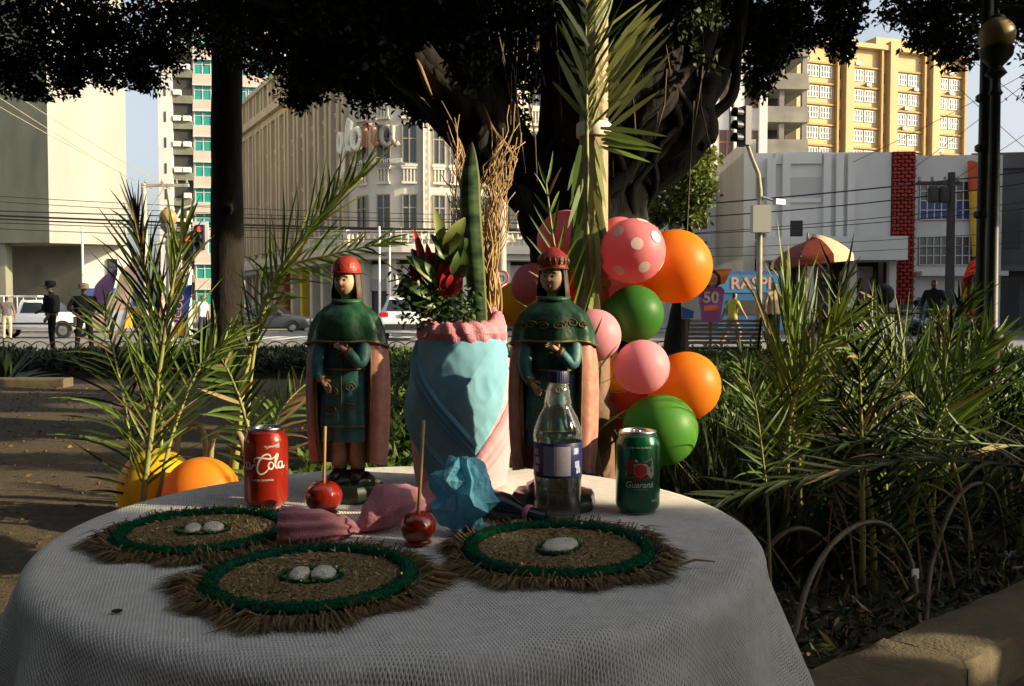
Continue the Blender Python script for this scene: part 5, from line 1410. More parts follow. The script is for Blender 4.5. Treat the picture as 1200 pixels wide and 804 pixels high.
# ------------------------------------------------------------------ hooped fences
HOOP = mat('hoop_iron', (0.05, 0.045, 0.035), 0.7); HOOPB = mat('hoop_worn', (0.12, 0.09, 0.05), 0.6, c2=(0.05, 0.038, 0.024), scale=14, bump=0.3)
def hoop_fence(label, a, b, step, w, h, r, m):
    t = thing('hoop_fence', label, 'fence', a, group='hooped wire fences')
    a, b = Vector(a), Vector(b); L = (b - a).length; d = (b - a) / L
    mb = MB(); pts = [d * (w * 0.5 - w * 0.5 * math.cos(PI * j / 12)) + Vector((0, 0, h * math.sin(PI * j / 12) ** 0.75)) for j in range(13)]
    mb.tube(pts, r, 5); first = None
    s = 0
    while s < L - w:
        if first is None: first = mb.build('hoop', m, t, smooth=True)
        else: link_copy(first, t, d * s)
        s += step
    return t
hoop_fence('black hooped fence between the hedge and the near pavement, left stretch', (-11.5, 17.2, 0), (-2.8, 17.2, 0), 0.34, 0.55, 0.48, 0.014, HOOP)
hoop_fence('black hooped fence between the hedge and the near pavement, behind the white car', (-2.6, 17.2, 0), (1.0, 17.2, 0), 0.34, 0.55, 0.48, 0.014, HOOP)
hoop_fence('black hooped fence behind the bench', (1.4, 17.2, 0), (8.0, 17.2, 0), 0.34, 0.55, 0.48, 0.014, HOOP)
t = thing('hoop_fence', 'worn bent pipe hoops round the palm fronds behind the kerb', 'fence', (0.9, 2.75, 0), group='hooped wire fences')
o = (0.9, 2.75, 0)
hoops = [[G(925, 778), P(945, 690, 2.72), P(975, 638, 2.85), P(1012, 613, 2.95), P(1045, 620, 3.02), P(1068, 660, 3.06), G(1078, 738)],
         [P(885, 705, 2.9), P(895, 655, 3.0), P(920, 624, 3.05), P(950, 622, 3.15), P(980, 650, 3.25), P(988, 690, 3.3), G(990, 720)],
         [G(1085, 730), P(1092, 660, 3.15), P(1115, 595, 3.3), P(1140, 568, 3.4), P(1165, 578, 3.5), P(1178, 640, 3.6), G(1180, 690)],
         [P(300, 560, 4.3), P(285, 520, 4.3), P(270, 503, 4.35), P(255, 505, 4.4), P(247, 530, 4.4), P(250, 572, 4.4)],
         [P(205, 575, 4.6), P(206, 535, 4.6), P(213, 505, 4.6), P(228, 497, 4.6), P(240, 515, 4.6), P(240, 560, 4.6)]]
for h_ in hoops[:3]:
    mb = MB(); pts = [Vector(q) for q in h_]; pts[0].z = 0.0; pts[-1].z = 0.0
    sm = []
    for i in range(len(pts) - 1):
        a_, b_, c_, d_ = pts[max(i - 1, 0)], pts[i], pts[i + 1], pts[min(i + 2, len(pts) - 1)]
        for j in range(6):
            u = j / 6; sm.append(0.5 * ((2 * b_) + (c_ - a_) * u + (2 * a_ - 5 * b_ + 4 * c_ - d_) * u * u + (3 * b_ - a_ - 3 * c_ + d_) * u ** 3))
    sm.append(pts[-1]); mb.tube(sm, 0.0092, 8); hp = mb.build('hoop', HOOPB, t, o, smooth=True)
    q = sm[int(len(sm) * 0.84)]; mb = MB(); mb.box((q.x, q.y - 0.014, q.z), (0.028, 0.006, 0.034), 0.3); mb.build('paper_tag', WHITE, hp, o)
t = thing('hoop_fence', 'pale pipe hoops beside the balloons left of the red can', 'fence', (-1.5, 4.4, 0), group='hooped wire fences'); o = (-1.5, 4.4, 0)
for h_ in hoops[3:]:
    mb = MB(); pts = [Vector(q) for q in h_]; pts[0].z = 0; pts[-1].z = 0; sm = []
    for i in range(len(pts) - 1):
        a_, b_, c_, d_ = pts[max(i - 1, 0)], pts[i], pts[i + 1], pts[min(i + 2, len(pts) - 1)]
        for j in range(6):
            u = j / 6; sm.append(0.5 * ((2 * b_) + (c_ - a_) * u + (2 * a_ - 5 * b_ + 4 * c_ - d_) * u * u + (3 * b_ - a_ - 3 * c_ + d_) * u ** 3))
    sm.append(pts[-1]); mb.tube(sm, 0.016, 8); mb.build('hoop', mat('hoop_pale', (0.3, 0.24, 0.14), 0.6, c2=(0.2, 0.15, 0.09), scale=10), t, o, smooth=True)

# ------------------------------------------------------------------ palm fronds
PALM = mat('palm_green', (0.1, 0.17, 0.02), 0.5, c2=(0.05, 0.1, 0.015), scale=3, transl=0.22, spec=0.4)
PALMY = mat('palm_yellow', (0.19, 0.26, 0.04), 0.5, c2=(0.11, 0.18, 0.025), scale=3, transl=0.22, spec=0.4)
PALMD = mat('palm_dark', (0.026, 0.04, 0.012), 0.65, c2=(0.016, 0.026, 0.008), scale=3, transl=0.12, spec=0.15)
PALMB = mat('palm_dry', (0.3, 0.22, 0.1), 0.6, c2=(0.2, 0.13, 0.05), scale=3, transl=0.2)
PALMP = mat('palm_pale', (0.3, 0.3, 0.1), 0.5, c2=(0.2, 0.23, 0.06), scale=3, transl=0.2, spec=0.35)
RACH = mat('rachis', (0.3, 0.28, 0.09), 0.5, c2=(0.18, 0.2, 0.06), scale=6)
def smooth_path(pts, sub=8):
    pts = [Vector(p) for p in pts]; out = []
    for i in range(len(pts) - 1):
        a, b, c, d = pts[max(i - 1, 0)], pts[i], pts[i + 1], pts[min(i + 2, len(pts) - 1)]
        for j in range(sub):
            t = j / sub; out.append(0.5 * ((2 * b) + (c - a) * t + (2 * a - 5 * b + 4 * c - d) * t * t + (3 * b - a - 3 * c + d) * t ** 3))
    out.append(pts[-1]); return out
def frond(label, pts, n, ll, lw, m, normal, start=0.2, ang=(62, 22), droop=0.12, rr=(0.014, 0.003), sides=(1, -1), group='cut palm fronds', upbias=0.0, m2=None, lens=None, jitter=0.12, seed=0, rm=None):
    r_ = random.Random(seed * 13 + 5)
    path = smooth_path(pts); o = tuple(path[0]); t = thing('palm_frond', label, 'palm frond', o, group=group)
    k = len(path); mb = MB(); mb.tube(path, [rr[0] + (rr[1] - rr[0]) * (i / (k - 1)) for i in range(k)], 7); mb.build('rachis', rm or RACH, t, o, smooth=True)
    N0 = Vector(normal).normalized()
    for i in range(n):
        u = start + (0.995 - start) * i / (n - 1); f_ = u * (k - 1); j = min(int(f_), k - 2); q = path[j].lerp(path[j + 1], f_ - j)
        T = (path[min(j + 2, k - 1)] - path[max(j - 1, 0)]).normalized()
        B = T.cross(N0).normalized(); N = B.cross(T).normalized()
        w = (u - start) / (1 - start)
        env = (lens(w) if lens else (0.55 + 0.45 * math.sin(PI * min(1, w * 1.15 + 0.12)) if w < 0.85 else 1.0 - 1.6 * (w - 0.62)))
        for sd in sides:
            a = math.radians(ang[0] + (ang[1] - ang[0]) * w + r_.gauss(0, 5)); L = ll * max(0.25, env) * r_.uniform(0.8, 1.15)
            d = (T * math.cos(a) + B * sd * math.sin(a) + N * r_.gauss(0.18, jitter)).normalized()
            d = (d + Vector((0, 0, upbias))).normalized()
            dr = droop * r_.uniform(0.3, 1.8)
            cv = (T * r_.gauss(0, 0.16) + N * r_.gauss(0, 0.2) + B * r_.gauss(0, 0.08)); P4 = []
            for s_ in (0, 0.2, 0.45, 0.7, 0.88, 1.0):
                P4.append(q + d * L * s_ + Vector((0, 0, -1)) * dr * L * s_ * s_ + cv * L * s_ * s_)
            wd = [lw * x for x in (0.55, 1.0, 1.0, 0.75, 0.4, 0.03)]
            mbx = MB(); vs = []
            sv = d.cross(N); sv = sv.normalized() if sv.length > 1e-4 else d.orthogonal().normalized()
            tw = r_.gauss(0, 0.35); nv = sv.cross(d).normalized(); sv2 = sv * math.cos(tw) + nv * math.sin(tw); nv2 = nv * math.cos(tw) - sv * math.sin(tw)
            for c, w_ in zip(P4, wd): vs += [c - sv2 * w_ / 2 + nv2 * w_ * 0.22, c, c + sv2 * w_ / 2 + nv2 * w_ * 0.22]
            mbx.add(vs, [f for x in range(5) for f in ((3 * x, 3 * x + 1, 3 * x + 4, 3 * x + 3), (3 * x + 1, 3 * x + 2, 3 * x + 5, 3 * x + 4))])
            mm = m
            if m2 and r_.random() < 0.3: mm = m2
            if r_.random() < 0.07: mm = PALMB
            mbx.build('leaflet', mm, t, o, smooth=True)
    return t
CV = (0, -1, 0.15)
gz = lambda px, py, d: Vector((P(px, py, d).x, P(px, py, d).y, -0.05))
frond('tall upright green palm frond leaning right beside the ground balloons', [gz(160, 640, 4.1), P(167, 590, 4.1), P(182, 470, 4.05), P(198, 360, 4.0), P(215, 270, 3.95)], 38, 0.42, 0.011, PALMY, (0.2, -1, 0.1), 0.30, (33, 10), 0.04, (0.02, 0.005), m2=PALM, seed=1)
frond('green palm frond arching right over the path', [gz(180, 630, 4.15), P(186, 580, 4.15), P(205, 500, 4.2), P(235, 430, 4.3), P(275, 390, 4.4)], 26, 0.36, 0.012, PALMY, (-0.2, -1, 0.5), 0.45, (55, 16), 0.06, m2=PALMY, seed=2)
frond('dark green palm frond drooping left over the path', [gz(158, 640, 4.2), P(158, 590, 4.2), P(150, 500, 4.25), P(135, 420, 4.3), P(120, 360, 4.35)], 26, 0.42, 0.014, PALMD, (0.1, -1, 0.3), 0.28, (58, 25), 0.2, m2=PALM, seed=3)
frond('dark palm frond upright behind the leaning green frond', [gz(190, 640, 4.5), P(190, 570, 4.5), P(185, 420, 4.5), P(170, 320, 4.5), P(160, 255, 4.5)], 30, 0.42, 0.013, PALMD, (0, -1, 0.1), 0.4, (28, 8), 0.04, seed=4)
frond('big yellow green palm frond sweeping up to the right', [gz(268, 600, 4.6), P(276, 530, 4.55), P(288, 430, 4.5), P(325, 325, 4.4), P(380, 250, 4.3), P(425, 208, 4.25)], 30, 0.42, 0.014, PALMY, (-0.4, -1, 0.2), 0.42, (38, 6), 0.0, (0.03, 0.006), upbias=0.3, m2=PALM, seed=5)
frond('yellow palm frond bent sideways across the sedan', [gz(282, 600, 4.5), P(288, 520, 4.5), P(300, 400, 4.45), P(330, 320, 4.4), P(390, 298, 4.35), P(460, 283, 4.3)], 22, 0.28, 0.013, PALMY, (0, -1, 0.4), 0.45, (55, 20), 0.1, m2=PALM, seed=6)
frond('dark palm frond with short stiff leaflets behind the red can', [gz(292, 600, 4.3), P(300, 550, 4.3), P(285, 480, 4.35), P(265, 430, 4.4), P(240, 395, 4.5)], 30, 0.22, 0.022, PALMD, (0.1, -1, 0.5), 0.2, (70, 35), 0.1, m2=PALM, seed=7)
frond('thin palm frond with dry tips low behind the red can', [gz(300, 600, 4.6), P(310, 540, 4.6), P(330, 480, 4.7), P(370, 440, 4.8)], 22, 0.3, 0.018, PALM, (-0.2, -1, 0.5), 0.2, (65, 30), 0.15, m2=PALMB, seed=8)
# frond tied to the post
frond('long palm frond tied upright to the fluted post', [P(688, 400, 2.99), P(688, 300, 3.0), P(688, 200, 3.0), P(687, 100, 3.0), P(686, 0, 3.0), P(684, -100, 3.02), P(680, -180, 3.04)], 60, 0.27, 0.010, PALMP, (0.3, -1, 0.0), 0.4, (36, 20), 0.0, (0.009, 0.004), sides=(1,), m2=PALM, seed=9, group=None)
t9 = [o for o in col.objects if o.get('label', '') == 'long palm frond tied upright to the fluted post'][0]
def extra_leaflets(t, px0, n, ys, ang, L, m, seed):
    r_ = random.Random(seed)
    o = t.location
    for i in range(n):
        y = ys[0] + (ys[1] - ys[0]) * i / max(1, n - 1); q = P(px0 + r_.uniform(-3, 3), y, 2.97)
        a = math.radians(ang + r_.gauss(0, 7)); d = Vector((math.sin(a), r_.gauss(-0.12, 0.1), math.cos(a))).normalized(); l = L * r_.uniform(0.7, 1.2)
        mb = MB(); pts = [q + d * l * k + Vector((0, 0, -0.06 * l * k * k)) for k in (0, 0.25, 0.55, 0.85, 1)]
        mb.ribbon(pts, [0.01, 0.02, 0.018, 0.01, 0.001], up=(0.3 * r_.gauss(0, 1), -1, 0.2)); mb.build('leaflet', m, t, o)
extra_leaflets(t9, 688, 22, (140, -60), -28, 0.2, PALMD, 11)
extra_leaflets(t9, 698, 20, (165, 330), 172, 0.2, PALMP, 12)
extra_leaflets(t9, 682, 14, (170, 300), 195, 0.17, PALM, 13)
extra_leaflets(t9, 706, 6, (150, 172), 100, 0.2, PALMY, 14)
extra_leaflets(t9, 712, 16, (150, 60), 40, 0.28, PALMP, 15)
frond('thin sparse palm frond beside the crowned statue', [P(706, 560, 3.0) * 1.0, P(690, 480, 2.9), P(668, 380, 2.85), P(650, 290, 2.85), P(640, 215, 2.9)], 14, 0.24, 0.01, PALMY, (0.1, -1, 0), 0.1, (40, 18), 0.05, (0.006, 0.003), m2=PALM, seed=16)
# right-hand fronds stuck in behind the kerb
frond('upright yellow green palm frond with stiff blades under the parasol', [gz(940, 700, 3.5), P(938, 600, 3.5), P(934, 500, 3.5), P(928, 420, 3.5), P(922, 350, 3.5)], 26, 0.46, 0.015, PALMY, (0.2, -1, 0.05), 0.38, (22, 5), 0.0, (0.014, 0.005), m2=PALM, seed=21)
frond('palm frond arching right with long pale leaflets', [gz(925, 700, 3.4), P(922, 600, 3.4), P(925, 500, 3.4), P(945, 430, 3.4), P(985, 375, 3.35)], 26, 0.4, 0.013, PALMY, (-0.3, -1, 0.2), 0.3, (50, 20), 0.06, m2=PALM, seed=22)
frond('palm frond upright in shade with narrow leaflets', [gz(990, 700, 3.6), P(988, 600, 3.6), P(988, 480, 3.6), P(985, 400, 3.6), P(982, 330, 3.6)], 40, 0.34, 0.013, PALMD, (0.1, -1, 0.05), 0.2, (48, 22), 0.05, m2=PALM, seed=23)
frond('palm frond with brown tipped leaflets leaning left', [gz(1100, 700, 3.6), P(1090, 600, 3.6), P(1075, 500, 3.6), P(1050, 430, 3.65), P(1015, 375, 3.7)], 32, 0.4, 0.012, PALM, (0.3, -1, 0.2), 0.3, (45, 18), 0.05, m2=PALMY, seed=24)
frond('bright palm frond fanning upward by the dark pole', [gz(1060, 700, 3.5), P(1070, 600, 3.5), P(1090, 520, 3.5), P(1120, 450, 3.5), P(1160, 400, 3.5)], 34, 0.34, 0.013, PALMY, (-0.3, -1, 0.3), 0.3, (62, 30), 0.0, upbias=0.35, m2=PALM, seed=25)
frond('dark palm frond lying level across the hoops', [Vector((3.0, 3.3, 0.0)), P(1330, 570, 3.2), P(1180, 545, 3.1), P(1060, 540, 3.0), P(940, 560, 2.9), P(830, 592, 2.8)], 44, 0.3, 0.014, PALMD, (0, -0.6, 1), 0.08, (30, 14), 0.1, (0.009, 0.003), m2=PALMD, seed=26, rm=PALMD)  # rachis of both level fronds darkened in colour to stand for shade
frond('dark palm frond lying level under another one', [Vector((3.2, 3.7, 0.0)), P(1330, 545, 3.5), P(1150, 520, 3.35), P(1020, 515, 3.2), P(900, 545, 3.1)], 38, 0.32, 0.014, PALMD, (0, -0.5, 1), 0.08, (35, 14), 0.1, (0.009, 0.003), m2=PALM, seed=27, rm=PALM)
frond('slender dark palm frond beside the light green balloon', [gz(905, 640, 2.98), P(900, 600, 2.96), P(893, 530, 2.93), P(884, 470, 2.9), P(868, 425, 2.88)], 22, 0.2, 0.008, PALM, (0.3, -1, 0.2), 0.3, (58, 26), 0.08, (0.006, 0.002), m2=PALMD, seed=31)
lab = 'dark green palm frond among the thicket behind the kerb'
for i in range(18):
    bx = random.uniform(890, 1230); d = random.uniform(3.2, 4.4); h = random.uniform(150, 300); ln = random.uniform(-90, 90)
    yb = 402 + 1.0 / d * 1000 * 0.9
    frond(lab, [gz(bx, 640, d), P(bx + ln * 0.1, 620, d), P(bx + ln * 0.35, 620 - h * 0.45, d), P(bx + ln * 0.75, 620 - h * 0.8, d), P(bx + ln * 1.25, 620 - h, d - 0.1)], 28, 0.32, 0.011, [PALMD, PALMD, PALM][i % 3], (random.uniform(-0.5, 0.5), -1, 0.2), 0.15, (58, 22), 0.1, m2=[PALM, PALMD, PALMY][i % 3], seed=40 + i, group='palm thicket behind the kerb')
# loose blades of tall grass in the thicket
gpts = np.stack([rng.uniform(0.75, 3.6, 5200), rng.uniform(2.2, 5.2, 5200), np.zeros(5200)], 1)
gpts = gpts[(gpts[:, 1] > 2.85 + 0.75 * (gpts[:, 0] - 0.62))]
leaf_mesh('tall_grass', gpts, 0.5, 0.022, PALMD, dirs=np.tile([0, 0, 1.1], (len(gpts), 1)), fold=0.2)
# twigs sticking out round the hoops
TW = mat('dry_twig', (0.16, 0.11, 0.06), 0.8)
for i in range(14):
    a = P(random.uniform(890, 1150), random.uniform(600, 700), random.uniform(2.9, 3.3)); a.z = 0.0; b = a + Vector((random.uniform(-0.4, 0.4), random.uniform(-0.1, 0.2), random.uniform(0.2, 0.6)))
    mb = MB(); mb.tube([a, a.lerp(b, 0.5) + Vector((0.03, 0, 0.02)), b], [0.005, 0.004, 0.002], 5); tag(mb.build('dry_stalk', TW, off=a), 'thin dry stalk among the palm fronds', 'stalk', 'dry stalks in the thicket')

# ------------------------------------------------------------------ fluted post and balloons
pb_ = P(695, 400, 3.15); O = (pb_.x, pb_.y, 0)
po = thing('fluted_post', 'slender fluted lamp post wrapped with balloons and a palm frond', 'lamp post', O)
POSTM = mat('post_ochre', (0.42, 0.32, 0.19), 0.75, c2=(0.28, 0.21, 0.12), scale=7, detail=7, bump=0.4, bscale=40)
POSTB = mat('post_brown', (0.2, 0.11, 0.06), 0.7, c2=(0.12, 0.07, 0.04), scale=8, bump=0.3)
zc = P(695, 345, 3.15).z
mb = MB(); n = 40
def flute(u, v):
    a = 2 * PI * u; r = 0.052 * (1 - 0.07 * (0.5 + 0.5 * math.cos(a * 10))) * (1.06 - 0.12 * v)
    return (r * math.cos(a), r * math.sin(a), zc + (3.05 - zc) * v)
mb.grid(flute, 60, 6, wrap=True); mb.build('shaft', POSTM, po, smooth=50)
mb = MB(); mb.lathe([(0.055, zc + 0.06), (0.066, zc + 0.05), (0.066, zc + 0.03), (0.056, zc + 0.02), (0.06, zc - 0.01), (0.072, zc - 0.03), (0.072, zc - 0.06), (0.06, zc - 0.08)], 24); mb.build('collar', POSTM, po, smooth=40)
mb = MB(); mb.lathe([(0.2, 0.0), (0.2, 0.16), (0.15, 0.2), (0.1, 0.26), (0.085, 0.4), (0.08, zc - 0.5), (0.09, zc - 0.47), (0.09, zc - 0.42), (0.065, zc - 0.39), (0.06, zc - 0.08)], 24); mb.build('pedestal', POSTB, po, smooth=40)
mb = MB(); mb.sphere((0, 0, 3.25), 0.2, 18, 12); mb.build('globe', GLOBE, po, smooth=True)
zt = P(695, 155, 3.15).z
mb = MB(); mb.lathe([(0.062, zt - 0.025), (0.064, zt - 0.02), (0.064, zt + 0.02), (0.062, zt + 0.025)], 24); mb.build('white_tie', mat('tie_white', (0.75, 0.7, 0.58), 0.6), po, smooth=40)

BDEF = {'pink': ((0.85, 0.29, 0.32), (0.82, 0.25, 0.28)), 'pale_pink': ((0.86, 0.42, 0.47), (0.83, 0.37, 0.42)), 'orange': ((0.9, 0.31, 0.025), (0.86, 0.27, 0.02)), 'green': ((0.06, 0.25, 0.035), (0.05, 0.2, 0.03)), 'yellow': ((0.85, 0.55, 0.02), (0.8, 0.48, 0.015)), 'red': ((0.75, 0.1, 0.03), (0.7, 0.08, 0.02)), 'light_green': ((0.12, 0.36, 0.05), (0.1, 0.3, 0.04))}
def bmat(n):
    c, c2 = BDEF[n]; return mat('balloon_' + n, c, 0.45, c2=c2, scale=3, transl=0.38, spec=0.28)
def balloon(label, px, py, d, rpx, cn, tilt=0.0, dots=False, to=None, ground=False):
    c = P(px, py, d); r = rpx * d / F
    if ground: c.z = r * 0.99
    t = thing('balloon', label, 'balloon', tuple(c), group='party balloons')
    dr = Vector((0, 0, -1))
    if to is not None: dr = (Vector(to) - c).normalized()
    qt = Vector((0, 0, -1)).rotation_difference(dr)
    mb = MB()
    def shape(d_):
        z = -d_.z                       # +1 at the knot
        return 1.0 + (0.14 * max(0, z) ** 3 + 0.05 * max(0, z) ** 14) - 0.02 * max(0, -z) ** 2
    mb.sphere((0, 0, 0), r, 36, 24, fn=shape)
    mb.v = [tuple(qt @ Vector(v)) for v in mb.v]; mb.build('skin', bmat(cn), t, smooth=True)
    mb = MB(); z0 = -r * 1.11
    mb.lathe([(0.004, z0), (0.008, z0 - 0.008), (0.004, z0 - 0.012), (0.013, z0 - 0.026), (0.015, z0 - 0.028)], 10)
    mb.v = [tuple(qt @ Vector(v)) for v in mb.v]; mb.build('knot', bmat(cn), t, smooth=True)
    if to is not None and not ground:
        q0 = dr * (r * 1.11 + 0.02); q1 = Vector(to) - c
        mb = MB(); mb.tube([q0, q0.lerp(q1, 0.5) + Vector((0, 0, -0.006)), q1], 0.0012, 5); mb.build('string', WHITE, t)
    if dots:
        DM = mat('dot_white', (0.85, 0.68, 0.6), 0.4, transl=0.15)
        rr = random.Random(3); dirs_ = []
        while len(dirs_) < 26:
            v = Vector((rr.gauss(0, 1), rr.gauss(0, 1), rr.gauss(0, 1))).normalized()
            if v.z > -0.8 and all(v.dot(w) < 0.80 for w in dirs_): dirs_.append(v)
            if rr.random() < 0.002: break
        for v in dirs_:
            e1 = v.orthogonal().normalized(); e2 = v.cross(e1); mb = MB(); s_ = 0.19
            vs = [v * r * 1.004] + [(v * math.cos(s_) + (e1 * math.cos(2 * PI * j / 16) + e2 * math.sin(2 * PI * j / 16)) * math.sin(s_)) * r * 1.004 for j in range(16)]
            mb.add([tuple(x) for x in vs], [(0, 1 + j, 1 + (j + 1) % 16) for j in range(16)]); mb.build('dot', DM, t, smooth=True)
    return t
PB = pb_
def onp(y): return P(695, y, 3.15)
balloon('pink balloon left of the post above the crowned statue', 664, 281, 3.25, 35, 'pink', to=onp(330))
balloon('pink balloon with pale dots right of the post', 742, 294, 2.98, 38, 'pink', dots=True, to=onp(320))
balloon('pink balloon peeping out behind the dotted one', 726, 283, 3.25, 29, 'pink', to=onp(330))
balloon('big orange balloon beside the dotted pink one', 792, 312, 3.15, 43, 'orange', to=onp(340))
balloon('red orange balloon half hidden by the dotted pink one', 716, 303, 3.3, 26, 'red', to=onp(340))
balloon('pale pink balloon under the dotted pink one', 728, 331, 3.3, 28, 'pale_pink', to=onp(360))
balloon('dark green balloon under the dotted pink one', 744, 368, 3.05, 34, 'green', to=onp(380))
balloon('pink balloon close behind the shoulder of the crowned statue', 697, 393, 2.95, 31, 'pale_pink', to=onp(420))
balloon('pink balloon between the green ones', 753, 430, 2.95, 32, 'pale_pink', to=onp(450))
balloon('orange balloon above the light green one', 805, 452, 3.15, 40, 'orange', to=onp(460))
balloon('light green balloon crossed by leaf shadows behind the green can', 776, 504, 2.95, 42, 'light_green', to=onp(480))
balloon('yellow balloon behind the low pink one', 741, 447, 3.3, 36, 'yellow', to=onp(450))
balloon('red balloon low beside the brown pedestal', 738, 478, 3.25, 30, 'red', to=onp(470))
balloon('yellow balloon behind the head of the crowned statue', 606, 357, 3.45, 27, 'yellow', to=P(640, 380, 3.5))
balloon('pale pink balloon behind the face of the crowned statue', 625, 334, 3.35, 26, 'pink', to=P(640, 380, 3.5))
balloon('red balloon behind the crown of the crowned statue', 655, 330, 3.4, 28, 'red', to=P(660, 380, 3.4))
balloon('orange balloon tucked behind the post', 690, 445, 3.35, 34, 'orange', to=onp(450))
balloon('yellow balloon lying on the path edge', 184, 570, 4.35, 42, 'yellow', ground=True, to=P(160, 600, 4.3))
balloon('orange balloon lying beside the yellow one', 236, 574, 4.1, 44, 'orange', ground=True, to=P(230, 600, 4.3))
balloon('small orange balloon lying by the pale hoops', 284, 584, 4.2, 27, 'orange', ground=True, to=P(270, 600, 4.3))
# ------------------------------------------------------------------ table and cloth
TZ = 0.75
TC = Vector((-0.144, 1.198, 0)); TR = 0.462
t = thing('round_table', 'round table hidden under the white lace cloth', 'table', TC)
PLAST = mat('table_plastic', (0.45, 0.45, 0.44), 0.6)
mb = MB(); mb.lathe([(TR - 0.012, TZ - 0.028), (TR - 0.004, TZ - 0.02), (TR - 0.004, TZ - 0.006), (TR - 0.012, TZ - 0.003)], 64); mb.build('table_top', PLAST, t, smooth=40)
for i in range(4):
    a = PI / 4 + PI / 2 * i; mb = MB(); mb.tube([(0.28 * math.cos(a), 0.28 * math.sin(a), TZ - 0.03), (0.36 * math.cos(a), 0.36 * math.sin(a), 0)], [0.022, 0.018], 10); mb.build('leg', PLAST, t, smooth=True)

def lace_material():
    m = bpy.data.materials.new('lace'); m.use_nodes = True; nt = m.node_tree; N = nt.nodes; L = nt.links
    b = N['Principled BSDF']; out = N['Material Output']
    b.inputs['Roughness'].default_value = 0.9; b.inputs['Specular IOR Level'].default_value = 0.15; b.inputs['Sheen Weight'].default_value = 0.2
    uv = N.new('ShaderNodeUVMap'); uv.uv_map = 'cloth'
    nz = N.new('ShaderNodeTexNoise'); nz.inputs['Scale'].default_value = 11; nz.inputs['Detail'].default_value = 3
    L.new(uv.outputs[0], nz.inputs['Vector'])
    # slightly uneven threads
    nd = N.new('ShaderNodeTexNoise'); nd.inputs['Scale'].default_value = 60; L.new(uv.outputs[0], nd.inputs['Vector'])
    vm = N.new('ShaderNodeVectorMath'); vm.operation = 'SCALE'; vm.inputs['Scale'].default_value = 0.0035; L.new(nd.outputs['Color'], vm.inputs[0])
    va = N.new('ShaderNodeVectorMath'); va.operation = 'ADD'; L.new(uv.outputs[0], va.inputs[0]); L.new(vm.outputs[0], va.inputs[1])
    sp = N.new('ShaderNodeSeparateXYZ'); L.new(va.outputs[0], sp.inputs[0])
    def mth(op, a, bb=None):
        n = N.new('ShaderNodeMath'); n.operation = op
        for i, x in enumerate((a, bb)):
            if x is None: continue
            if isinstance(x, (int, float)): n.inputs[i].default_value = x
            else: L.new(x, n.inputs[i])
        return n.outputs[0]
    kx = 2 * PI / 0.0040; ky = 2 * PI / 0.0053
    u = mth('ADD', mth('MULTIPLY', sp.outputs['X'], kx), mth('MULTIPLY', sp.outputs['Y'], ky * 0.5)); v = mth('SUBTRACT', mth('MULTIPLY', sp.outputs['X'], kx), mth('MULTIPLY', sp.outputs['Y'], ky * 0.5))
    h = mth('MULTIPLY', mth('ADD', mth('SINE', u), 1.0), mth('ADD', mth('SINE', v), 1.0))      # 0..4, peaks are the holes
    vo = N.new('ShaderNodeTexVoronoi'); vo.inputs['Scale'].default_value = 30; L.new(va.outputs[0], vo.inputs['Vector'])
    solid = mth('MULTIPLY', mth('LESS_THAN', vo.outputs['Distance'], 0.34), 2.2)
    th = mth('ADD', mth('ADD', mth('MULTIPLY', nz.outputs['Fac'], 7.5), -0.7), solid)
    mr = N.new('ShaderNodeMapRange'); L.new(mth('SUBTRACT', h, th), mr.inputs['Value']); mr.inputs['From Min'].default_value = -0.1; mr.inputs['From Max'].default_value = 0.45
    cr = N.new('ShaderNodeMix'); cr.data_type = 'RGBA'; cr.inputs['A'].default_value = (0.84, 0.82, 0.77, 1); cr.inputs['B'].default_value = (0.52, 0.51, 0.47, 1)
    L.new(nd.outputs['Fac'], cr.inputs['Factor']); L.new(cr.outputs['Result'], b.inputs['Base Color'])
    bp = N.new('ShaderNodeBump'); bp.inputs['Strength'].default_value = 0.45; bp.inputs['Distance'].default_value = 0.0015; bp.invert = True
    L.new(h, bp.inputs['Height']); L.new(bp.outputs[0], b.inputs['Normal'])
    tr = N.new('ShaderNodeBsdfTransparent'); ms = N.new('ShaderNodeMixShader')
    L.new(mth('MULTIPLY', mr.outputs[0], 0.62), ms.inputs[0]); L.new(b.outputs[0], ms.inputs[1]); L.new(tr.outputs[0], ms.inputs[2]); L.new(ms.outputs[0], out.inputs['Surface'])
    return m
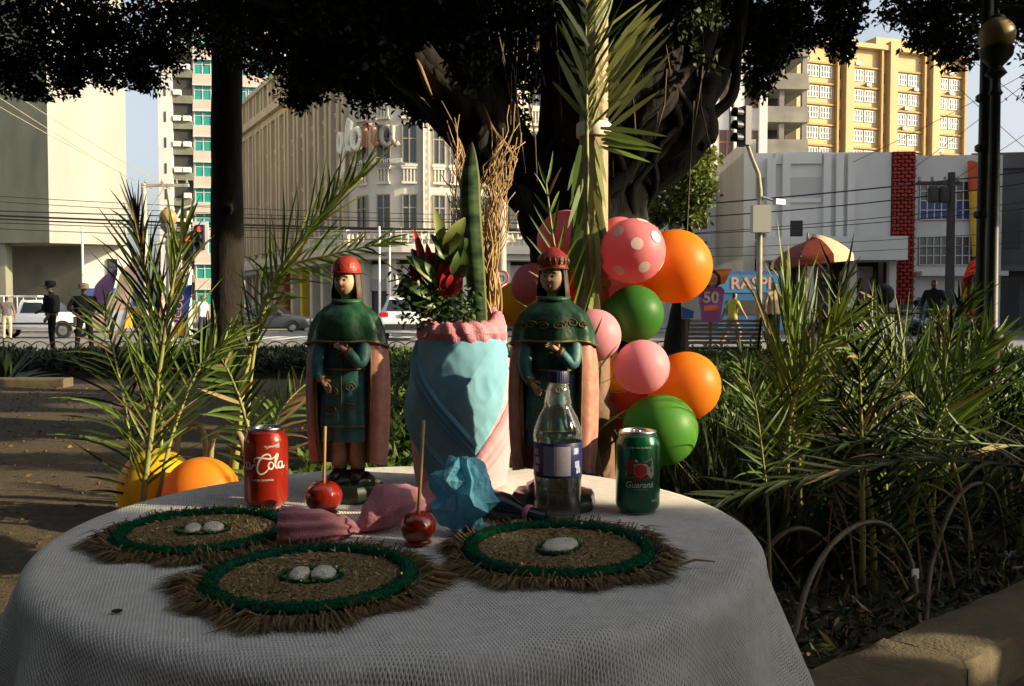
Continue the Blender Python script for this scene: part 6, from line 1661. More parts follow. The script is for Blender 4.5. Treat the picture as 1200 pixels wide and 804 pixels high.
def cloth_mesh():
    nu, nr = 220, 34; vs = [(0, 0, TZ + 0.0015)]; uvs = [(0, 0)]
    ss = [TR * 0.985 * (i / 16) for i in range(1, 17)] + [TR + 0.008 * i for i in range(0, 5)] + [TR + 0.045 + 0.05 * i for i in range(0, 12)]
    for s in ss:
        for j in range(nu):
            a = 2 * PI * j / nu
            w = Vector((math.cos(a), math.sin(a), 0))
            if s < TR:
                r = s; z = TZ + 0.0012 + 0.0010 * noise.noise(Vector((r * math.cos(a) * 9, r * math.sin(a) * 9, 1))) + 0.0012 * (1 - abs(noise.noise(Vector((r * math.cos(a) * 5, r * math.sin(a) * 5, 4))) * 6)) * (abs(noise.noise(Vector((r * math.cos(a) * 5, r * math.sin(a) * 5, 4))) * 6) < 1)
            else:
                q = s - TR; rc = 0.022
                if q < rc * PI / 2:
                    ph = q / rc; r = TR + rc * math.sin(ph); z = TZ + 0.0015 - rc * (1 - math.cos(ph))
                else:
                    dz = q - rc * PI / 2; z = TZ - rc - dz
                    k = min(1, dz / 0.24)
                    f_ = math.sin(a * 11 + 2.2 * noise.noise(w * 2.0 + Vector((0, 0, 5)))) + 0.5 * math.sin(a * 19 + 1.1) + 0.8 * noise.noise(w * 5)
                    r = TR + rc + 0.055 * k + (0.036 * f_) * k ** 0.9 + 0.004 * noise.noise(Vector((w.x * 8, w.y * 8, z * 9)))
            vs.append((r * math.cos(a), r * math.sin(a), z)); uvs.append((s * math.cos(a), s * math.sin(a)))
    fs = [(0, 1 + j, 1 + (j + 1) % nu) for j in range(nu)]
    for i in range(len(ss) - 1):
        for j in range(nu):
            a_ = 1 + i * nu + j; b_ = 1 + i * nu + (j + 1) % nu; fs.append((a_, a_ + nu, b_ + nu, b_))
    me = bpy.data.meshes.new('tablecloth'); me.from_pydata(vs, [], fs)
    lay = me.uv_layers.new(name='cloth'); idx = np.empty(len(me.loops), np.int32); me.loops.foreach_get('vertex_index', idx)
    lay.data.foreach_set('uv', np.array(uvs)[idx].ravel()); me.polygons.foreach_set('use_smooth', [True] * len(fs))
    me.materials.append(lace_material())
    o = bpy.data.objects.new('tablecloth', me); col.objects.link(o); o.location = TC
    return tag(o, 'white openwork lace cloth draped over the round table', 'tablecloth')
cloth_mesh()
CZ = TZ + 0.0032                                     # top of the cloth
def T(px, py): return G(px, py, CZ)

# ------------------------------------------------------------------ raffia place mats
RAF = mat('raffia', (0.2, 0.135, 0.06), 0.85, island=0.55, c2=(0.13, 0.085, 0.04), scale=30)
WOV = mat('woven_straw', (0.46, 0.33, 0.15), 0.9, c2=(0.2, 0.135, 0.06), scale=160, detail=3, bump=1.0, bscale=220)
GRNR = mat('green_yarn', (0.006, 0.1, 0.046), 0.85, c2=(0.004, 0.06, 0.028), scale=90, bump=0.6, bscale=260, spec=0.1)
SEQ = mat('gold_sequin', (0.75, 0.6, 0.1), 0.2, 0.9)
SHELL = mat('shell_white', (0.78, 0.76, 0.68), 0.22, c2=(0.6, 0.57, 0.48), scale=120, bump=0.4)
def placemat(label, px, py, rad, rz, kind, fr):
    p = T(px, py); t = thing('place_mat', label, 'place mat', tuple(p), rz, 'raffia place mats')
    r_ = np.random.default_rng(int(px))
    k = rad / 0.118
    mb = MB()
    def fn(u, v):
        a = 2 * PI * u; r = 0.004 + (rad - 0.004) * v
        z = 0.0045 + 0.0016 * abs(math.sin(r * 420 + a * 0.5)) + 0.0012 * noise.noise(Vector((r * math.cos(a) * 160, r * math.sin(a) * 160, 0)))
        return (r * math.cos(a), r * math.sin(a), z)
    mb.grid(fn, 120, 60, wrap=True); mb.build('woven_disc', WOV, t, smooth=True)
    n = 520; a = r_.uniform(0, 2 * PI, n); rr_ = rad * np.sqrt(r_.uniform(0.02, 0.85, n))
    pts = np.stack([rr_ * np.cos(a), rr_ * np.sin(a), np.full(n, 0.0065)], 1); dr = np.stack([-np.sin(a), np.cos(a), np.full(n, 0.12)], 1)
    leaf_mesh('straw_stitch', pts, 0.008, 0.0022, mat('straw_pale', (0.42, 0.32, 0.16), 0.85, island=0.4), t, (0, 0, 0), dirs=dr, r=r_)
    # green rim: a lumpy twisted yarn ring with fuzz
    mb = MB()
    def tor(u, v):
        a = 2 * PI * u; b_ = 2 * PI * v
        lump = 1 + 0.16 * math.sin(a * 46 + b_) + 0.22 * noise.noise(Vector((math.cos(a) * 14, math.sin(a) * 14, b_)))
        r1 = 0.0074 * lump
        R1 = rad + 0.0015 * noise.noise(Vector((math.cos(a) * 3, math.sin(a) * 3, 0)))
        return ((R1 + r1 * 1.15 * math.cos(b_)) * math.cos(a), (R1 + r1 * 1.15 * math.cos(b_)) * math.sin(a), 0.0072 + r1 * 0.85 * math.sin(b_))
    vs_u = 150
    mb.grid(tor, vs_u, 9, wrap=True); mb.build('green_rim', GRNR, t, smooth=True)
    n = 2200; a = r_.uniform(0, 2 * PI, n); b_ = r_.uniform(-0.3, PI + 0.3, n)
    pts = np.stack([(rad + 0.0074 * np.cos(b_)) * np.cos(a), (rad + 0.0074 * np.cos(b_)) * np.sin(a), 0.0072 + 0.0063 * np.sin(b_)], 1)
    dr = np.stack([np.cos(b_) * np.cos(a), np.cos(b_) * np.sin(a), np.sin(b_)], 1) + 0.6 * np.stack([-np.sin(a), np.cos(a), 0 * a], 1)
    leaf_mesh('rim_fuzz', pts, 0.004, 0.0011, mat('green_fuzz', (0.006, 0.11, 0.05), 0.95, island=0.4, spec=0.05), t, (0, 0, 0), dirs=dr, r=r_)
    n = 46; a = r_.uniform(0, 2 * PI, n)
    pts = np.stack([(rad - 0.004) * np.cos(a), (rad - 0.004) * np.sin(a), 0.0105 + r_.uniform(0, 0.004, n)], 1)
    leaf_mesh('sequin', pts, 0.0032, 0.003, SEQ, t, (0, 0, 0), r=r_)
    # raffia fringe, combed outwards and uneven
    n = 3600; a = r_.uniform(0, 2 * PI, n); L = fr * (0.65 + 0.35 * np.sin(a * 3 + 1.0) * np.sin(a * 7 + px)) * r_.uniform(0.5, 1.25, n)
    mb = MB()
    for i in range(n):
        aa = a[i] + r_.normal(0, 0.02); d = Vector((math.cos(aa + r_.normal(0, 0.25)), math.sin(aa + r_.normal(0, 0.25)), 0)); q = Vector(((rad + 0.0115) * math.cos(aa), (rad + 0.0115) * math.sin(aa), r_.uniform(0.001, 0.005)))
        l = L[i]; lift = r_.uniform(-0.001, 0.006) + (0.008 if r_.random() < 0.04 else 0)
        pts = [q, q + d * l * 0.5 + Vector((0, 0, lift)), q + d * l + Vector((r_.normal(0, 0.003), r_.normal(0, 0.003), max(0.0006 - q.z, lift * 0.8 - 0.003)))]
        mb.ribbon(pts, [0.0022, 0.0018, 0.0005], up=(r_.normal(0, 0.4), r_.normal(0, 0.4), 1))
    mb.build('raffia_fringe', RAF, t, kind='stuff')
    # centre ornament
    if kind == 'pair':
        for sg, sx in ((-1, 0.0125), (1, 0.016)):
            mb = MB(); mb.sphere((sg * 0.0125, 0.003 * sg, 0.009), 1.0, 20, 12, sx=sx * 0.85, sy=0.018, sz=0.0075, fn=lambda d: 1 + 0.12 * noise.noise(d * 3 + Vector((sg * 3, 0, 0)))); mb.build('shell', SHELL, t, smooth=True)
    else:
        mb = MB(); mb.sphere((0, 0.002, 0.010), 1.0, 24, 12, sx=0.03, sy=0.02, sz=0.007, fn=lambda d: 1 + 0.1 * noise.noise(d * 2.5)); mb.build('shell', SHELL, t, smooth=True)
    mb = MB(); mb.tube([(0.035 * math.cos(2 * PI * j / 30), 0.024 * math.sin(2 * PI * j / 30), 0.0075 + 0.001 * math.sin(j * 2.1)) for j in range(31)], 0.0017, 6); mb.build('green_braid', GRNR, t, smooth=True)
    n = 60; a = r_.uniform(0, 2 * PI, n); pts = np.stack([0.036 * np.cos(a), 0.025 * np.sin(a), np.full(n, 0.011)], 1)
    leaf_mesh('braid_glitter', pts, 0.003, 0.003, mat('green_glitter', (0.12, 0.45, 0.1), 0.2, 0.6), t, (0, 0, 0), r=r_)
    return t
placemat('raffia place mat under the red can with a pale split shell', 238, 627, 0.104, 0.12, 'pair', 0.038)
placemat('raffia place mat closest to the cloth edge with a split shell and gold leaf', 365, 682, 0.107, -0.1, 'pair', 0.044)
placemat('raffia place mat by the clear bottle with one oval shell', 655, 648, 0.110, 4.2, 'oval', 0.042)
p = T(137, 717); mb = MB(); mb.sphere((p.x, p.y, p.z + 0.0012), 0.0045, 10, 6, sx=1.3, sz=0.35); tag(mb.build('seed', BLACKM, off=p), 'tiny dark seed lying on the lace cloth', 'seed')
mb = MB(); a = T(790, 668); b = T(838, 662); mb.tube([a + Vector((0, 0, 0.004)), a.lerp(b, 0.5) + Vector((0, 0, 0.009)), b + Vector((0, 0, 0.004))], [0.0016, 0.0014, 0.0008], 6); tag(mb.build('straw_stem', RAF, off=a), 'loose dry stem poking out from the oval shell mat', 'stem')

# ------------------------------------------------------------------ drink cans
ALU = mat('aluminium', (0.62, 0.6, 0.56), 0.28, 1.0)
CR = 0.0331
def on_can(x, z, o=0.0003, R=CR):
    a = -PI / 2 + x / R; return ((R + o) * math.cos(a), (R + o) * math.sin(a), z)
def can_stroke(mb, pts, w, o=0.0004):
    pts = [Vector((x, z, 0)) for x, z in pts]; sm = smooth_path(pts, 5) if len(pts) > 2 else pts
    k = len(sm); vs = []
    for i in range(k):
        tt = (sm[min(i + 1, k - 1)] - sm[max(i - 1, 0)]).normalized(); nn = Vector((-tt.y, tt.x, 0)); ww = w * (0.45 + 0.55 * math.sin(PI * min(1, max(0, (i + 0.6) / (k + 0.2)))))
        for sg in (-0.5, 0.5):
            q = sm[i] + nn * ww * sg; vs.append(on_can(q.x, q.y, o))
    mb.add(vs, [(2 * i, 2 * i + 1, 2 * i + 3, 2 * i + 2) for i in range(k - 1)])
def can_text(name, body, size, x, z, m, t, shear=0.0, o=0.0004, sx=1.0, offset=0.0):
    vs, fs = text_geo(body, size, shear, offset=offset); mb = MB(); mb.add([on_can(x + v.x * sx, z + v.y, o) for v in vs], fs); return mb.build(name, m, t)
def can_fill(name, poly, m, t, o):
    c = (sum(p[0] for p in poly) / len(poly), sum(p[1] for p in poly) / len(poly)); mb = MB(); n = len(poly)
    vs = [on_can(*c, o)] + [on_can(c[0] + (p[0] - c[0]) * 0.5, c[1] + (p[1] - c[1]) * 0.5, o) for p in poly] + [on_can(*p, o) for p in poly]
    fs = [(0, 1 + i, 1 + (i + 1) % n) for i in range(n)] + [(1 + i, 1 + n + i, 1 + n + (i + 1) % n, 1 + (i + 1) % n) for i in range(n)]
    mb.add(vs, fs); return mb.build(name, m, t)
def can(label, px, py, m, rz):
    p = T(px, py); p.y += CR
    t = thing('drink_can', label, 'can', tuple(p), rz)
    mb = MB(); mb.lathe([(0.0245, 0.0), (0.027, 0.0015), (0.0315, 0.008), (CR, 0.013), (CR, 0.1), (0.0325, 0.1035), (0.0285, 0.113), (0.0268, 0.1165)], 64); mb.build('body', m, t, smooth=True)
    mb = MB(); mb.lathe([(0.0266, 0.1163), (0.0272, 0.118), (0.0272, 0.1205), (0.0262, 0.1215), (0.0252, 0.1205), (0.0245, 0.116), (0.001, 0.1165)], 48); lid = mb.build('lid', ALU, t, smooth=50)
    mb = MB(); mb.lathe([(0.0268, -0.0001), (0.0272, 0.0012)], 40, cap=False); mb.build('base_ring', ALU, t, smooth=True)
    mb = MB(); mb.tube([(0.0, 0.004, 0.1185), (0.006, 0.008, 0.1188), (0.006, 0.017, 0.119), (0.0, 0.02, 0.119), (-0.006, 0.017, 0.119), (-0.006, 0.008, 0.1188), (0.0, 0.004, 0.1185)], 0.0014, 6); mb.build('pull_tab', ALU, lid, smooth=True)
    mb = MB(); mb.sphere((0, -0.011, 0.1162), 1, 16, 6, sx=0.009, sy=0.008, sz=0.001); mb.build('mouth_panel', ALU, lid, smooth=True)
    return t
CANR = mat('can_red', (0.4, 0.026, 0.012), 0.28, 0.35, c2=(0.36, 0.022, 0.01), scale=30, coat=0.5)
CANG = mat('can_green', (0.005, 0.13, 0.05), 0.26, 0.35, c2=(0.004, 0.1, 0.04), scale=30, coat=0.5)
CANW = mat('can_white', (0.72, 0.68, 0.62), 0.4)
ct = can('red soda can with white flowing script on the round lace table', 305, 597, CANR, 0.0)
SC = 1.45
def scr(name, strokes, x, z, w=0.0026):
    mb = MB()
    for s_ in strokes: can_stroke(mb, [(x + a * SC, z + b * SC) for a, b in s_], w)
    return mb.build(name, CANW, ct)
def o_ring(cx, cz, rx, rz, a0=60, n=14): return [(cx + rx * math.cos(math.radians(a0 + 360 * i / n)), cz + rz * math.sin(math.radians(a0 + 360 * i / n))) for i in range(n + 1)]
bigC = [[(0.0075, 0.006), (0.0085, 0.0095), (0.006, 0.012), (0.001, 0.0105), (-0.0035, 0.004), (-0.005, -0.004), (-0.002, -0.0085), (0.003, -0.007), (0.0075, -0.002)], [(-0.0075, 0.003), (-0.0085, 0.0065), (-0.005, 0.0085), (0.002, 0.008), (0.009, 0.007), (0.014, 0.0095)]]
small_o = [o_ring(0, 0, 0.0026, 0.0036)]
small_c = [[(0.0022, 0.002), (0.0004, 0.0036), (-0.0022, 0.001), (-0.002, -0.0026), (0.0008, -0.0034), (0.003, -0.001)]]
small_a = [o_ring(0, 0, 0.0026, 0.0034), [(0.0026, 0.0034), (0.0026, -0.002), (0.0042, -0.0034), (0.0058, -0.001)]]
small_l = [[(-0.0015, -0.001), (0.002, 0.007), (0.0028, 0.0108), (0.001, 0.0112), (-0.0002, 0.006), (0.0, -0.001), (0.0016, -0.0034), (0.0036, -0.001)]]
zL = 0.066
for st__, x in ((bigC, -0.051), (small_o, -0.037), (small_c, -0.0285), (small_a, -0.0205), (bigC, 0.0035), (small_o, 0.0165), (small_l, 0.0235), (small_a, 0.0315)):
    scr('script_letter', st__, x, zL)
scr('hyphen', [[(-0.003, 0), (0.003, 0.001)]], -0.0095, zL)
can_text('small_print', 'SABOR ORIGINAL', 0.0042, 0.004, 0.044, CANW, ct)
can_fill('silver_patch', [(0.006, 0.096), (0.03, 0.1), (0.03, 0.092), (0.01, 0.0915)], mat('can_silver', (0.55, 0.55, 0.5), 0.3, 0.6), ct, 0.0004)
gt = can('green soda can with red berries and white lettering on the lace cloth', 751, 604, CANG, 0.0)
BERR = mat('berry_red', (0.42, 0.045, 0.02), 0.35, c2=(0.3, 0.03, 0.015), scale=90); BERD = mat('berry_dark', (0.12, 0.02, 0.012), 0.4); LEAFC = mat('can_leaf', (0.006, 0.08, 0.035), 0.4)
can_fill('label_white', [(-0.024, 0.055), (-0.022, 0.077), (-0.008, 0.082), (0.008, 0.079), (0.017, 0.084), (0.0195, 0.074), (0.021, 0.06), (0.016, 0.054), (-0.004, 0.053)], mat('can_cream', (0.5, 0.42, 0.36), 0.4), gt, 0.0003)
can_fill('label_red', [(-0.0235, 0.071), (-0.021, 0.079), (-0.01, 0.081), (0.004, 0.0795), (0.004, 0.077), (-0.01, 0.075)], BERR, gt, 0.0005)
can_fill('label_red', [(-0.0235, 0.054), (-0.024, 0.057), (-0.01, 0.0555), (0.008, 0.0565), (0.0205, 0.058), (0.02, 0.0545), (0.004, 0.0515)], BERR, gt, 0.0005)
can_fill('printed_leaf', [(-0.01, 0.077), (0.0, 0.0808), (0.011, 0.0775), (0.017, 0.082), (0.0165, 0.073), (0.0135, 0.07), (0.01, 0.075), (0.0, 0.0772)], LEAFC, gt, 0.0007)
for cx, cz, rr_, mm in ((-0.0155, 0.0675, 0.0072, BERD), (-0.0155, 0.0675, 0.0064, BERR), (-0.0005, 0.0665, 0.0098, CANW), (-0.0005, 0.0665, 0.0093, BERR), (-0.006, 0.0555, 0.0062, BERR)):
    o_ = {0: 0.0008}.get(0); can_fill('printed_berry', [(cx + rr_ * math.cos(2 * PI * j / 22), cz + rr_ * math.sin(2 * PI * j / 22)) for j in range(22)], mm, gt, 0.0008 + 0.0001 * (0 if mm is BERD else 1 if rr_ < 0.007 else 2 if mm is CANW else 3))
can_text('lettering', 'Guaraná', 0.0132, -0.0025, 0.0445, CANW, gt, shear=0.25, sx=0.95)
can_text('small_print', 'ANTARCTICA', 0.0036, 0.0, 0.0375, mat('print_green', (0.2, 0.4, 0.25), 0.5), gt)
can_text('small_print', '350ml', 0.0048, 0.0225, 0.0205, CANW, gt)
can_text('small_print', 'O ORIGINAL DO BRASIL', 0.0034, -0.002, 0.0995, CANW, gt)

# ------------------------------------------------------------------ clear bottle
def clear_mat(name, tint, gl=0.14):
    m = bpy.data.materials.new(name); m.use_nodes = True; N = m.node_tree.nodes; L = m.node_tree.links
    for n_ in list(N):
        if n_.type == 'BSDF_PRINCIPLED': N.remove(n_)
    tr = N.new('ShaderNodeBsdfTransparent'); tr.inputs['Color'].default_value = (*tint, 1); g = N.new('ShaderNodeBsdfGlossy'); g.inputs['Roughness'].default_value = 0.06
    fr = N.new('ShaderNodeFresnel'); fr.inputs['IOR'].default_value = 1.5; ms = N.new('ShaderNodeMixShader')
    ad = N.new('ShaderNodeMath'); ad.operation = 'ADD'; ad.inputs[1].default_value = gl * 0.3; L.new(fr.outputs[0], ad.inputs[0])
    L.new(ad.outputs[0], ms.inputs[0]); L.new(tr.outputs[0], ms.inputs[1]); L.new(g.outputs[0], ms.inputs[2])
    df = N.new('ShaderNodeBsdfTranslucent'); df.inputs['Color'].default_value = (0.8, 0.8, 0.78, 1); m2 = N.new('ShaderNodeMixShader'); m2.inputs[0].default_value = 0.13
    L.new(ms.outputs[0], m2.inputs[1]); L.new(df.outputs[0], m2.inputs[2]); L.new(m2.outputs[0], N['Material Output'].inputs['Surface'])
    return m
PET = clear_mat('clear_plastic', (0.95, 0.97, 0.96), 0.4)
WATER = clear_mat('water', (0.9, 0.93, 0.93), 0.1)
p = T(655, 610); p.y += 0.034
t = thing('plastic_bottle', 'clear plastic bottle with dark blue cap and label beside the crowned statue', 'bottle', tuple(p))
prof = [(0.024, 0.001), (0.031, 0.003), (0.0345, 0.010), (0.034, 0.03), (0.0345, 0.05), (0.0352, 0.056), (0.0352, 0.113), (0.0362, 0.118), (0.0345, 0.128), (0.028, 0.146), (0.0215, 0.158), (0.0195, 0.163), (0.0198, 0.168), (0.0178, 0.178), (0.0178, 0.183), (0.0158, 0.190), (0.0135, 0.193), (0.0135, 0.203)]
mb = MB(); mb.lathe(prof, 48, cap=False); mb.lathe([(0.0135, 0.1925), (0.0165, 0.193), (0.0165, 0.1945), (0.0135, 0.195)], 32, cap=False); mb.build('bottle_body', PET, t, smooth=True)
mb = MB(); mb.lathe([(0.0, 0.002), (0.0225, 0.003), (0.030, 0.005), (0.0332, 0.011), (0.0328, 0.03), (0.0333, 0.046), (0.0, 0.046)], 40, cap=False); mb.build('water', WATER, t, smooth=50)
NAVY = mat('label_navy', (0.015, 0.02, 0.09), 0.4)
mb = MB(); mb.lathe([(0.0355, 0.06), (0.0357, 0.0605), (0.0357, 0.1095), (0.0355, 0.11)], 48, cap=False); lb = mb.build('label', NAVY, t, smooth=True)
mb = MB()
def lab_patch(a0, a1, z0, z1, o): 
    n = 10; vs = []
    for i in range(n + 1):
        a = math.radians(a0 + (a1 - a0) * i / n); vs += [((0.0357 + o) * math.cos(a), (0.0357 + o) * math.sin(a), z0), ((0.0357 + o) * math.cos(a), (0.0357 + o) * math.sin(a), z1)]
    mb.add(vs, [(2 * i, 2 * i + 2, 2 * i + 3, 2 * i + 1) for i in range(n)])
lab_patch(-128, -62, 0.064, 0.106, 0.0004); mb.build('grey_panel', mat('label_lilac', (0.3, 0.28, 0.34), 0.6, c2=(0.2, 0.19, 0.25), scale=700, detail=1), lb)
for a0, z0 in ((-54, 0.094), (-50, 0.075), (-46, 0.066), (-160, 0.092), (-156, 0.08), (-158, 0.068)):
    mb = MB(); lab_patch(a0, a0 + 16, z0, z0 + 0.009, 0.0005); mb.build('label_mark', mat('label_white', (0.6, 0.62, 0.66), 0.5, c2=(0.1, 0.2, 0.5), scale=300), lb)
mb = MB(); n = 60
def capf(u, v):
    a = 2 * PI * u; zz_ = [0.196, 0.196, 0.2105, 0.2125, 0.2125][int(round(v * 4))]; r = [0.013, 0.0163, 0.0163, 0.0155, 0.0005][int(round(v * 4))] * (1 + 0.02 * (math.cos(a * 30) > 0))
    return (r * math.cos(a), r * math.sin(a), zz_)
mb.grid(capf, 120, 5, wrap=True); mb.build('cap', mat('cap_navy', (0.012, 0.013, 0.06), 0.4), t, smooth=35)

# ------------------------------------------------------------------ candied apples, dark bottle, tulle sweet, tissue
APP = mat('candy_red', (0.28, 0.018, 0.008), 0.14, c2=(0.2, 0.012, 0.006), scale=60, coat=1.0, bump=0.15, bscale=120)
STK = mat('stick_wood', (0.55, 0.36, 0.14), 0.6, c2=(0.42, 0.27, 0.1), scale=40, stretch=(1, 1, 0.1))
def candy_apple(label, px, py, r, h, lean_):
    p = T(px, py); p.y += r * 0.7; t = thing('candied_apple', label, 'candied apple', tuple(p), group='candied apples on sticks')
    def sh(d): return 1 - 0.16 * math.exp(-((1 - d.z) / 0.12)) - 0.05 * max(0, -d.z) + 0.02 * noise.noise(d * 2.2)
    mb = MB(); mb.sphere((0, 0, r * 0.93), r, 32, 20, sz=0.97, fn=sh); mb.build('apple', APP, t, smooth=True)
    mb = MB(); mb.lathe([(r * 0.5, 0.0004), (r * 0.8, 0.002), (r * 0.55, 0.007)], 24); mb.build('sugar_foot', APP, t, smooth=True)
    mb = MB(); mb.tube([(0, 0, r * 1.2), (lean_ * 0.5, 0, r * 1.6 + h * 0.45), (lean_, 0, r * 1.75 + h)], 0.0023, 8); mb.build('stick', STK, t, smooth=True)
    return t
candy_apple('shiny red candied apple on a stick before the statue in the red cap', 376, 606, 0.0275, 0.082, 0.003)
candy_apple('dark candied apple on a stick beside the blue tissue', 488, 641, 0.0235, 0.118, 0.008)
a = T(560, 604) + Vector((0, 0, 0.021)); b = T(642, 618) + Vector((0, 0, 0.0125)); dv = (b - a)
mb = MB(); ks = [(-0.25, 0.02), (-0.2, 0.0225), (0.2, 0.0225), (0.42, 0.021), (0.58, 0.013), (0.68, 0.0105), (0.97, 0.0105), (0.975, 0.0122), (1.0, 0.0122)]
mb.tube([a + dv * k for k, r in ks], [r for k, r in ks], 24); o = thing('glass_bottle', 'small dark green bottle lying between the tissue and clear bottle', 'bottle', (a.x, a.y, CZ))
mb.build('body', mat('bottle_dark', (0.008, 0.014, 0.01), 0.15, coat=0.5), o, (a.x, a.y, CZ), smooth=50)
mb = MB(); mb.tube([a + dv * 0.70, a + dv * 0.715, a + dv * 0.755, a + dv * 0.77], [0.0108, 0.0125, 0.0125, 0.0108], 20); mb.build('pink_band', mat('band_pink', (0.5, 0.16, 0.2), 0.5), o, (a.x, a.y, CZ), smooth=50)

TUL = mat('tulle_pink', (0.62, 0.26, 0.3), 0.7, c2=(0.5, 0.2, 0.25), scale=40, transl=0.3, bump=0.3, bscale=300, sheen=0.4)
path = [T(330, 640), T(345, 640), T(374, 636), T(400, 630), T(417, 624), T(432, 622), T(452, 618), T(476, 608), T(487, 602), T(500, 596), T(516, 590)]
hh = [0.024, 0.0235, 0.021, 0.014, 0.0055, 0.019, 0.0300, 0.0250, 0.011, 0.015, 0.020]; wd = [0.016, 0.019, 0.020, 0.016, 0.009, 0.022, 0.030, 0.028, 0.018, 0.022, 0.026]
def tulle():
    sm = smooth_path(path, 6); k = len(sm); nn = 44; vs = []
    for i in range(k):
        f_ = i / (k - 1) * (len(hh) - 1); j = min(int(f_), len(hh) - 2); g = f_ - j; g = g * g * (3 - 2 * g)
        h = hh[j] + (hh[j + 1] - hh[j]) * g; w = wd[j] + (wd[j + 1] - wd[j]) * g
        tt = (sm[min(i + 1, k - 1)] - sm[max(i - 1, 0)]).normalized(); sd = Vector((-tt.y, tt.x, 0))
        pin = 1.0 if f_ < 4 or f_ > 8 else 0.35
        for q in range(nn):
            a = 2 * PI * q / nn
            ru = 1 + 0.13 * pin * math.sin(a * 9 + 1.3 * math.sin(i * 0.15)) + 0.12 * noise.noise(Vector((math.cos(a) * 1.4, math.sin(a) * 1.4, i * 0.11)))
            z = h * 1.0 + h * math.sin(a) * ru
            vs.append(sm[i] + sd * (w * math.cos(a) * ru) + Vector((0, 0, max(0.0008, z))))
    mb = MB(); mb.add(vs, [(i * nn + q, i * nn + (q + 1) % nn, (i + 1) * nn + (q + 1) % nn, (i + 1) * nn + q) for i in range(k - 1) for q in range(nn)])
    o = tag(mb.build('wrapped_sweet', TUL, off=tuple(path[5]), smooth=True), 'pink tulle wrapped sweet with a flared end beside the candied apple', 'sweet')
    return o
tulle()
TIS = mat('tissue_blue', (0.2, 0.58, 0.76), 0.85, c2=(0.15, 0.5, 0.7), scale=30, transl=0.35, bump=0.35, bscale=160)
p = T(543, 632); p.y += 0.03
rc_ = random.Random(12); mb = MB(); jit = {}
def crump(u, v):
    i, j = int(round(u * 13)) % 13, int(round(v * 9)); key = (i if 0 < j < 9 else 0, j)
    if key not in jit: jit[key] = (rc_.choice([rc_.uniform(0.5, 0.75), rc_.uniform(0.9, 1.25)]), rc_.uniform(-0.2, 0.2), rc_.uniform(-0.12, 0.12))
    k, da, db = jit[key]; a_ = 2 * PI * i / 13 + da; b_ = PI * (j / 9 - 0.5) + db
    return (0.041 * k * math.cos(a_) * math.cos(b_) - 0.008 * max(0, math.sin(b_)), 0.034 * k * math.sin(a_) * math.cos(b_), max(0.0006, 0.05 + 0.056 * (0.75 + 0.25 * k) * math.sin(b_)))
mb.grid(crump, 13, 10, wrap=True)
mb.f = [q for f in mb.f for q in ((f[0], f[1], f[2]), (f[0], f[2], f[3]))]; mb.m = [0] * len(mb.f)
o = mb.build('crumpled_tissue', TIS); modded(o, ('SUBSURF', {'subdivision_type': 'SIMPLE', 'levels': 3, 'render_levels': 3}))
for v in o.data.vertices:
    c = v.co; n_ = noise.noise(c * 90) * 0.0022 + (1 - abs(noise.noise(c * 55 + Vector((3, 1, 2)))) * 3) * 0.0016
    v.co = c + Vector((c.x, c.y, c.z - 0.05)).normalized() * n_; v.co.z = max(0.0006, v.co.z)
o.data.polygons.foreach_set('use_smooth', [True] * len(o.data.polygons)); o.data.set_sharp_from_angle(angle=math.radians(16)); o.location = p
tag(o, 'crumpled sheet of blue tissue paper in front of the wrapped vase', 'tissue')

# ------------------------------------------------------------------ wrapped vase with plants
p = T(538, 578); p.y += 0.07; V0 = Vector(p)
vt = thing('wrapped_vase', 'tall vase wrapped in blue and pink cloth holding snake plant and twigs', 'vase', tuple(p))
VB = mat('wrap_blue', (0.2, 0.44, 0.56), 0.8, c2=(0.16, 0.38, 0.5), scale=18, transl=0.08, bump=0.06, bscale=400)
VP = mat('wrap_pink', (0.72, 0.4, 0.44), 0.8, c2=(0.66, 0.34, 0.38), scale=18, transl=0.08, bump=0.06, bscale=400)
VH = 0.256
def vrad(z):
    k = z / VH
    pts_ = [(0, 0.073), (0.12, 0.08), (0.35, 0.087), (0.55, 0.088), (0.75, 0.082), (0.92, 0.072), (1.0, 0.066)]
    for (a_, ra), (b_, rb) in zip(pts_, pts_[1:]):
        if a_ <= k <= b_: 
            g = (k - a_) / (b_ - a_); return ra + (rb - ra) * g
    return 0.066
def folds(x, z, s):
    """soft diagonal ridges of pulled cloth; x across the front in metres"""
    f_ = 0.0
    for (sl, ph, fr, am) in ((0.9, 0.0, 95, 0.0012), (1.25, 1.3, 60, 0.0014), (0.55, 2.0, 40, 0.0016)):
        u = x * sl * s + z
        f_ += am * (1 - math.sqrt(abs(math.sin(u * fr * 0.55 + ph + 0.9 * noise.noise(Vector((x * 9, z * 9, ph)))))))
    return f_ * 1.3 + 0.0012 * noise.noise(Vector((x * 16, z * 16, s))) + 0.0011 * (1 - abs(noise.noise(Vector((x * 38, z * 30 + x * 22, s + 3)))) * 2.2)
def wrap_sheet(name, m, off, lo, hi, s, n=(90, 70), kr=(0.01, 1.0), hem=True):
    """a sheet of cloth round the vase between two edges; lo and hi give the angle from the front at each height"""
    def f(u, v):
        k = kr[0] + (kr[1] - kr[0]) * v; a0, a1 = lo(k), hi(k); th = a0 + (a1 - a0) * u; z = k * VH
        e = min(u, 1 - u) * (a1 - a0) * 0.085
        r = vrad(z) + off * (0.25 + 0.75 * min(1.0, e / 0.004)) + folds(th * 0.085, z, s)
        return (r * math.sin(th), -r * math.cos(th), z)
    mb = MB(); mb.grid(f, *n); return mb.build(name, m, vt, smooth=True)
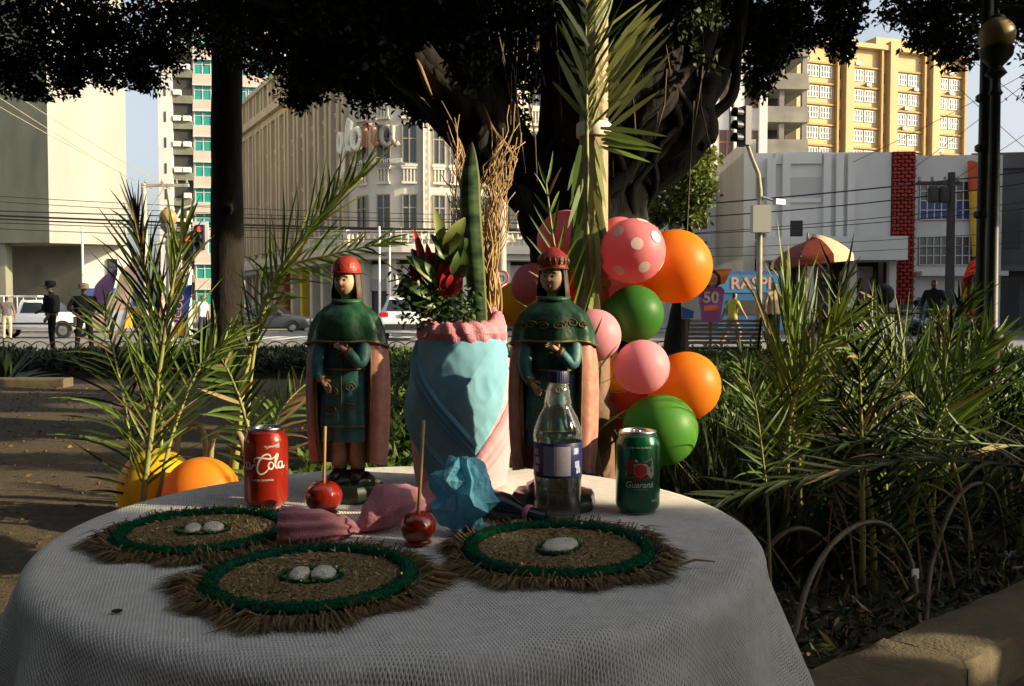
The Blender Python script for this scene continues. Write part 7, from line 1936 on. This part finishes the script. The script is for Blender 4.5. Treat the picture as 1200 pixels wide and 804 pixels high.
def lerp_tab(tab):
    def g(k):
        for (a_, x), (b_, y) in zip(tab, tab[1:]):
            if a_ <= k <= b_:
                q = (k - a_) / (b_ - a_); return x + (y - x) * q
        return tab[-1][1] if k > tab[-1][0] else tab[0][1]
    return g
wrap_sheet('pink_wrap', VP, 0.0, lambda k: -PI, lambda k: PI, -1.0, (150, 70))
wrap_sheet('blue_wrap', VB, 0.004, lerp_tab([(0, -0.45), (0.15, -0.75), (0.35, -1.0), (0.6, -1.35), (0.8, -1.9), (1, -2.4)]), lerp_tab([(0, -0.05), (0.1, 0.12), (0.3, 0.42), (0.5, 0.82), (0.7, 1.1), (0.85, 1.5), (1, 2.2)]), -1.0, (120, 90))
def diag(name, m, off, tab, wv, s):
    """a band of folded cloth pulled diagonally; tab: (angle, height) along its middle"""
    def f(u, v):
        q = u * (len(tab) - 1); j = min(int(q), len(tab) - 2); g = q - j
        th = tab[j][0] + (tab[j + 1][0] - tab[j][0]) * g; k = tab[j][1] + (tab[j + 1][1] - tab[j][1]) * g + (v - 0.5) * wv * (0.75 + 0.25 * math.sin(PI * u))
        k = max(0.01, min(0.995, k)); e = min(v, 1 - v); r = vrad(k * VH) + off * (0.2 + 0.8 * min(1, e / 0.1)) + 0.0022 * math.sin(v * PI * 3 + 1.5 * u) ** 2 + folds(th * 0.085, k * VH, s) * 0.6
        return (r * math.sin(th), -r * math.cos(th), k * VH)
    mb = MB(); mb.grid(f, 70, 24); return mb.build(name, m, vt, smooth=True)
diag('blue_band', mat('wrap_blue_deep', (0.13, 0.36, 0.5), 0.8, c2=(0.1, 0.31, 0.45), scale=18, transl=0.08), 0.0075, [(-1.5, 0.93), (-0.95, 0.78), (-0.4, 0.56), (0.05, 0.38), (0.3, 0.28)], 0.17, 1.0)
diag('blue_band', VB, 0.006, [(-1.6, 0.62), (-1.1, 0.45), (-0.6, 0.27), (-0.2, 0.13)], 0.16, 1.0)
diag('pink_band', VP, 0.0075, [(1.75, 0.78), (1.3, 0.55), (0.8, 0.33), (0.35, 0.16), (0.1, 0.06)], 0.24, -1.0)
# ruffled pink collar
mb = MB()
def collar(u, v):
    a = 2 * PI * u; b_ = 2 * PI * v
    pk = 1.3 * math.exp(-((a - 0.15 - 0.0) / 0.3) ** 2) + 1.3 * math.exp(-((a - 2 * PI - 0.15) / 0.3) ** 2)
    ru = 1 + 0.28 * noise.noise(Vector((math.cos(a) * 3, math.sin(a) * 3, b_ * 0.8))) + 0.12 * math.sin(a * 17 + b_ * 2)
    r = 0.060 + 0.0165 * ru * math.cos(b_); z = VH + 0.007 + 0.0185 * ru * math.sin(b_) * (1 + pk * (math.sin(b_) > 0))
    return (r * math.cos(a), r * math.sin(a), z)
mb.grid(collar, 140, 17, wrap=True); mb.build('collar', mat('collar_pink', (0.72, 0.3, 0.36), 0.8, c2=(0.62, 0.24, 0.3), scale=40, transl=0.15, bump=0.3, bscale=300), vt, smooth=True)
mb = MB(); mb.lathe([(0.058, VH - 0.03), (0.058, VH + 0.004), (0.001, VH + 0.006)], 30); mb.build('soil', EARTH, vt)
VO = tuple(V0); dv_ = V0.y
def VPt(px, py, dd=0.0): return P(px, py, dv_ + dd)
# snake plant blades
SNK = mat('snake_green', (0.075, 0.13, 0.055), 0.4, c2=(0.012, 0.03, 0.014), scale=38, detail=3, stretch=(0.35, 1, 1.6), contrast=2.0); SNKE = mat('snake_edge', (0.3, 0.3, 0.1), 0.45, c2=(0.2, 0.22, 0.08), scale=20)
sp_ = thing('snake_plant', 'tall banded snake plant blades rising from the wrapped vase', 'plant', (V0.x, V0.y, V0.z + VH))
so = (V0.x, V0.y, V0.z + VH)
def blade(ctrl, w, dd, cup=0.25):
    pts = smooth_path([VPt(x, y, dd) for x, y in ctrl], 6); k = len(pts); rows = []
    for i, q in enumerate(pts):
        u = i / (k - 1); ww = w * (0.8 + 0.2 * math.sin(PI * u)) * (1.0 if u < 0.72 else max(0.02, 1 - ((u - 0.72) / 0.28) ** 1.7))
        rows.append([q + Vector((s_ * ww / 2, -cup * ww * (1 - abs(s_)) * 0.6 + cup * ww * 0.3, 0)) for s_ in (-1, -0.82, -0.4, 0, 0.4, 0.82, 1)])
    for nm, sl, m in (('blade', (1, 2, 3, 4, 5), SNK), ('pale_margin', (0, 1), SNKE), ('pale_margin', (5, 6), SNKE)):
        mb = MB(); n_ = len(sl); mb.add([r_[s_] for r_ in rows for s_ in sl], [(i * n_ + j, i * n_ + j + 1, (i + 1) * n_ + j + 1, (i + 1) * n_ + j) for i in range(k - 1) for j in range(n_ - 1)])
        o = mb.build(nm, m, sp_, so, smooth=True)
blade([(562, 392), (557, 320), (552, 255), (551, 210), (553, 166)], 0.036, -0.015)
blade([(528, 392), (521, 350), (518, 300), (514, 262)], 0.024, -0.02)
blade([(520, 392), (512, 365), (505, 340), (498, 322)], 0.014, -0.03)
# curly twigs
twt = thing('curly_twigs', 'bundle of tan curly twigs behind the snake plant', 'twigs', so)
TWM = mat('curly_twig', (0.5, 0.34, 0.16), 0.6, c2=(0.34, 0.22, 0.1), scale=30)
rt_ = random.Random(21)
for i in range(72):
    left = rt_.random() < 0.42
    x0 = rt_.uniform(560, 588); x1 = rt_.uniform(560, 588) if not left else rt_.uniform(545, 562); x2 = rt_.uniform(562, 602) if not left else rt_.uniform(522, 548); y2 = rt_.choice([rt_.uniform(140, 190), rt_.uniform(160, 250)])
    if i < 5: y2 = rt_.uniform(118, 150)
    dd = rt_.uniform(0.005, 0.05); ph = rt_.uniform(0, 6); am = rt_.uniform(2.0, 6.5); fq = rt_.uniform(11, 26); pts = []
    for j in range(19):
        u = j / 18; x = (1 - u) ** 2 * x0 + 2 * u * (1 - u) * x1 + u * u * x2; y = 392 + (y2 - 392) * u
        if u > 0.8 and not left: x += (u - 0.8) * rt_.uniform(20, 60)
        q = VPt(x + am * (0.3 + u) * math.sin(u * fq + ph), y, dd + 0.004 * math.cos(u * 17 + ph)); pts.append(q)
    mb = MB(); mb.tube(pts, [0.0019 - 0.0011 * j / 18 for j in range(19)], 5); mb.build('twig', TWM, twt, so, smooth=True)
# leaves and red flowers
fb = thing('flower_bunch', 'bunch of dark leaves and red flowers in the wrapped vase', 'flowers', so)
LG = mat('broad_leaf', (0.07, 0.13, 0.03), 0.4, c2=(0.04, 0.08, 0.02), scale=20, transl=0.2); LP = mat('pale_leaf', (0.3, 0.34, 0.1), 0.45, c2=(0.2, 0.26, 0.06), scale=20, transl=0.25)
RF = mat('red_petal', (0.42, 0.02, 0.02), 0.45, c2=(0.3, 0.012, 0.014), scale=30, transl=0.15)
def petal(nm, a_, b_, w, m, dd, bend=0.0, nrm=(0.2, -1, 0.3)):
    A_, B_ = VPt(a_[0], a_[1], dd), VPt(b_[0], b_[1], dd - 0.01); d = B_ - A_; sd = d.cross(Vector(nrm)).normalized(); n_ = sd.cross(d).normalized(); rows = []
    for i in range(9):
        u = i / 8; ww = w * math.sin(PI * min(1, u * 0.92 + 0.06)) ** 0.8
        c = A_ + d * u + n_ * bend * math.sin(PI * u)
        rows += [c - sd * ww / 2 + n_ * ww * 0.2, c, c + sd * ww / 2 + n_ * ww * 0.2]
    mb = MB(); mb.add(rows, [f for i in range(8) for f in ((3 * i, 3 * i + 1, 3 * i + 4, 3 * i + 3), (3 * i + 1, 3 * i + 2, 3 * i + 5, 3 * i + 4))]); return mb.build(nm, m, fb, so, smooth=True)
for a_, b_, w in (((500, 330), (485, 268), 0.014), ((506, 335), (500, 285), 0.016), ((520, 350), (534, 305), 0.03), ((528, 345), (538, 315), 0.028), ((495, 345), (480, 310), 0.018), ((515, 340), (522, 300), 0.02)):
    petal('red_petal', a_, b_, w, RF, -0.045, 0.008)
for a_, b_, w, m in (((512, 340), (482, 292), 0.03, LG), ((515, 330), (500, 295), 0.035, LG), ((524, 320), (540, 262), 0.03, LG), ((520, 300), (545, 255), 0.028, LP), ((518, 290), (510, 245), 0.018, LP), ((530, 300), (548, 280), 0.03, LG), ((516, 335), (476, 300), 0.022, LP), ((524, 330), (515, 262), 0.022, LP), ((535, 330), (542, 290), 0.03, LG), ((505, 350), (470, 330), 0.02, LG), ((512, 360), (474, 352), 0.02, LG), ((528, 310), (505, 275), 0.02, LG)):
    petal('leaf', a_, b_, w, m, -0.04 + random.uniform(-0.02, 0.02), 0.01)
rr2 = np.random.default_rng(5); cpts = []
for (x, y, rx, ry, n) in ((498, 352, 24, 28, 620), (488, 330, 14, 18, 200), (545, 370, 12, 28, 260), (512, 335, 16, 24, 240), (478, 340, 14, 10, 90)):
    c = np.array(VPt(x, y, -0.03)); k = dv_ / F; cpts.append(c + rr2.normal(size=(n, 3)) * np.array([rx * k * 0.55, 0.016, ry * k * 0.55]))
leaf_mesh('small_foliage', np.concatenate(cpts), 0.014, 0.006, mat('fern_dark', (0.035, 0.075, 0.02), 0.45, island=0.5, transl=0.15), fb, so, r=rr2)
for a_, b_, c_ in (((510, 385), (500, 340), (470, 310)), ((515, 385), (505, 350), (448, 305)), ((512, 385), (490, 330), (455, 330)), ((520, 388), (508, 330), (487, 275))):
    mb = MB(); mb.tube(smooth_path([VPt(*a_, -0.02), VPt(*b_, -0.03), VPt(*c_, -0.03)], 5), 0.0013, 5); mb.build('stem', LG, fb, so)

# ------------------------------------------------------------------ painted saint statues
FACE = mat('statue_skin', (0.66, 0.44, 0.28), 0.5, c2=(0.58, 0.37, 0.23), scale=60); MANT = mat('mantle_green', (0.016, 0.10, 0.036), 0.42, c2=(0.008, 0.035, 0.016), scale=60, detail=8, coat=0.12, bump=0.1, bscale=150)
TUN = mat('tunic_teal', (0.06, 0.2, 0.19), 0.5, c2=(0.03, 0.12, 0.12), scale=70, bump=0.08, bscale=160); CAPE = mat('cape_pink', (0.55, 0.27, 0.2), 0.5, c2=(0.36, 0.15, 0.11), scale=60, detail=8, bump=0.08, bscale=120)
HAIRB = mat('statue_hair', (0.09, 0.035, 0.018), 0.4, c2=(0.05, 0.02, 0.012), scale=120, stretch=(1, 1, 0.2)); REDC = mat('cap_red', (0.4, 0.04, 0.02), 0.42, c2=(0.24, 0.02, 0.012), scale=70, coat=0.15, bump=0.15, bscale=200)
BASEM = mat('base_dark', (0.012, 0.022, 0.014), 0.3, c2=(0.02, 0.04, 0.022), scale=30, coat=0.4); CREAMS = mat('stocking', (0.6, 0.44, 0.25), 0.5, c2=(0.34, 0.23, 0.12), scale=40); BOOT = mat('boot_dark', (0.02, 0.014, 0.01), 0.4); GOLDS = mat('statue_gold', (0.3, 0.19, 0.055), 0.42, 0.3, c2=(0.14, 0.1, 0.04), scale=90); LIP = mat('lip_red', (0.4, 0.09, 0.06), 0.4); EYE = mat('eye_dark', (0.015, 0.01, 0.008), 0.25); EYEW = mat('eye_white', (0.6, 0.55, 0.48), 0.35)
def interp(tab, z):
    if z <= tab[0][0]: return tab[0][1:]
    for a_, b_ in zip(tab, tab[1:]):
        if a_[0] <= z <= b_[0]:
            g = (z - a_[0]) / (b_[0] - a_[0]); g = g * g * (3 - 2 * g) if len(a_) > 3 else g
            return tuple(x + (y - x) * g for x, y in zip(a_[1:], b_[1:]))
    return tab[-1][1:]
def statue(label, loc, rz, s, mitre, octagon, head_turn):
    t = thing('saint_statue', label, 'statue', loc, rz)
    t.scale = (s, s, s * 0.955)
    mk = lambda mb, nm, m, par=None, sm=True: mb.build(nm, m, par or t, smooth=sm)
    # plinth
    n = 8; mb = MB(); W, Dp = (0.060, 0.047) if octagon else (0.052, 0.043)
    def ocp(kk): return [(W * kk * (1 if abs(x) == 1 else 0) * 0 + W * kk * x, Dp * kk * y) for x, y in ((-1, -0.45), (-0.55, -1), (0.55, -1), (1, -0.45), (1, 0.45), (0.55, 1), (-0.55, 1), (-1, 0.45))]
    rows = [(1.0, 0.0), (1.02, 0.004), (1.0, 0.018), (0.93, 0.025), (0.80, 0.027)]
    vs = [(x, y, z) for k_, z in rows for x, y in ocp(k_)]; mb.add(vs, [(i * 8 + j, i * 8 + (j + 1) % 8, i * 8 + 8 + (j + 1) % 8, i * 8 + 8 + j) for i in range(4) for j in range(8)] + [tuple(range(7, -1, -1)), tuple(32 + j for j in range(8))])
    mk(mb, 'plinth', BASEM, sm=30)
    mb = MB(); mb.sphere((0, 0.004, 0.026), 1, 30, 14, sx=0.042, sy=0.034, sz=0.02, fn=lambda d: 1 + 0.12 * noise.noise(d * 3)); mk(mb, 'rock', BASEM)
    # legs and boots
    for sg in (-1, 1):
        mb = MB(); mb.tube([(sg * 0.0145, 0.0, 0.05), (sg * 0.0148, -0.001, 0.07), (sg * 0.015, 0.0, 0.095), (sg * 0.015, 0.0, 0.13)], [0.0105, 0.0125, 0.0115, 0.013], 16); mk(mb, 'leg', CREAMS)
        mb = MB(); mb.tube([(sg * 0.0145, 0.001, 0.062), (sg * 0.0145, 0.001, 0.052), (sg * 0.0148, -0.001, 0.043), (sg * 0.016, -0.012, 0.0385), (sg * 0.018, -0.024, 0.037), (sg * 0.0185, -0.029, 0.0365)], [0.0115, 0.011, 0.0115, 0.0105, 0.0085, 0.003], 14); mk(mb, 'boot', BOOT)
    # tunic with pleated lower tier
    TT = [(0.098, 0.0470, 0.0340), (0.13, 0.0465, 0.0345), (0.19, 0.0430, 0.0325), (0.215, 0.0420, 0.0315), (0.25, 0.0440, 0.0320), (0.285, 0.0430, 0.0295), (0.305, 0.0360, 0.0240), (0.322, 0.0180, 0.0150)]
    def tun(th, z, o=0.0):
        rx, ry = interp(TT, z); pl = 0.0016 * math.cos(th * 15) * max(0, min(1, (0.2 - z) / 0.06)) + 0.0008 * noise.noise(Vector((math.cos(th) * 4, math.sin(th) * 4, z * 60)))
        return Vector(((rx + pl + o) * math.cos(th), (ry + pl + o) * math.sin(th) - 0.002, z))
    mb = MB(); mb.grid(lambda u, v: tun(2 * PI * u, 0.122 + 0.2 * v), 90, 50, wrap=True); tu = mk(mb, 'tunic', TUN)
    mb = MB(); mb.grid(lambda u, v: tun(2 * PI * u, 0.097 + 0.03 * v, -0.0025 + 0.001 * math.cos(2 * PI * u * 18)), 90, 6, wrap=True); mk(mb, 'skirt', TUN)
    mb = MB(); mb.tube([tun(2 * PI * j / 60, 0.1225, 0.0006) for j in range(61)], 0.0012, 6); mk(mb, 'tunic_hem', GOLDS, tu)
    mb = MB(); mb.tube([tun(2 * PI * j / 60, 0.215, 0.0012) for j in range(61)], 0.002, 6); mk(mb, 'belt', GOLDS, tu)
    def spiral(c0, z0, r0, turns, flip, n=26):
        return [tun(-PI / 2 + (c0 + flip * r0 * (1 - j / n * 0.85) * math.cos(2 * PI * turns * j / n)) / 0.036, z0 + r0 * 1.1 * (1 - j / n * 0.85) * math.sin(2 * PI * turns * j / n), 0.0007) for j in range(n + 1)]
    for c0, z0, r0, fl in ((-0.014, 0.148, 0.0085, 1), (0.012, 0.152, 0.008, -1), (-0.01, 0.178, 0.008, -1), (0.012, 0.186, 0.0075, 1), (0.0, 0.235, 0.007, 1), (-0.014, 0.2, 0.005, 1), (0.02, 0.22, 0.005, -1)):
        mb = MB(); mb.tube(spiral(c0, z0, r0, 1.6, fl), 0.0009, 5); mk(mb, 'gold_scroll', GOLDS, tu)
    mb = MB(); mb.tube([tun(-PI / 2 + 0.02, 0.124 + 0.1 * j / 20, 0.0007) for j in range(21)], 0.0007, 5); mk(mb, 'front_seam', GOLDS, tu)
    # long cape, open at the front
    TCp = [(0.052, 0.058, 0.042), (0.08, 0.0610, 0.043), (0.12, 0.064, 0.043), (0.18, 0.066, 0.042), (0.225, 0.065, 0.040), (0.265, 0.059, 0.036), (0.295, 0.049, 0.031), (0.318, 0.03, 0.022)]
    def cape(u, v, o=0.0):
        z = 0.052 + 0.266 * v; rx, ry = interp(TCp, z)
        op = math.radians(57 - 8 * math.sin(v * 3)); th = -PI / 2 + op + (2 * PI - 2 * op) * u
        e = min(u, 1 - u); fold = (0.0028 * math.cos(th * 13 + 0.6 * math.sin(v * 6)) + 0.0016 * math.cos(th * 7 + 1)) * (1 - v) ** 0.8 * (0.35 + 0.65 * min(1, e * 8))
        inn = 0.012 * math.exp(-e / 0.02) * (0.4 + 0.6 * (1 - v))
        zlow = 0.012 * (1 - v) ** 3 * math.exp(-e / 0.08)
        return ((rx + fold - inn + o) * math.cos(th), (ry + fold - inn * 0.4 + o) * math.sin(th) * (1.22 if math.sin(th) < 0 else 1.0) + 0.002, z + zlow)
    mb = MB(); nu, nv = 110, 40
    mb.grid(lambda u, v: cape(u, v), nu, nv); k0 = len(mb.v); mb.grid(lambda u, v: cape(u, v, -0.003), nu, nv)
    edge = [i for i in range(nu)] + [j * nu + nu - 1 for j in range(1, nv)] + [(nv - 1) * nu + i for i in range(nu - 2, -1, -1)] + [j * nu for j in range(nv - 2, 0, -1)]
    for a_, b_ in zip(edge, edge[1:] + edge[:1]): mb.f.append((a_, b_, k0 + b_, k0 + a_)); mb.m.append(0)
    cp = mk(mb, 'cape', CAPE)
    for u_ in (0.004, 0.996):
        mb = MB(); mb.tube([cape(u_, j / 30, 0.0004) for j in range(27)], 0.0015, 6); mk(mb, 'cape_trim', GOLDS, cp)
    mb = MB(); mb.tube([cape(j / 80, 0.004, 0.0006) for j in range(81)], 0.0011, 5); mk(mb, 'cape_hem', GOLDS, cp)
    # shoulder mantle
    TM = [(0.250, 0.0630, 0.0430), (0.268, 0.0605, 0.0420), (0.285, 0.0560, 0.0390), (0.300, 0.0490, 0.0340), (0.313, 0.0370, 0.0270), (0.322, 0.0245, 0.0215), (0.326, 0.0205, 0.0190)]
    def mant(th, v, o=0.0):
        c = math.cos(th + PI / 2); low = 0.250 + 0.012 * max(0, c) ** 2 - 0.004 * math.sin(th * 3)
        z = low + (0.326 - low) * v; rx, ry = interp(TM, 0.250 + 0.076 * v); w = (0.0022 * math.cos(th * 9 + 0.8 * math.sin(th * 2)) + 0.0016 * math.cos(th * 5 + 1.2)) * (1 - v) ** 0.7 + 0.0016 * noise.noise(Vector((math.cos(th) * 3, math.sin(th) * 3, v * 4)))
        return Vector(((rx + w + o) * math.cos(th), (ry + w + o) * math.sin(th) - 0.001, z))
    mb = MB(); mb.grid(lambda u, v: mant(2 * PI * u, v), 80, 24, wrap=True); mb.grid(lambda u, v: mant(2 * PI * u, v * 0.7, -0.003), 80, 12, wrap=True); ma = mk(mb, 'mantle', MANT)
    mb = MB(); mb.tube([mant(2 * PI * j / 80, 0.01, 0.0003) for j in range(81)], 0.0019, 7); mk(mb, 'mantle_trim', GOLDS, ma)
    def ms(c0, v0, r0, turns, flip, n=26): return [mant(-PI / 2 + (c0 + flip * r0 * (1 - j / n * 0.8) * math.cos(2 * PI * turns * j / n)) / 0.05, v0 + 11 * r0 * (1 - j / n * 0.8) * math.sin(2 * PI * turns * j / n), 0.001) for j in range(n + 1)]
    for c0, v0, r0, fl in () if not mitre else ((-0.026, 0.38, 0.0085, 1), (-0.008, 0.36, 0.0085, -1), (0.011, 0.36, 0.0085, 1), (0.03, 0.42, 0.0095, -1), (0.045, 0.38, 0.008, 1), (-0.044, 0.38, 0.008, -1)):
        mb = MB(); mb.tube(ms(c0, v0, r0, 1.5, fl), 0.0010, 6); mk(mb, 'gold_scroll', GOLDS, ma)
    mb = MB(); mb.grid(lambda u, v: ((0.0205 + 0.0052 * math.cos(2 * PI * v)) * math.cos(2 * PI * u), (0.0205 + 0.0052 * math.cos(2 * PI * v)) * math.sin(2 * PI * u) - 0.002, 0.325 + 0.0050 * math.sin(2 * PI * v) + 0.003 * math.sin(2 * PI * u)), 40, 13, wrap=True); mk(mb, 'collar', MANT, ma)
    # arms: sleeves, cuffs and hands with five fingers
    def arm(pts, rad, hd, curl):
        mb = MB(); mb.tube(smooth_path(pts, 6), [rad[0] + (rad[1] - rad[0]) * i / (6 * (len(pts) - 1)) for i in range(6 * (len(pts) - 1) + 1)], 16); a_ = mk(mb, 'sleeve', TUN)
        w = Vector(pts[-1]); d = Vector(hd).normalized()
        mb = MB(); mb.tube([w - d * 0.002, w, w + d * 0.003], [rad[1] * 1.05, rad[1] * 1.15, rad[1] * 1.05], 16); mk(mb, 'cuff', GOLDS, a_)
        up = Vector((0, 0, 1)); sd = d.cross(up).normalized(); nn = sd.cross(d).normalized()
        mb = MB(); mb.tube([w, w + d * 0.006, w + d * 0.012, w + d * 0.016], [0.0045, 0.0055, 0.006, 0.005], 12, squash=0.7)
        for i_, (o_, l_) in enumerate(((-0.0042, 0.0105), (-0.0014, 0.012), (0.0014, 0.0115), (0.0042, 0.009))):
            b0 = w + d * 0.014 + nn * o_; cdir = Vector((0, -0.2, -0.4)) * curl
            mb.tube([b0, b0 + d * l_ * 0.45, b0 + d * l_ * 0.8 + cdir * l_ * 0.3, b0 + d * l_ + cdir * l_ * 0.8], [0.0018, 0.0017, 0.0015, 0.001], 7)
        b0 = w + d * 0.006 + nn * 0.004; mb.tube([b0, b0 + nn * 0.004 + d * 0.003, b0 + nn * 0.006 + d * 0.008], [0.002, 0.0018, 0.0011], 7)
        mk(mb, 'hand', FACE, a_)
    arm([(0.032, -0.018, 0.272), (0.035, -0.032, 0.236), (0.030, -0.040, 0.226), (0.016, -0.044, 0.243)], (0.0115, 0.0075), (-0.75, -0.15, 0.55), 0.7)
    arm([(-0.032, -0.018, 0.272), (-0.037, -0.032, 0.235), (-0.035, -0.038, 0.212), (-0.028, -0.042, 0.200)], (0.0115, 0.0075), (0.62, -0.2, -0.75), 0.3)
        # head
    hz = 0.355; Rh = Matrix.Rotation(head_turn, 3, 'Z'); hc = Vector((0, -0.004, hz))
    def H(v): return tuple(Rh @ (Vector(v) * 1.13) + hc)
    mb = MB(); mb.tube([(0, -0.002, 0.322), (0, -0.003, 0.334), (0, -0.003, 0.342)], [0.0105, 0.009, 0.0095], 16); mk(mb, 'neck', FACE)
    mb = MB(); q = MB()
    def hd(d):
        k = 1.0
        if d.y < 0:
            k += 0.05 * math.exp(-((d.x / 0.30) ** 2 + ((d.z + 0.85) / 0.25) ** 2))                     # chin
            k -= 0.07 * math.exp(-(((abs(d.x) - 0.36) / 0.17) ** 2 + ((d.z - 0.12) / 0.13) ** 2))          # eye sockets
            k += 0.035 * math.exp(-(((d.z - 0.36) / 0.16) ** 2)) * max(0, -d.y)                           # brow
            k += 0.03 * math.exp(-(((abs(d.x) - 0.5) / 0.22) ** 2 + ((d.z + 0.22) / 0.22) ** 2))           # cheeks
            k += 0.16 * math.exp(-((d.x / 0.09) ** 2)) * math.exp(-(((d.z + 0.10) / 0.17) ** 2)) * max(0, -d.y) ** 3   # nose
            k += 0.05 * math.exp(-((d.x / 0.22) ** 2 + ((d.z + 0.46) / 0.08) ** 2))                        # mouth
        k *= 1 - 0.10 * max(0, -d.z - 0.1)
        return k
    q.sphere((0, 0, 0), 1, 48, 36, sx=0.0165, sy=0.0185, sz=0.0225, fn=hd); mb.add([H(v) for v in q.v], q.f); he = mk(mb, 'head', FACE)
    def fpt(x, z, o=0.0):
        d = Vector((x, -math.sqrt(max(0.01, 1 - x * x - z * z)), z)); k = hd(d) + o; return Vector((d.x * k * 0.0165, d.y * k * 0.0185, d.z * k * 0.0225))
    for sg in (-1, 1):
        c = fpt(sg * 0.36, 0.12, 0.0)
        mb = MB(); q = MB(); q.sphere(tuple(c), 1, 12, 8, sx=0.0028, sy=0.001, sz=0.0014); mb.add([H(v) for v in q.v], q.f); ey = mk(mb, 'eye', EYEW, he)
        mb = MB(); q = MB(); q.sphere((c.x, c.y - 0.0007, c.z), 1, 10, 6, sx=0.0013, sy=0.0006, sz=0.0013); mb.add([H(v) for v in q.v], q.f); mk(mb, 'iris', EYE, he)
        mb = MB(); mb.tube([H(fpt(sg * x, z, 0.03)) for x, z in ((0.16, 0.29), (0.32, 0.36), (0.5, 0.33), (0.6, 0.25))], [0.0004, 0.0008, 0.0007, 0.0003], 6); mk(mb, 'eyebrow', HAIRB, he)
        mb = MB(); mb.tube([H(fpt(sg * x, z, 0.03)) for x, z in ((0.2, 0.13), (0.36, 0.19), (0.54, 0.13))], 0.0004, 5); mk(mb, 'eyelid', EYE, he)
    mb = MB(); mb.tube([H(fpt(x, z, 0.015)) for x, z in ((-0.22, -0.44), (-0.1, -0.42), (0, -0.435), (0.1, -0.42), (0.22, -0.44))], [0.0004, 0.0009, 0.0008, 0.0009, 0.0004], 6); mb.tube([H(fpt(x, z, 0.015)) for x, z in ((-0.16, -0.5), (0, -0.53), (0.16, -0.5))], [0.0004, 0.0011, 0.0004], 6); mk(mb, 'lips', LIP, he)
    # hair framing the face and falling behind
    mb = MB(); q = MB()
    def hr(u, v):
        th = -PI / 2 + math.radians(66 + 10 * (1 - v)) + (2 * PI - math.radians(132 + 20 * (1 - v))) * u; z = -0.040 + 0.058 * v
        r = 1.06 + 0.05 * math.sin(th * 22 + 2 * v) + 0.10 * math.exp(-((v - 0.35) / 0.25) ** 2) - 0.18 * max(0, v - 0.7) + 0.12 * (1 - v) * (0.5 + 0.5 * math.sin(th))
        return (0.0172 * r * math.cos(th), 0.0192 * r * math.sin(th), z)
    q.grid(hr, 90, 16); mb.add([H(v) for v in q.v], q.f); mk(mb, 'hair', HAIRB, he)
    # red cap or crown
    mb = MB(); q = MB()
    pr = [(0.0182, 0.0115), (0.0192, 0.013), (0.0194, 0.0175), (0.0188, 0.023), (0.0165, 0.0295), (0.0115, 0.035), (0.005, 0.0375), (0.0005, 0.038)] if not mitre else [(0.0182, 0.0115), (0.0196, 0.013), (0.0196, 0.0155), (0.0190, 0.0175), (0.0200, 0.0265), (0.0185, 0.031), (0.012, 0.0375), (0.006, 0.042), (0.0005, 0.0435)]
    q.lathe(pr, 40, sy=1.06); mb.add([H(v) for v in q.v], q.f); cw = mk(mb, 'red_cap', REDC, he)
    if mitre:
        for j in range(18):
            a = 2 * PI * j / 18; mb = MB(); mb.tube([H((0.0196 * math.cos(a), 0.0207 * math.sin(a), 0.0185)), H((0.0202 * math.cos(a), 0.0213 * math.sin(a), 0.024)), H((0.0198 * math.cos(a), 0.0208 * math.sin(a), 0.0285))], [0.0011, 0.0013, 0.0006], 6); mk(mb, 'crown_point', GOLDS, cw)
    mb = MB(); mb.tube([H((0.0196 * math.cos(2 * PI * j / 40), 0.0207 * math.sin(2 * PI * j / 40), 0.0135)) for j in range(41)], 0.0011, 6); mk(mb, 'cap_band', GOLDS if mitre else REDC, cw)
    return t
p = T(403, 590); statue('painted saint statue with smooth red cap, green mantle and pink cape', (p.x, p.y + 0.042, CZ), math.radians(-8), 1.02, False, False, math.radians(-10))
p = T(650, 602); statue('painted saint statue with gold pointed red crown and dark octagonal plinth', (p.x, p.y + 0.05, CZ), math.radians(-10), 1.03, True, True, math.radians(-14))
